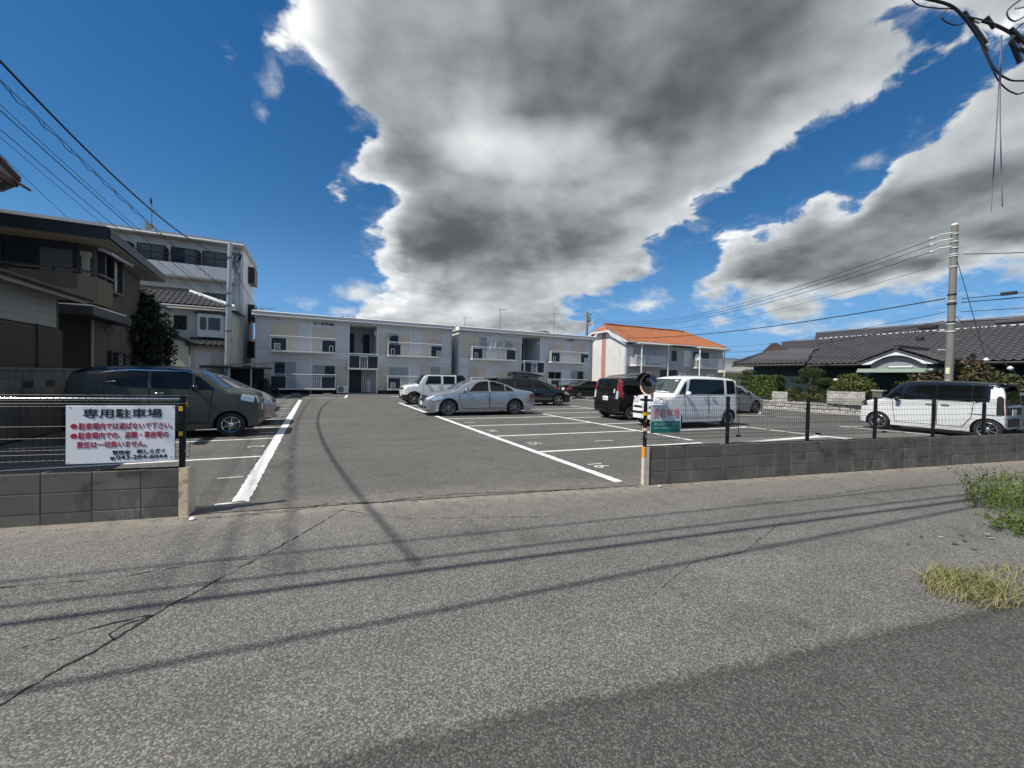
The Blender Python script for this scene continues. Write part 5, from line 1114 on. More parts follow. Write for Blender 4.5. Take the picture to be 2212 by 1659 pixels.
# wing with a hip and a small gable
slab('roof', M['ridgetile'], t, [(-.3, 1.1, 2.66), (-.3, 5.6, 2.66), (2.0, 4.4, 3.75), (3.6, 4.4, 4.05), (3.6, 1.6, 4.05), (1.6, 1.6, 3.6)], .1)
wb = Vector((3.7, 0, 1.38)); lw = wb.length
tiles('roof_tiles', M['greytile'], t, (-.3, 1.0, 2.72), (0, 1, 0), wb, 4.6, lw, [(0, -.1), (4.6, -.1), (4.0, 1.9), (3.7, lw), (.9, lw)], tw=.27, th=.29, amp=.03, step=.032)
slab('roof', M['ridgetile'], t, [(-.3, 5.6, 2.7), (6, 5.6, 2.7), (3.5, 4.5, 4.1), (1.9, 4.5, 3.5)], .1)
ridge('ridge', M['ridgetile'], t, (3.6, 1.6, 4.22), (3.6, 4.6, 4.22), .24, .22, .1); ridge('ridge', M['ridgetile'], t, (-.25, 5.55, 2.78), (2.1, 4.55, 3.62), .2, .12, .08)
b = MB(); b.prism([(3.1, 3.62), (5.0, 3.62), (4.35, 4.2), (4.0, 4.2)], 1.9, 2.0, 'X'); b.build('gable', M['wood'], t)
b = MB(); b.tube([(-.38, 1.0, 2.6), (-.38, 5.6, 2.6)], .05, 8); b.tube([(-.14, -17.5, 2.57), (-.14, .9, 2.57)], .05, 8); b.build('gutter', M['wood'], t)
# porch
py = -3.55
slab('porch_roof', M['ridgetile'], t, [(-1.75, py, 3.20), (-1.75, py+1.42, 2.58), (2.0, py+1.42, 2.62), (2.0, py, 3.24)], .09); slab('porch_roof', M['ridgetile'], t, [(-1.75, py, 3.20), (-1.75, py-1.42, 2.58), (2.0, py-1.42, 2.62), (2.0, py, 3.24)], .09)
for sg in (1, -1):
    pb = Vector((0, -sg*1.42, .62))
    tiles('porch_tiles', M['greytile'], t, (-1.75, py+sg*1.44, 2.61), (1, 0, 0), pb, 3.6, pb.length, tw=.26, th=.27)
ridge('ridge', M['ridgetile'], t, (-1.75, py, 3.3), (1.6, py, 3.3), .2, .14, .08)
b = MB(); n = 20; top_, bot = [], []
for i in range(n+1):
    q = -1.32+2.64*i/n; top_.append((py+q, 3.12-abs(q)*.435)); arc = 2.92-.42*min(1, (abs(q)/.95)**2) if abs(q) < .95 else 2.50
    bot.append((py+q, min(3.12-abs(q)*.435-.03, arc)))
for i in range(n): b.prism([bot[i], bot[i+1], top_[i+1], top_[i]], -1.72, -1.66, 'X')
b.build('bargeboard', M['barge'], t)
b = MB(); b.box((-1.5, py-1.0, 2.3), (1.0, py+1.0, 2.62)); b.prism([(py-1.05, 2.62), (py+1.05, 2.62), (py, 3.08)], -1.5, 1.0, 'X'); b.build('porch_gable', mk('porch_plaster', (.24, .245, .26), .8, var=.06), t)
b = MB(); b.box((-1.56, py-.55, 2.36), (-1.51, py+.3, 2.42)); b.build('gable_light', M['barge'], t)
b = MB(); b.box((-1.8, py-1.3, 2.2), (.9, py+1.42, 2.30)); b.box((-1.86, py-1.32, 2.12), (-1.78, py+1.44, 2.2)); b.build('porch_canopy', M['mintwall'], t)
for y in (py+1.15, py-1.0): Bx('porch_pillar', M['mintwall'], t, ((-1.6, y-.09, 0), (-1.42, y+.09, 2.13)))
Bx('porch_wall', M['greenwall'], t, ((-.2, py-1.0, 0), (.9, py+1.1, 2.15)))

# dark house on the left with its balcony, canopy and windows
t = thing('beige_house', 'shaded dark beige two-storey house with navy fascia at the left', 'house', (-6.0, 16.35, 0)); F = Face('-Y', 0); FX = Face('+X', 0)
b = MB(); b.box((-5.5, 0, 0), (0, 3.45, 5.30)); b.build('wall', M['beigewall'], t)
for i in range(1, 4): Fb('wall_joint', M['bronze'], t, FX, ((.02+i*.91, 0, .3), (.028+i*.91, .002, 5.0)))
slab('roof', mk('roof_sheet', (.17, .18, .18), .5, var=.1), t, [(-6, -.75, 5.62), (.58, -.75, 5.62), (.58, 4.0, 5.30), (-6, 4.0, 5.30)], .06)
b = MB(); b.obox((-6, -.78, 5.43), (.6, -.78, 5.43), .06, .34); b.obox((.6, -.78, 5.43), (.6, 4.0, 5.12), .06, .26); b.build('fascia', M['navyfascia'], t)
b = MB(); b.obox((-6, -.84, 5.62), (.55, -.84, 5.62), .1, .06); b.build('roof_edge', M['fascia'], t)
slab('soffit', M['sidingcream'], t, [(-6, -.75, 5.28), (.56, -.75, 5.28), (.56, 3.9, 5.0), (-6, 3.9, 5.0)], .03)
Fb('lintel', M['navyfascia'], t, F, ((-2.1, 0, 5.0), (-.36, .06, 5.29)))
window(t, F, -1.95, -.40, 3.2, 5.05, M['bronze'], 2, ('winglass', 'curtaindk'), .06)
window(t, FX, .22, 1.55, 3.95, 5.55-.42, M['bronze'], 2, ('winglass', 'whitewall'), .09, .16)
b = MB(); b.prism([(0.02, 5.25), (.34, 5.10), (.34, 5.02), (.02, 5.12)], .15, 1.75, 'Y'); b.build('awning', M['panelblue'], t)
# balcony with a chamfered corner
s_ = MB(); s_.prism([(-1.15, -1.35), (.16, -1.35), (.42, -.95), (.42, -.02), (-1.15, -.02)], 3.36, 4.10, 'Z'); bl = s_.build('balcony', mk('beige_parapet', (.17, .135, .095), .85, var=.08, bump=.2), t)
b = MB()
for p, q in (((-3.5, -1.35, 4.20), (.18, -1.35, 4.20)), ((.18, -1.35, 4.20), (.44, -.95, 4.20)), ((.44, -.95, 4.2), (.44, 0, 4.2)), ((-3.5, -1.35, 3.1), (-1.15, -1.35, 3.1))): b.obox(p, q, .07, .06)
for x in (-1.2, -2.4, -.3): b.box((x-.035, -1.38, 4.1 if x > -1 else 3.0), (x+.035, -1.32, 4.2))
for i in range(14): b.box((-3.2+.15*i, -1.36, 3.1), (-3.175+.15*i, -1.34, 4.2))
b.build('railing', M['bronze'], bl)
b = MB(); b.box((-.22, -.16, 3.9), (-.08, -.04, 4.95)); b.cbox((-.26, -.18, 4.82), (-.04, -.03, 4.98), .02); b.build('pipe', M['sidingcream'], t)
slab('canopy', M['navyfascia'], t, [(-.8, -1.42, 3.24), (.50, -1.42, 3.24), (.50, 1.1, 3.20), (-.8, 1.1, 3.20)], .24)
Bx('canopy_top', M['fascia'], t, ((-.25, -1.38, 3.242), (.44, .9, 3.28)))
Fb('trim_band', M['navyfascia'], t, FX, ((1.1, 0, 3.02), (3.45, .05, 3.12)))
Fb('recess_shade', M['brownshut'], t, F, ((-.62, .0, 0.2), (-.1, .01, 2.9)))  # flat panel with the shade of the doorway recess put into its colour
b = MB(); b.tube([(-.02, -.06, 3.0), (-.02, -.06, .2)], .035, 8); b.build('downpipe', M['sidingcream'], t)
w_ = window(t, FX, .85, 1.95, 1.25, 2.1, M['bronze'], 2, ('winglass', 'curtain'), .05, .1)
b = MB()
for i in range(5): FX.box(b, (.85, .10, 1.3+.16*i), (1.95, .12, 1.325+.16*i))
for i in range(3): FX.box(b, (1.1+.3*i, .12, 1.25), (1.12+.3*i, .135, 2.1))
b.build('window_grille', M['bronze'], w_)
Fb('meter_box', M['bronze'], t, FX, ((2.7, 0, 1.2), (3.3, .18, 2.0)))
Fb('wall_lamp', M['sidingcream'], t, FX, ((2.75, 0, 2.6), (2.85, .15, 2.8)))
b = MB(); b.tube([(.03, .9+.28*math.cos(a), 2.75+.14*math.sin(a)) for a in np.linspace(0, 2*math.pi, 25)], .008, 4, cap=False); b.build('cable_coil', M['black'], t)

# low annex with cream siding and shutters
t = thing('annex', 'low annex with cream siding boards and closed brown shutters behind the left fence', 'house', (-5.9, 14.15, 0)); FX = Face('+X', 0)
b = MB(); b.box((-4, -6.6, 0), (-.05, .22, 3.35)); b.build('wall', M['brownshut'], t)
b0 = Bx('siding_board', M['sidingcream'], t, ((-.05, -6.6, 2.535), (.0, .0, 2.692)), c=.006)
for i in range(1, 5):
    o = b0.copy(); COL.objects.link(o); o.location = (0, 0, .158*i)
slab('roof', M['ridgetile'], t, [(.50, -6.6, 3.36), (.50, .35, 3.36), (-2, .35, 4.2), (-2, -6.6, 4.2)], .05)
b = MB(); b.obox((.47, -6.6, 3.28), (.47, .2, 3.28), .05, .14); b.build('fascia', M['sidingcream'], t); slab('soffit', M['sidingcream'], t, [(.45, -6.6, 3.24), (.45, .1, 3.24), (0, .1, 3.30), (0, -6.6, 3.30)], .02)
b = MB(); b.tube([(.56, -6.6, 3.33), (.56, .3, 3.33)], .05, 8); b.build('gutter', M['bronze'], t)
louvre(t, FX, -2.6, -.85, 1.45, 2.5, M['brownshut'], .06); louvre(t, FX, -.72, .20, 1.45, 2.48, M['brownshut'], .06); louvre(t, FX, -5.5, -2.65, 1.45, 2.5, M['brownshut'], .06)
Fb('post', M['bronze'], t, FX, ((-.86, 0, 0), (-.72, .05, 2.54)))

# corner of the near neighbour's tiled roof, top left
t = thing('tiled_roof_house', 'grey gable with brown eave tiles poking in at the left edge under the wires', 'house', (-8.2, 11.4, 0))
b = MB(); b.box((-4, -1.5, 0), (.9, 2.3, 5.85)); b.build('wall', M['greyside'], t)
BT = mk('brown_tile', (.13, .075, .055), .6, var=.3, vscale=6)
b = MB(); b.prism([(1.55, 5.93), (1.60, 6.05), (.2, 7.85), (.05, 7.76)], -1.6, 2.9, 'Y'); b.build('roof', BT, t)
b = MB(); b.prism([(1.28, 5.86), (1.38, 6.0), (.05, 7.72), (-1.6, 7.72), (-1.6, 5.86)], 2.3, 2.75, 'Y'); b.build('gable', M['greyside'], t)
b = MB(); b.obox((1.42, 2.86, 5.86), (.1, 2.86, 7.55), .06, .32); b.build('bargeboard', mk('grey_bargeboard', (.20, .19, .18), .8, var=.1), t)
ridge('ridge', BT, t, (1.58, 2.88, 6.10), (.1, 2.88, 7.98), .12, .08, .06)
b = MB(); b.obox((1.74, 2.85, 5.94), (1.45, 2.85, 6.12), .3, .06); b.build('verge_tile', BT, t)
b = MB(); b.obox((1.30, 2.88, 6.55), (.98, 2.88, 6.86), .26, .07); b.build('verge_tile', BT, t)
# white tower block at the back left
t = thing('tower_block', 'white four-storey block with dark bronze windows behind the tiled house', 'building', (-4.65, 33.5, 0)); F = Face('-Y', 0); FX = Face('+X', 0)
b = MB(); b.box((-14, 0, 0), (0, 5.5, 10.2)); b.build('wall', M['whitebldg'], t)
slab('roof', M['greyside'], t, [(-14, -.75, 10.32), (.15, -.75, 10.32), (.15, 5.7, 10.32), (-14, 5.7, 10.32)], .28)
b = MB(); b.tube([(-14, -.8, 10.1), (.15, -.8, 10.1)], .07, 8); b.build('gutter', M['whitesh'], t)
for zf in (7.62, 4.82, 2.05):
    Bx('balcony', M['whitebldg'], t, ((-13.5, -.95, zf), (-.42, -.80, zf+.78))); Bx('balcony_floor', M['concrete'], t, ((-13.5, -.95, zf-.12), (-.42, 0, zf)))
    b = MB(); b.box((-13.5, -.92, zf+1.30), (-.42, -.86, zf+1.36))
    for x in np.arange(-13.4, -.4, 1.62): b.box((x-.025, -.92, zf+.78), (x+.025, -.87, zf+1.3))
    b.build('handrail', M['bronze'], t)
    for i, x in enumerate((-2.15, -3.8, -5.5, -7.2, -8.9)):
        window(t, F, x-.15, x+1.2, zf+.5, zf+1.98, M['bronze'], 2, (('winglass', 'curtaindk') if i % 2 else ('curtaindk', 'curtaindk')), .06, .05)
    for i in range(3): Bx('partition', M['bronze'], t, ((-2.4-1.7*i, -.85, zf+.7), (-2.36-1.7*i, -.05, zf+1.8)))
    Fb('flower_box', M['bronze'], t, FX, ((2.2, 0, zf+.55), (3.8, .42, zf+1.75)))
    Fb('water_heater', M['whitewall'], t, F, ((-.38, 0, zf+.7), (-.05, .22, zf+1.25)))
for x in (-.12, -.62):
    b = MB(); b.tube([(x, -.09, 10), (x, -.09, .3)], .05, 8); b.build('downpipe', M['whitesh'], t)
Fb('opening_shade', M['black'], t, F, ((-1.9, 0, .2), (-.35, .02, 2.75)))  # black sheet on the closed wall, shade of an opening painted on

# tiled house in front of it
t = thing('plaster_house', 'old cream plaster house with grey tiled roofs and a white bay window', 'house', (-8.0, 30.0, 0)); F = Face('-Y', 0)
b = MB(); b.box((-2, 0, 0), (3.25, 3.3, 5.2)); b.build('wall', M['creamwall'], t)
Bv = Vector((0, 1.85, 1.05)); lb = Bv.length
slab('roof', M['ridgetile'], t, [(-2.5, -.6, 5.36), (3.55, -.6, 5.36), (.85, 1.25, 6.40), (-2.5, 1.25, 6.40)], .1); slab('roof', M['ridgetile'], t, [(3.55, -.6, 5.36), (3.55, 3.3, 5.36), (.85, 1.25, 6.40)], .1)
tiles('roof_tiles', M['greytile'], t, (-2.5, -.6, 5.40), (1, 0, 0), Bv, 6.05, lb, [(-.1, -.1), (6.05, -.1), (3.35, lb+.1), (-.1, lb+.1)], tw=.27, th=.27)
ridge('ridge', M['barge'], t, (.85, 1.25, 6.45), (3.5, -.58, 5.46), .12, .08, .06); ridge('ridge', M['ridgetile'], t, (-2.5, 1.25, 6.47), (.9, 1.25, 6.47), .2, .14, .08)
b = MB(); b.tube([(-2.5, -.66, 5.27), (3.6, -.66, 5.27)], .055, 8); b.build('gutter', M['alu'], t)
window(t, F, .45, 1.05, 3.95, 4.78, M['bronze'], 1)
b = MB(); b.box((1.65, -.45, 3.55), (2.85, 0, 4.95)); bw = b.build('bay_window', M['white'], t)
for x0, x1 in ((1.78, 2.08), (2.18, 2.76)): Bx('pane', M['curtaindk'], bw, ((x0, -.47, 3.98), (x1, -.445, 4.72)))
Bx('bay_roof', M['wood'], t, ((1.5, -.55, 4.95), (2.95, 0, 5.03)))
slab('lower_roof', M['ridgetile'], t, [(1.3, -1.4, 3.02), (3.3, -1.4, 3.02), (3.3, 0, 3.5), (1.3, 0, 3.5)], .08)
Bv = Vector((0, 1.4, .48)); tiles('roof_tiles', M['greytile'], t, (1.3, -1.4, 3.05), (1, 0, 0), Bv, 2.0, Bv.length, tw=.27, th=.27)
b = MB(); b.box((1.45, -1.0, 0), (3.2, 0, 3.0)); b.build('entrance', M['creamwall'], t); Bx('door', M['whitesh'], t, ((1.65, -1.03, .6), (2.45, -1.0, 2.65)))
b = MB(); b.box((.2, -1.2, 0), (1.4, 0, 3.2)); b.build('annex_wall', M['creamwall'], t)
slab('lower_roof', M['ridgetile'], t, [(-.3, -1.5, 4.05), (1.75, -1.5, 3.05), (1.75, 0, 3.1), (-.3, 0, 4.1)], .12)
for i in range(5):
    b = MB(); b.obox((-.3+.42*i, -1.52, 4.1-.205*i), (.12+.42*i, -1.52, 3.9-.205*i), .3, .07); b.build('verge_tile', M['greytile'], t)
b = MB(); b.box((-1.2, -5.6, 0), (.6, -3.2, 4.75)); b.prism([(-1.2, 4.75), (.6, 4.75), (-1.2, 6.0)], -5.6, -3.2, 'Y'); b.build('side_wing', M['creamwall'], t)
slab('wing_roof', M['ridgetile'], t, [(-1.5, -5.95, 6.35), (1.1, -5.95, 4.75), (1.1, -3.0, 4.75), (-1.5, -3.0, 6.35)], .14)
# red-brown house glimpsed between blocks
t = thing('red_brown_house', 'sliver of red brown house between the white block and the left apartments', 'house', (-6.2, 46, 0))
b = MB(); b.box((-2, 0, 0), (2.5, 5, 3.4)); b.build('wall', M['redbrown'], t); b = MB(); b.prism([(-2.4, 3.4), (2.9, 3.4), (.3, 5.0)], -.4, 5.4, 'Y'); b.build('roof', M['orangetile'], t); Bx('sill_band', M['barge'], t, ((-1.9, -.06, 2.6), (2.4, 0, 2.75)))

# ------------------------------------------------------------------ side boundary wall on the left, decorative openings
BX_ = -5.6
t = thing('boundary_wall', 'old grey block wall with fan-shaped openings beside the dark green car', 'wall', (BX_, 6.2, 0))
Bx('mortar', M['mortar'], t, ((-.115, 0, 0), (-.006, 27, 1.46)))
bm_ = MB(); bm_.cbox((-.12, 0, 0), (0, .39, .19), .005); proto = None
bulk = MB(); deco = {(15, 5): 1, (17, 5): 1, (19, 5): 1}
for k_ in range(7):
    for i in range(67):
        y = i*.4; z = .06+.2*k_
        if (i, k_) in deco: continue
        if 8 <= i <= 23 and k_ >= 1:
            if proto is None: proto = bm_.build('block', M['blockold'], t); o = proto
            else: o = proto.copy(); COL.objects.link(o)
            o.location = (random.uniform(-.001, .001), y+.005, z+.005)
        else: bulk.cbox((-.12, y+.005, z+.005), (0, y+.395, z+.195), .005)
bulk.build('blocks', M['blockold'], t, kind='stuff'); Bx('coping', M['blockold'], t, ((-.14, 0, 1.465), (.02, 27, 1.52)))
Bx('hole_shade', M['black'], t, ((-.09, 5.9, 1.06), (-.004, 8.1, 1.25)))  # black strip painted as the shade inside the openwork blocks
for (i, k_) in deco:
    y, z = i*.4+.005, .06+.2*k_+.005; b = MB(); w, h = .39, .19
    for p, q in (((0, 0), (w, .022)), ((0, h-.022), (w, h)), ((0, .022), (.025, h-.022)), ((w-.025, .022), (w, h-.022))): b.box((-.1, y+p[0], z+p[1]), (0, y+q[0], z+q[1]))
    for r_ in (.05, .12):
        pts = [(-.03, y+w/2+r_*1.25*math.cos(a), z+.03+r_*math.sin(a)) for a in np.linspace(0, math.pi, 9)]; b.tube(pts, .011, 4)
    for a in (math.pi/3, 2*math.pi/3): b.tube([(-.03, y+w/2+.05*math.cos(a), z+.03+.045*math.sin(a)), (-.03, y+w/2+.15*math.cos(a), z+.03+.13*math.sin(a))], .01, 4)
    b.build('openwork_block', M['blockold'], t)

# ------------------------------------------------------------------ stone wall, brick wall and pier on the right
t = thing('stone_wall', 'low pale rubble wall at the foot of the garden hedges on the right', 'wall', (23.45, 15.6, 0), R(2.5))
Bx('mortar', M['mortar'], t, ((.03, -19, 0), (.3, 1.5, .50)))
z = 0; 
for k_, h in enumerate((.19, .17, .16)):
    y = 1.4-random.uniform(0, .2)
    while y > -7.2:
        w = random.uniform(.26, .52); b = MB(); o_ = random.uniform(0, .035)
        b.cbox((-.0-o_, y-w+.012, z+.012), (.25, y-.012, z+h-.008), random.uniform(.014, .03)); b.build('stone', M['stone'], t); y -= w
    z += h
b = MB(); z = 0
for h in (.19, .17, .16):
    y = -7.3
    while y > -19: w = random.uniform(.3, .5); b.cbox((-.02, y-w+.012, z+.012), (.25, y-.012, z+h-.008), .02); y -= w
    z += h
b.build('stones', M['stone'], t, kind='stuff'); Bx('footing', M['concrete'], t, ((-.16, -19, 0), (-.02, 1.6, .09)))
def brick_run(label, y0, y1, z0, rows, x=23.55, th=.14, pw=.30):
    t = thing('brick_wall', label, 'wall', (x, y0, z0)); L_ = y1-y0; Bx('mortar', M['mortar'], t, ((.008, .004, 0), (th, L_-.004, rows*.132-.004)))
    for k_ in range(rows):
        y = -(pw/2 if k_ % 2 else 0)
        while y < L_-.02:
            a, b_ = max(0, y), min(L_, y+pw)
            if b_-a > .04:
                q = MB(); q.cbox((random.uniform(-.004, .002), a+.005, k_*.132+.005), (th-.01, b_-.005, k_*.132+.127), .006); q.build('brick', M['stone'], t)
            y += pw
brick_run('short pale brick wall between the square hedge and the big pruned pine', 13.25, 14.1, .50, 4)
brick_run('long pale brick wall below the round bush, ending at the pier', 9.75, 11.35, .50, 5)
brick_run('short pale brick wall left of the square hedge, behind the silver hatchback', 15.75, 16.6, .50, 4)
t = thing('gate_pier', 'grey brick gate pier with flat cap beside the porch', 'pier', (23.5, 9.1, 0)); b = MB()
for k_ in range(9): Bx('brick', M['block'], t, ((0, .0, .135*k_+.004), (.30, .36, .135*k_+.131)), c=.006)
Bx('cap', M['concrete'], t, ((-.04, -.05, 1.215), (.34, .41, 1.28)), c=.01)

# ------------------------------------------------------------------ vegetation
def leafmat(name, c1, c2, rough=.55):
    m_ = bpy.data.materials.new(name); m_.use_nodes = True; t_ = m_.node_tree; p = t_.nodes['Principled BSDF']; p.inputs['Roughness'].default_value = rough; p.inputs['Specular IOR Level'].default_value = .35
    g_ = t_.nodes.new('ShaderNodeNewGeometry'); rp = NX(t_, g_.outputs['Random Per Island']); nz = noise(t_, g_.outputs['Position'], 1.6, 3, .6)
    c = mixcol(t_, (rp*.65+(nz-.3)*.8).clamp(), c1, c2); t_.links.new(c, p.inputs['Base Color'])
    tr = t_.nodes.new('ShaderNodeBsdfTranslucent'); t_.links.new(c, tr.inputs['Color']); mx = t_.nodes.new('ShaderNodeMixShader'); mx.inputs[0].default_value = .28
    o_ = t_.nodes['Material Output']; t_.links.new(p.outputs[0], mx.inputs[1]); t_.links.new(tr.outputs[0], mx.inputs[2]); t_.links.new(mx.outputs[0], o_.inputs[0]); return m_
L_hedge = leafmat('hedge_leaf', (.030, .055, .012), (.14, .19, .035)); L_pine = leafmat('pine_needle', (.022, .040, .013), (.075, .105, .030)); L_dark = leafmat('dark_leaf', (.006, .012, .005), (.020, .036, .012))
L_bush = leafmat('bush_leaf', (.04, .06, .016), (.16, .18, .045)); L_ball = leafmat('clipped_leaf', (.035, .05, .016), (.10, .12, .035)); L_weed = leafmat('weed_leaf', (.06, .10, .018), (.20, .26, .05)); L_dry = leafmat('dry_grass', (.16, .16, .05), (.46, .40, .20)); L_pink = leafmat('pink_flower', (.35, .12, .16), (.55, .28, .30))
M['bark'] = mk('bark', (.09, .065, .045), .9, var=.3, vscale=8, bump=.5, bscale=40)
rng = np.random.default_rng(5)
def leaf_mesh(name, P_, Nrm, size, m_, parent, aspect=.55, kind=None, jit=.8):
    n = len(P_); Nrm = Nrm+rng.normal(0, jit, (n, 3)); Nrm /= np.linalg.norm(Nrm, axis=1, keepdims=True)
    r_ = rng.normal(size=(n, 3)); U_ = np.cross(Nrm, r_); U_ /= np.linalg.norm(U_, axis=1, keepdims=True); V_ = np.cross(Nrm, U_)
    s_ = (size*rng.uniform(.6, 1.35, n))[:, None]
    q = np.stack([P_-U_*s_, P_-V_*s_*aspect+Nrm*s_*.18, P_+U_*s_, P_+V_*s_*aspect+Nrm*s_*.18], 1).reshape(-1, 3)
    me_ = bpy.data.meshes.new(name); me_.vertices.add(4*n); me_.vertices.foreach_set('co', q.astype('f').ravel()); me_.loops.add(4*n); me_.loops.foreach_set('vertex_index', np.arange(4*n, dtype='i'))
    me_.polygons.add(n); me_.polygons.foreach_set('loop_start', np.arange(0, 4*n, 4, dtype='i')); me_.update(calc_edges=True); me_.materials.append(m_)
    return link(name, me_, parent, kind)
def ell_pts(blobs, n, lump=.18, thick=.22):
    vol = np.array([b[3]*b[4]+b[4]*b[5]+b[3]*b[5] for b in blobs]); cnt = (vol/vol.sum()*n).astype(int); P_, N_ = [], []
    for b, c in zip(blobs, cnt):
        d = rng.normal(size=(c, 3)); d /= np.linalg.norm(d, axis=1, keepdims=True); ph = rng.uniform(0, 6, 6)
        f = 1+lump*(np.sin(d[:, 0]*5+ph[0])*np.sin(d[:, 1]*6+ph[1])+.7*np.sin(d[:, 2]*9+ph[2])*np.sin(d[:, 0]*11+ph[3]))-thick*rng.random(c)**1.6
        P_.append(np.array(b[:3])+d*f[:, None]*np.array(b[3:6])); N_.append(d/np.array(b[3:6])/np.linalg.norm(d/np.array(b[3:6]), axis=1, keepdims=True))
    return np.concatenate(P_), np.concatenate(N_)
def plant(name, label, cat, loc, blobs, n, size, m_, limbs=(), group=None, crown='foliage', lump=.18, thick=.25, aspect=.55):
    t = thing(name, label, cat, loc, 0, group)
    P_, N_ = ell_pts(blobs, n, lump, thick); leaf_mesh(crown, P_, N_, size, m_, t, aspect)
    for i, (pts, r_) in enumerate(limbs):
        b = MB(); b.tube(pts, r_, 7); b.build('trunk' if i == 0 else 'limb', M['bark'], t, smooth=60)
    return t
def hedge_box(name, label, loc, dims, n, size, m_):
    t = thing(name, label, 'hedge', loc); lx, ly, lz = dims; A_ = [ly*lz, lx*lz, lx*lz, lx*ly, ly*lz]; P_, N_ = [], []
    for k_, (ax, sg) in enumerate(((0, -1), (1, -1), (1, 1), (2, 1), (0, 1))):
        c = int(n*A_[k_]/sum(A_)); q = rng.random((c, 3))*np.array(dims); 
        depth = np.abs(rng.normal(0, .05, c))+.05*np.sin(q[:, 1]*4+1)*np.sin(q[:, 2]*5)
        q[:, ax] = (0 if sg < 0 else dims[ax])-sg*depth; nn = np.zeros((c, 3)); nn[:, ax] = sg; P_.append(q); N_.append(nn)
    leaf_mesh('foliage', np.concatenate(P_), np.concatenate(N_), size, m_, t, .6)
    Bx('inner_twigs', M['bark'], t, ((.12, .12, .0), (lx-.12, ly-.12, lz-.15))); return t
hedge_box('hedge', 'square clipped bright green hedge right of the ball-pruned pine', (23.75, 13.95, .5), (.75, 1.75, 1.42), 5200, .055, L_hedge)
hedge_box('hedge', 'long leafy hedge behind the white and black car at the right edge', (24.0, -3.0, .5), (1.0, 8.9, 1.42), 16000, .06, L_bush)
plant('pine_tree', 'cloud-pruned dark pine with stacked pads in front of the green house', 'tree', (24.35, 12.5, .5),
      [(0, 0, 1.62, .55, .62, .30), (-.05, -.62, 1.15, .45, .42, .22), (.0, .55, 1.2, .45, .40, .2), (-.1, -.25, .72, .45, .42, .2), (-.1, .75, .62, .4, .35, .2), (-.1, -.9, .55, .4, .4, .2), (.1, .2, .30, .5, .9, .18)], 9500, .045, L_pine,
      [([(0, 0, 0), (.04, .05, .5), (-.03, -.05, 1.0), (0, 0, 1.6)], [.09, .075, .06, .04]), ([(0, 0, .8), (-.05, -.55, 1.08)], .03), ([(0, 0, .9), (0, .5, 1.12)], .03), ([(0, 0, .5), (-.1, -.8, .5)], .03), ([(0, 0, .45), (-.1, .7, .55)], .03)], aspect=.25, lump=.1, thick=.3)
plant('bush', 'large rounded green bush above the long pale brick wall', 'bush', (24.4, 10.55, .55), [(0, 0, .75, .65, .92, .72), (0, -.45, .6, .5, .5, .6), (-.05, .5, .65, .5, .5, .55)], 6500, .06, L_bush, [([(0, 0, -.5), (0, 0, .6)], .05)])
plant('shrub', 'loose low shrubs between the brick walls below the cloud pine', 'shrub', (23.95, 12.4, .5), [(0, -.7, .22, .3, .45, .32), (0, .2, .2, .3, .5, .28), (0, .9, .35, .3, .35, .35), (.1, -1.2, .3, .3, .4, .35)], 3000, .05, L_bush, [([(0, 0, -.4), (0, 0, .2)], .03)])
tp = [(0, .0, 1.62, .36, .42, .17), (-.05, .35, 1.28, .30, .33, .16), (.0, -.42, 1.26, .28, .30, .15), (-.05, .10, .90, .36, .42, .16), (0, -.6, .8, .25, .25, .13)]
plant('ball_pruned_pine', 'small pine clipped into olive green balls beside the square hedge', 'tree', (25.0, 16.45, .55), tp, 6500, .028, L_ball, [([(0, 0, -.5), (.03, .05, .4), (-.03, -.02, 1.0), (0, 0, 1.55)], [.07, .06, .05, .03]), ([(0, 0, 1.0), (-.05, .33, 1.2)], .025), ([(0, 0, .95), (0, -.4, 1.2)], .025), ([(0, 0, .6), (0, -.55, .75)], .025)], lump=.03, thick=.1)
plant('bush', 'low clipped bush behind the roof of the white boxy car', 'bush', (28.0, 19.5, 0), [(0, 0, 1.3, .8, 1.3, .75), (0, 1.2, 1.2, .7, .8, .6)], 3600, .05, L_ball, [([(0, 0, 0), (0, 0, 1.0)], .05)], lump=.08)
plant('crape_myrtle', 'brownish flowering shrub around the foot of the concrete pole', 'shrub', (24.1, 6.9, .5), [(0, .75, .95, .6, .75, .7), (0, -.5, 1.15, .6, .8, .75), (.1, -.2, 1.75, .35, .45, .4), (0, -1.4, .9, .6, .7, .6), (0, 1.5, .7, .5, .5, .5)], 7500, .055, leafmat('myrtle_leaf', (.05, .05, .02), (.15, .13, .055)), [([(0, 0, -.5), (0, -.1, .9)], .05), ([(0, 0, 0), (0, .6, .8)], .03), ([(0, 0, 0), (0, -1.1, .8)], .03)], lump=.3, thick=.4)
P_, N_ = ell_pts([(0, .7, 1.1, .6, .7, .6), (.05, -.3, 1.95, .35, .45, .35), (-.1, 0, .8, .6, 1.5, .4)], 260, .2, .2); leaf_mesh('flowers', P_, N_, .04, L_pink, bpy.data.objects['crape_myrtle'], .8)
t = thing('banana_plant', 'small broad-leaved plant in front of the porch wall', 'plant', (23.9, 8.95, 0)); Bx('pot', M['redbrown'], t, ((-.15, -.15, 0), (.15, .15, .9)), c=.03)
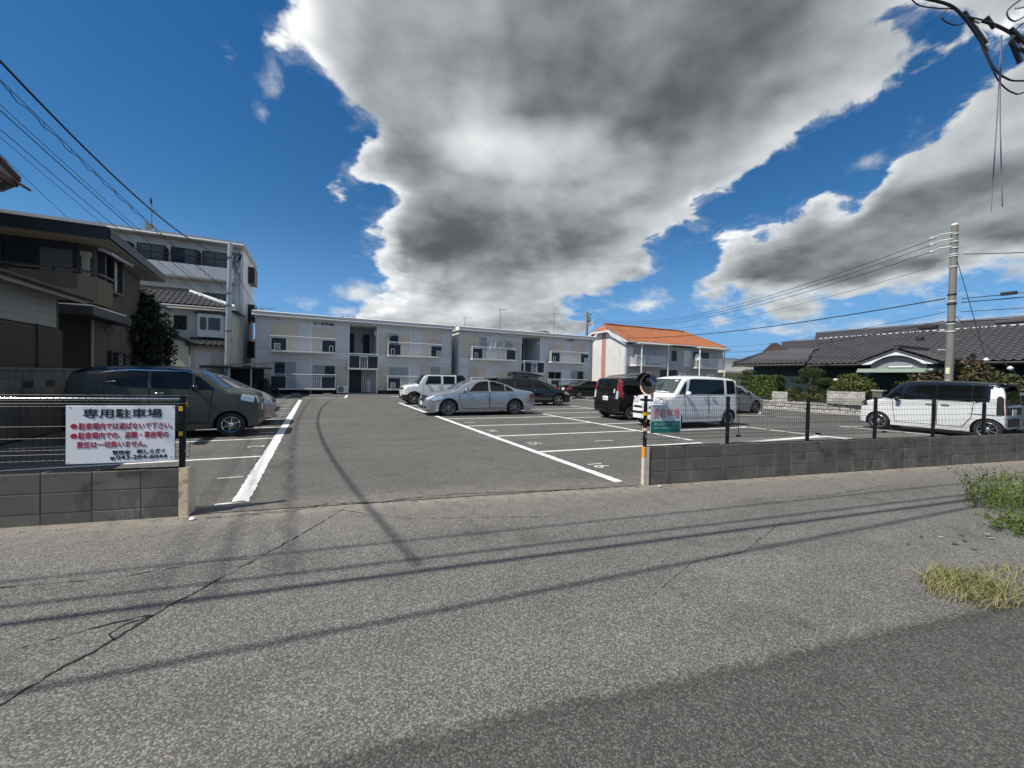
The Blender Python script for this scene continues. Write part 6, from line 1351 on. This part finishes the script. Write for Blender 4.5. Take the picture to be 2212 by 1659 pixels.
for i in range(9):
    a = i*2.4; b = MB(); q = .35+.1*(i % 3); pts = [Vector((math.cos(a)*q*s_, math.sin(a)*q*s_, .9+.45*s_-.35*s_*s_)) for s_ in np.linspace(0, 1, 6)]; sd = Vector((-math.sin(a), math.cos(a), 0))
    for j, p in enumerate(pts): w = .075*math.sin(math.pi*(j+.35)/6.2); b.v += [tuple(p-sd*w), tuple(p+Vector((0, 0, .01))), tuple(p+sd*w)]
    for j in range(5): b.f += [(3*j, 3*j+1, 3*j+4, 3*j+3), (3*j+1, 3*j+2, 3*j+5, 3*j+4)]; b.m += [0, 0]
    b.build('leaf', L_hedge, t, smooth=60)
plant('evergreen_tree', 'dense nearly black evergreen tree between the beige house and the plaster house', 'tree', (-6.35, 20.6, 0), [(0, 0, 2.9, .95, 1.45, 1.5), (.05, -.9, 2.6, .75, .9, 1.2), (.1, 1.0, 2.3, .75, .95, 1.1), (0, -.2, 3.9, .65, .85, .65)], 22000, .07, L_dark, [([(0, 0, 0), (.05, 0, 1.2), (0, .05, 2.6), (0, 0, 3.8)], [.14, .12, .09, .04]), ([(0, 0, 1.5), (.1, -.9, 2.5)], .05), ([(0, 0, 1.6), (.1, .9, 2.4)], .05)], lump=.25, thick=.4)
t = thing('woodpile_roof', 'small weathered board roof under the evergreen tree', 'shelter', (-6.3, 21.2, 0))
for k_ in range(3): Bx('board', M['wood'], t, ((-.9, -1.3+.03*k_, 1.62+.09*k_), (.5, 1.2, 1.65+.09*k_)))
for y in (-1.2, 1.1): Bx('post', M['wood'], t, ((.4, y-.04, 0), (.48, y+.04, 1.62)))
# verge weeds: stems and blades built one by one
def weed(name, label, loc, n, h, spread, m_, lean=.5, w=.006, leafy=0):
    t = thing(name, label, 'weeds', loc); vs, fs = [], []
    for i in range(n):
        a = rng.uniform(0, 6.28); r_ = spread*math.sqrt(rng.random()); bx, by = r_*math.cos(a), r_*math.sin(a)*.7; hh = h*rng.uniform(.4, 1.1); la = rng.uniform(0, 6.28); ln = lean*rng.uniform(.2, 1.2)*hh
        sd = (math.cos(la+1.57)*w, math.sin(la+1.57)*w); k0 = len(vs)
        for j in range(4):
            s_ = j/3; px, py, pz = bx+math.cos(la)*ln*s_**1.7, by+math.sin(la)*ln*s_**1.7, hh*(s_-.25*s_*s_); q = 1-s_*.85
            vs += [(px-sd[0]*q, py-sd[1]*q, pz), (px+sd[0]*q, py+sd[1]*q, pz)]
        for j in range(3): fs.append((k0+2*j, k0+2*j+1, k0+2*j+3, k0+2*j+2))
        if leafy:
            for l_ in range(leafy):
                s_ = rng.uniform(.2, 1); px, py, pz = bx+math.cos(la)*ln*s_**1.7, by+math.sin(la)*ln*s_**1.7, hh*(s_-.25*s_*s_); d = rng.normal(size=3); d /= np.linalg.norm(d); e = np.cross(d, rng.normal(size=3)); e /= np.linalg.norm(e); k1 = len(vs); p = np.array((px, py, pz)); L2 = rng.uniform(.018, .038)
                vs += [tuple(p), tuple(p+d*L2*.5+e*L2*.28), tuple(p+d*L2), tuple(p+d*L2*.5-e*L2*.28)]; fs.append((k1, k1+1, k1+2, k1+3))
    me_ = bpy.data.meshes.new('blades'); me_.from_pydata(vs, [], fs); me_.materials.append(m_); link('blades', me_, t); return t
weed('roadside_weed', 'tall feathery green weed at the right edge of the road', (7.95, 1.78, -.01), 190, .62, .55, L_weed, .7, .003, 11)
weed('roadside_weed', 'small bright green weed in front of the tall weed, right edge', (6.72, 1.40, -.01), 120, .26, .30, L_weed, .7, .003, 9)
weed('grass_clump', 'flattened yellow green grass clump on the asphalt edge at lower right', (4.42, 1.17, -.006), 520, .13, .36, L_dry, 1.3, .0035)
weed('grass_clump', 'thin straw-coloured grass trailing right of the grass clump', (5.05, 1.02, -.006), 330, .09, .35, L_dry, 1.6, .003)
weed('grass_clump', 'sparse green grass mixed among the dry clump', (4.5, 1.2, -.006), 260, .14, .30, L_weed, 1.2, .003)
# dead leaves and pebbles on the road
t = thing('fallen_leaves', 'a few dark dead leaves and pale scraps on the road by the weeds', 'leaves', (5.6, 1.6, -.006)); 
for i in range(11):
    b = MB(); a = rng.uniform(0, 6); s_ = rng.uniform(.018, .04); x, y = rng.uniform(-.5, .7), rng.uniform(-.18, .2); c, d = math.cos(a)*s_, math.sin(a)*s_
    b.quad((x-c, y-d, .004), (x+d*.5, y-c*.5, .012), (x+c, y+d, .006), (x-d*.5, y+c*.5, .010)); b.build('leaf', M['wood'] if i % 3 else M['sidingcream'], t)
me_ = None; b = MB(); rr = random.Random(3)
for i in range(260):
    s_ = rr.uniform(-3.4, 12.5); y = -abs(rr.gauss(0, .12))-.01; p = wp(s_, y, -.008); r_ = rr.uniform(.004, .011)
    b.lathe([(0, r_*.8), (r_*.8, r_*.5), (r_, 0)], 6, 'Z', p)
o = b.build('gravel', M['stone'], None, smooth=60, kind='stuff'); tag(o, 'loose grit lying along the foot of the block walls', 'gravel')
for (x, y, sz_) in ((-1.13, 5.13, .03), (4.47, 4.22, .032)):
    t = thing('pebble', 'white pebble at the foot of the rusty left end guard' if x < 0 else 'grey stone at the foot of the cream right end guard', 'stone', (x, y, -.008)); b = MB(); b.lathe([(0, sz_), (sz_*.8, sz_*.75), (sz_*1.1, sz_*.25), (sz_*.9, 0)], 9); b.build('stone_body', M['stone'] if x > 0 else M['white'], t, smooth=60)

# ------------------------------------------------------------------ poles and cables
M['polecon'] = mk('pole_concrete', (.20, .19, .17), .85, var=.15, vscale=3, bump=.2, bscale=60, streak=.2); M['cable'] = mk('cable', (.016, .017, .02), .6, var=0); M['porcelain'] = mk('porcelain', (.70, .70, .68), .25, var=.05)
def pole(label, base, h, r0, r1, m_, lean=(0, 0)):
    t = thing('utility_pole', label, 'pole', base); b = MB(); b.tube([(0, 0, -.2), (lean[0]*.5, lean[1]*.5, h*.5), (lean[0], lean[1], h)], [r0, (r0+r1)/2, r1], 16); b.build('shaft', m_, t, smooth=50); return t
t = pole('weathered concrete utility pole standing in the shrubs at the right', (22.85, 6.75, 0), 7.95, .135, .105, M['polecon'])
b = MB(); b.lathe([(.112, 7.95), (.10, 8.02), (0, 8.05)], 14); b.build('cap', M['fascia'], t, smooth=40)
for z in (7.6, 7.3, 7.05, 6.8, 6.72, 6.3, 5.2, 4.92, 4.82, 4.1, 4.02, 3.72):
    b = MB(); b.lathe([(.107+.004*(8-z), z-.025), (.13+.004*(8-z), z-.02), (.13+.004*(8-z), z+.02), (.107+.004*(8-z), z+.025)], 14); b.build('band', M['whitesh'] if z not in (5.2, 4.82, 4.1) else M['cable'], t)
for i, z in enumerate((5.4, 5.05, 4.6, 4.25, 3.75, 3.4, 3.0)):
    b = MB(); b.tube([(-.1, -.34 if i % 2 else .34, z), (0, 0, z)], .012, 5); b.build('step_bolt', M['steel'], t)
for z, hh in ((2.02, .25), (1.5, .27)): Bx('yellow_tag', mk('pale_yellow_tag', (.72, .70, .42), .5, var=0), t, ((-.145, -.055, z), (-.12, .06, z+hh)))
for z in (7.65, 7.4, 7.1): 
    b = MB(); b.tube([(-.15, .0, z), (-.2, .35, z+.02), (-.25, .5, z-.06)], .014, 6); b.build('bracket', M['steel'], t)
    b = MB(); b.lathe([(0, -.06), (.05, -.05), (.03, -.02), (.055, .0), (.03, .03), (.05, .06), (0, .07)], 10, 'Y', (-.25, .55, z-.08)); b.build('insulator', M['porcelain'], t)
def catenary(p, q, sag, n=18):
    p, q = Vector(p), Vector(q); return [p.lerp(q, i/n)-Vector((0, 0, 4*sag*(i/n)*(1-i/n))) for i in range(n+1)]
def cable(label, p, q, sag, r_=.012, name='power_cable', parts=(), group=None, n=18):
    t = thing(name, label, 'cable', p, 0, group); pts = [v_-Vector(p) for v_ in catenary(p, q, sag, n)]
    b = MB(); b.tube(pts, r_, 5); b.build('strand', M['cable'], t)
    return t, pts
FP = (31.8, 43.0)
t = pole('distant concrete pole behind the right end of the right apartment block', (FP[0], FP[1], 0), 10.3, .2, .15, M['polecon'])
for z in (9.9, 9.2, 8.6): Bx('crossarm', M['steel'], t, ((-.05, -.5, z-.04), (.4, .5, z+.04)))
b = MB(); b.cbox((.15, -.2, 8.9), (.5, .2, 9.6), .05); b.build('transformer', M['steel'], t)
RP = (22.6, 7.2)
for i, (z, zf, lb_) in enumerate(((7.55, 9.6, 'topmost'), (7.32, 9.3, 'second highest'), (7.05, 9.0, 'third highest'), (6.4, 8.5, 'thin fourth'))):
    cable('%s bare cable swinging from the concrete pole over to the distant pole' % lb_, (RP[0], RP[1], z), (FP[0]+.2, FP[1], zf), 1.75-.08*i, .013 if i < 3 else .008, n=26)
cable('thick lashed cable from the middle of the concrete pole to the distant pole', (RP[0]+.1, RP[1]-.3, 5.05), (FP[0], FP[1], 7.3), .9, .024, n=22)
cable('thin cable from the concrete pole to the right corner of the orange roof', (RP[0]+.1, RP[1]-.3, 4.5), (43.8, 32.2, 5.7), .35, .011)
tc_, pts = cable('dark cable with a splice box from the concrete pole to the cream building', (RP[0]+.1, RP[1]-.3, 4.15), (44.6, 33.5, 5.2), .45, .016)
b = MB(); b.cbox((-.15, .2, -.28), (.15, .75, -.12), .03); b.build('splice_box', M['cable'], tc_)
tc_, pts = cable('lowest thin cable with a small junction box left of the concrete pole', (RP[0]+.1, RP[1]-.3, 3.7), (44.6, 33.5, 4.7), .45, .006); b = MB(); b.cbox((.0, .62, -.28), (.18, .85, -.12), .02); b.build('junction_box', M['cable'], tc_)
RR = (24.6, -12.0)
for z, zr, s_, r_, lb_ in ((6.75, 6.2, .9, .016, 'sagging upper cable leaving the concrete pole to the right'), (5.0, 6.0, .35, .017, 'upper of two parallel cables leaving the concrete pole to the right'), (4.85, 5.75, .35, .02, 'lower of two parallel cables leaving the concrete pole to the right'), (4.48, 4.9, .3, .014, 'slack grey cable at mid height right of the concrete pole'), (4.1, 4.1, .15, .02, 'lowest cable with long splice sleeve right of the concrete pole')):
    tc_, pts = cable(lb_, (22.9, 6.5, z), (RR[0], RR[1], zr), s_, r_)
    if 'sleeve' in lb_: b = MB(); b.cbox((-.1, -2.1, -.22), (.16, -.9, -.07), .04); b.build('splice_sleeve', M['ridgetile'], tc_)
    if 'upper of' in lb_: b = MB(); b.cbox((-.04, -1.4, -.06), (.1, -1.0, .06), .02); b.build('clamp', M['cable'], tc_)
for i, (z, y1, lb_) in enumerate(((6.7, 5.35, 'steel guy wire with white guard slanting from the concrete pole top'), (4.4, 4.0, 'shorter guy wire right of the concrete pole'))):
    t, pts = cable(lb_, (22.9, 6.7, z), (23.0, y1, .5), 0, .012, 'guy_wire'); 
    q = pts[12] if i == 0 else pts[10]; b = MB(); b.lathe([(0, -.09), (.06, -.05), (.09, 0), (.06, .05), (0, .09)], 10, 'Z', tuple(q)); b.build('guy_insulator', M['porcelain'], t, smooth=60)
# left steel pole and its cables
LP = (-4.72, 28.6)
t = pole('slim grey steel pole in front of the tiled plaster house', (LP[0], LP[1], 0), 9.05, .17, .12, M['steel'], (.1, 0))
for z in (8.2, 6.1, 5.4, 3.9): b = MB(); b.lathe([(.14, z-.03), (.175, z-.03), (.175, z+.03), (.14, z+.03)], 12, 'Z', (.06, 0, 0)); b.build('band', M['alloydk'], t)
for i in range(8): b = MB(); b.tube([(.05, 0, 5.9+.35*i), (.34, 0, 5.9+.35*i)], .012, 5); b.build('step_bolt', M['steel'], t)
b = MB()
for i in range(7):
    a0 = random.uniform(0, 6); b.tube([(.38+.16*math.cos(a+a0)+.02*i, .05*math.sin(a*2), 8.25+(.3+.05*i)*math.sin(a)-.06*i) for a in np.linspace(0, 4.2, 12)], .018, 5)
b.build('cable_loops', M['cable'], t)
def through(far, kz, sag, ky=10.34, kx=-5.03, yn=2.6, xn=-5.35):
    """near end of a sagging cable that passes the height kz above (kx, ky)"""
    t_ = (far[1]-ky)/(far[1]-yn); return (xn, yn, (kz-far[2]*(1-t_)+4*sag*t_*(1-t_))/t_)
def lcable(lb_, far, kz, sag, r_, n=26): return cable(lb_, far, through(far, kz, sag), sag, r_, n=n)
lcable('thick black cable sweeping from the upper left down to the steel pole', (LP[0], LP[1], 8.2), 7.03, 1.35, .024)
tc_, pts = cable('twisted lashed cable with loops below the thick black cable', (LP[0], LP[1], 6.3), through((LP[0], LP[1], 6.3), 8.0, .55, 13.3, -6.46, 2.6, -7.7), .55, .009, n=26)
b = MB(); b.tube([p+Vector((.035*math.sin(i*1.9), 0, -.085-.04*math.cos(i*1.9))) for i, p in enumerate([pts[j].lerp(pts[j+1], f) for j in range(26) for f in (0, .25, .5, .75)])], .011, 5); b.build('lashed_cable', M['cable'], tc_)
b = MB()
for j in range(2, 26): b.tube([pts[j]+Vector((0, 0, .02)), pts[j]+Vector((.02, 0, -.12))], .008, 4)
b.build('hangers', M['cable'], tc_, kind='stuff')
for kz, far, lb_, r_ in ((6.16, (LP[0]-.1, LP[1], 5.6), 'upper thin cable of the bundle passing over the beige house roof', .008), (6.06, (LP[0]-.1, LP[1], 5.4), 'middle dark cable of the bundle passing over the beige house roof', .012), (5.99, (-5.6, 29.5, 5.6), 'lower dark cable of the bundle passing over the beige house roof', .010), (5.93, (-6.3, 23.0, 5.9), 'thin service wire dropping behind the beige house roof, right one', .007), (5.80, (-6.7, 19.8, 5.45), 'thin service wire dropping behind the beige house roof, left one', .007)):
    cable(lb_, far, through(far, 1.53+(kz-1.53)*1.286, .4 if far[1] > 25 else .12, 13.3, -6.46, 2.6, -7.7), .4 if far[1] > 25 else .12, r_, n=26)
cable('service cable from the steel pole to the left end of the left apartments', (LP[0]+.2, LP[1], 8.1), (-3.6, 33.0, 5.9), .35, .014)
# street cables overhead: they cast the long shadows on the road
for lb_, a, b_, r_ in (('thin street cable high over the road, farthest from the camera', (-13.6, 4.75, 6.0), (6.9, 1.55, 7.4), .015), ('heavy street cable bundle over the road', (-13.6, 4.10, 5.8), (7.0, 1.02, 7.1), .030), ('street cable close beside the heavy bundle', (-13.6, 4.36, 5.9), (7.0, 1.16, 7.2), .019), ('nearest street cable over the road', (-13.6, 2.9, 6.2), (7.2, 1.0, 7.6), .022)):
    cable(lb_, a, b_, .12, r_, 'street_cable')
for lb_, a, b_ in (('street cable crossing the weeds, near the right pole', (6.5, 1.4, 5.3), (17, -.6, 5.6)), ('thick street cable right of the near pole', (6.7, 1.55, 5.15), (17, -.2, 5.2))): cable(lb_, a, b_, .3, .016, 'street_cable')
t = pole('near utility pole carrying cable closures at the upper right corner', (7.75, 1.05, -.05), 9.2, .17, .13, M['polecon'])
def pt(b, pts, r_, n=8):
    out = []
    for i in range(len(pts)-1):
        p0, p1, p2, p3 = (Vector(pts[max(0, min(len(pts)-1, j))]) for j in (i-1, i, i+1, i+2))
        for s_ in np.linspace(0, 1, 5, endpoint=False): out.append(.5*((2*p1)+(p2-p0)*s_+(2*p0-5*p1+4*p2-p3)*s_**2+(3*p1-p0-3*p2+p3)*s_**3))
    out.append(Vector(pts[-1])); b.tube(out, r_, n); return b
o3 = Vector((7.75, 1.05, -.05))
def lo(*p): return tuple(Vector(p)-o3)
b = MB(); pt(b, [lo(5.45, 2.15, 5.78), lo(5.77, 2.04, 5.70), lo(6.05, 1.90, 5.62), lo(6.2, 1.83, 5.50), lo(6.36, 1.76, 5.30), lo(6.45, 1.71, 5.14)], .014); pt(b, [lo(6.2, 1.83, 5.50), lo(6.45, 1.70, 5.43), lo(6.64, 1.60, 5.33), lo(6.85, 1.5, 5.2), lo(7.6, 1.1, 5.0)], .015); b.build('cable_bundle', M['cable'], t, smooth=50)
b = MB(); pt(b, [lo(6.42, 1.72, 5.16), lo(6.5, 1.68, 4.98), lo(6.62, 1.62, 4.86), lo(6.85, 1.52, 4.84), lo(7.6, 1.1, 4.9)], .009); pt(b, [lo(6.38, 1.74, 5.2), lo(6.45, 1.69, 5.0), lo(6.56, 1.64, 4.80), lo(6.7, 1.57, 4.69), lo(6.85, 1.5, 4.72), lo(7.6, 1.1, 5.0)], .007); pt(b, [lo(5.6, 2.1, 5.75), lo(5.75, 2.05, 5.62), lo(5.95, 1.97, 5.6), lo(6.1, 1.88, 5.58)], .006); pt(b, [lo(6.05, 1.9, 5.6), lo(6.0, 1.93, 5.48), lo(6.15, 1.87, 5.42), lo(6.25, 1.8, 5.46)], .006); pt(b, [lo(6.75, 1.55, 5.7), lo(6.6, 1.62, 5.55), lo(6.68, 1.58, 5.45), lo(6.9, 1.5, 5.6)], .007); pt(b, [lo(6.6, 1.6, 5.2), lo(6.72, 1.56, 5.4), lo(7.0, 1.4, 5.55)], .007); pt(b, [lo(6.62, 1.6, 5.2), lo(6.8, 1.52, 5.3), lo(7.0, 1.42, 5.3)], .006); b.build('slack_loops', M['cable'], t, smooth=50)
b = MB(); pt(b, [lo(6.55, 1.64, 5.3), lo(6.53, 1.64, 4.6), lo(6.50, 1.65, 3.42)], .005, 5); pt(b, [lo(6.56, 1.64, 5.3), lo(6.56, 1.63, 4.5), lo(6.60, 1.60, 3.56), lo(6.61, 1.6, 3.5)], .005, 5); b.build('dangling_cord', mk('purple_grey_cord', (.22, .18, .24), .6, var=0), t)
for p, q, w in (((6.22, 1.83, 5.56), (6.32, 1.78, 5.40), .026), ((6.32, 1.78, 5.40), (6.44, 1.72, 5.22), .032), ((6.42, 1.72, 5.50), (6.5, 1.68, 5.38), .03), ((6.62, 1.6, 5.36), (6.86, 1.5, 5.14), .042), ((6.66, 1.6, 5.26), (6.76, 1.55, 5.02), .034)):
    b = MB(); b.obox(lo(*p), lo(*q), w, w*.8); b.build('cable_closure', M['black'], t)
for p, q in (((6.37, 1.75, 5.36), (6.43, 1.72, 5.27)), ((6.30, 1.78, 5.47), (6.36, 1.75, 5.44)), ((6.66, 1.59, 5.3), (6.71, 1.57, 5.28)), ((6.74, 1.56, 5.22), (6.79, 1.53, 5.16)), ((6.70, 1.58, 5.60), (6.95, 1.46, 5.66))):
    b = MB(); b.obox(lo(*p), lo(*q), .024, .02); b.build('white_clamp', M['porcelain'], t)

# ------------------------------------------------------------------ roof aerials and dishes
def aerial(label, loc, h, yagi=True):
    t = thing('roof_aerial', label, 'aerial', loc); b = MB(); b.tube([(0, 0, 0), (0, 0, h)], .022, 6); b.build('mast', M['alloydk'], t)
    if yagi:
        b = MB(); b.tube([(-.1, 0, h), (.75, 0, h+.05)], .012, 5)
        for i in range(9): b.tube([(-.05+.09*i, -.22, h+.005*i), (-.05+.09*i, .22, h+.005*i)], .007, 4)
        b.tube([(-.12, 0, h-.2), (-.12, 0, h+.2)], .012, 5); b.build('yagi', M['alloydk'], t)
    return t
aerial('tall thin TV aerial on the right apartment roof above the black wagon', (16.4, 36.5, 5.7), 2.55); aerial('faint TV aerial at the left part of the right apartment roof', (12.9, 37, 5.7), 1.5); aerial('TV aerial on the right apartment roof beside the white dish', (22.7, 36.5, 5.7), 2.7); aerial('small drooping aerial at the left end of the left apartment roof', (-3.45, 33.2, 5.7), .3)
t = aerial('aerial mast with round dish on the white tower block roof', (-9.9, 34.6, 10.2), 2.6, False)
b = MB(); b.lathe([(0, .08), (.15, .06), (.26, 0)], 16, 'Y', (-.08, -.1, .75)); b.build('dish', M['sidingcream'], t, smooth=60); b = MB(); b.tube([(-.4, 0, 1.9), (.35, 0, 1.95)], .012, 5); b.tube([(.2, 0, 2.05), (.2, 0, 1.8)], .01, 5); b.box((-.1, -.03, 2.3), (-.02, .03, 2.7)); b.build('aerial_arms', M['alloydk'], t)
for i, x in enumerate((4.7, 5.0, 5.3)):
    pass
def dish(label, loc, r_, yaw):
    t = thing('satellite_dish', label, 'dish', loc, yaw); b = MB(); b.lathe([(0, .09), (r_*.5, .07), (r_, 0), (r_, -.01), (r_*.5, .05), (0, .07)], 20, 'Y'); b.build('reflector', M['white'], t, smooth=60); b = MB(); b.tube([(0, .07, 0), (0, .2, -.05), (0, .2, -.45)], .02, 6); b.tube([(0, .0, -r_), (0, -.35, -.1)], .01, 5); b.build('mount', M['steel'], t)
dish('white satellite dish on the right apartment roof', (22.35, 34.6, 6.12), .28, R(20)); dish('white satellite dish on the balcony post of the orange roof house', (38.5, 31.3, 4.2), .36, R(-15))
for i, x in enumerate((3.75, 4.15, 4.55)):
    t = thing('bird', 'small dark bird perched on the left apartment roof edge, %s of three' % ('left', 'middle', 'right')[i], 'bird', (x-2.0, 33.0, 5.78)); b = MB(); b.lathe([(0, -.09), (.035, -.06), (.05, 0), (.03, .06), (.035, .09), (.02, .125), (0, .13)], 8, 'X', (0, 0, .06)); b.tube([(-.09, 0, .05), (-.17, 0, .03)], [.02, .012], 5); b.tube([(0, 0, .03), (0, 0, -.01)], .008, 4); b.build('bird_body', M['black'], t, smooth=60)

# ------------------------------------------------------------------ small things by the apartments
def ac_unit(label, loc, group=None):
    t = thing('air_conditioner', label, 'air conditioner', loc); b = MB(); b.cbox((0, -.28, .05), (.78, 0, .62), .015); b.build('casing', M['band'], t)
    b = MB(); b.lathe([(.0, -.295), (.05, -.295), (.22, -.29), (.23, -.281)], 24, 'Y', (.30, 0, .34)); g_ = b.build('fan_guard', M['alloydk'], t, smooth=50)
    b = MB()
    for r_ in (.06, .1, .14, .18, .22): b.tube([(.30+r_*math.cos(a), -.30, .34+r_*math.sin(a)) for a in np.linspace(0, 2*math.pi, 20)], .004, 4, cap=False)
    b.build('guard_rings', M['whitesh'], g_, kind='stuff')
    for x in (.1, .66): Bx('foot', M['black'], t, ((x-.04, -.3, 0), (x+.04, .02, .05)))
ac_unit('white air conditioner unit standing left of the apartment stairwell', (1.38, 32.75, .02))
for i, (x, y, rz, lb_) in enumerate(((-1.25, 31.6, 0, 'concrete wheel stop by the left of the painted bay at the apartments'), (.75, 31.6, 0, 'concrete wheel stop below the air conditioner'), (6.6, 31.5, 0, 'concrete wheel stop near the rubble right of the stairwell'), (17.2, 25.2, 80, 'wheel stop behind the far black sedan, left one'), (18.6, 24.6, 0, 'wheel stop beside the far black sedan, middle one'), (20.2, 24.5, 0, 'wheel stop beside the far black sedan, right one'), (19.3, 11.9, -5, 'wheel stop in front of the silver wedge hatchback'))):
    t = thing('wheel_stop', lb_, 'wheel stop', (x, y, 0), R(rz), 'concrete wheel stops'); b = MB(); b.prism([(-.3, 0), (.3, 0), (.27, .1), (-.27, .1)], -.06, .06, 'Y'); b.build('kerb_block', M['concrete'], t)
for i, (x, y, s_) in enumerate(((6.1, 31.7, .22), (6.9, 31.9, .18), (7.45, 31.8, .28), (7.8, 31.6, .2))):
    t = thing('flowerpot', ('white pot by the stairwell wall', 'small grey pot right of the white pot', 'pale rubble heap pot beside the white boxy car', 'low stone pot nearest the white boxy car')[i], 'pot', (x, y, 0)); b = MB(); b.lathe([(0, 0), (s_*.4, 0), (s_*.55, s_), (s_*.48, s_), (s_*.4, s_*.7), (0, s_*.7)], 12); b.build('pot_body', M['white'] if i in (0, 2) else M['concrete'], t, smooth=40)
# dark lean-to carport with covered motorcycle
t = thing('carport', 'dark corrugated lean-to roof left of the apartments', 'carport', (-4.0, 27.6, 0)); vs, fs = [], []
for i in range(57):
    x = -1.7+3.45*i/56
    for y in (-.6, 2.6): vs.append((x, y, 1.80+.05*(x+1.7)+.018*math.cos(i*math.pi/2)+(.05*(y+.6))))
for i in range(56): fs.append((2*i, 2*i+2, 2*i+3, 2*i+1))
b = MB(); b.add(vs, fs); o = b.build('corrugated_roof', mk('dark_corrugated', (.035, .035, .038), .6, var=.3, vscale=5), t)
sm = o.modifiers.new('thickness', 'SOLIDIFY'); sm.thickness = .012
Bx('roof_edge', M['black'], t, ((-1.7, -.62, 1.70), (1.72, -.58, 1.80)))
for x in (-1.6, .66): b = MB(); b.tube([(x, -.5, 0), (x, -.5, 1.78)], .04, 8); b.build('post', M['steel'], t)
Bx('back_boards', M['black'], t, ((-1.65, 2.4, 0), (1.0, 2.45, 1.8)))
t = thing('covered_motorcycle', 'motorcycle under a dark cover beside the carport post', 'motorcycle', (-2.9, 28.2, 0)); P_ = []
b = MB(); b.lathe([(.05, 1.15), (.18, 1.05), (.28, .7), (.36, .35), (.34, .12)], 12, 'Z', (.15, 0, 0)); b.lathe([(.05, .92), (.2, .85), (.3, .5), (.34, .12)], 12, 'Z', (-.45, 0, 0)); b.build('cover', mk('dark_cover', (.014, .014, .016), .75, var=.3, vscale=9), t, smooth=60)
b = MB(); b.lathe([(.18, -.05), (.3, -.05), (.31, 0), (.3, .05), (.18, .05)], 18, 'Y', (.62, 0, .31), closed=True); b.build('front_wheel', M['rubber'], t)
t = thing('door_panel', 'white door panel leaning behind the left boundary wall', 'panel', (-5.98, 26.3, 1.2), R(8)); Bx('board', M['white'], t, ((-.02, -.28, 0), (.02, .28, 1.12)), c=.01); Bx('inset', M['whitesh'], t, ((.02, -.16, .25), (.028, .16, .5)))
t = thing('shed', 'small dark shed roof with white gutter end between the right apartments and the orange house', 'shed', (26.4, 29.5, 0)); b = MB(); b.box((0, 0, 0), (3.2, 2.2, 1.75)); b.build('wall', M['dark_base'], t); slab('roof', M['ridgetile'], t, [(-.2, -.3, 1.85), (3.4, -.3, 2.25), (3.4, 2.4, 2.25), (-.2, 2.4, 1.85)], .08); Bx('white_box', M['white'], t, ((.05, -.2, 1.35), (.55, -.02, 1.62)))
t = thing('mailbox', 'white box lamp on a stand in the dark garden behind the round bush', 'lamp', (25.4, 11.8, 0)); Bx('stand', M['black'], t, ((-.02, -.02, 0), (.02, .02, 1.85))); Bx('lamp_box', M['white'], t, ((-.08, -.12, 1.72), (.08, .12, 1.82)))
for o in list(bpy.data.objects):
    if o.name.startswith('camera') or o.name.startswith('sun'): pass
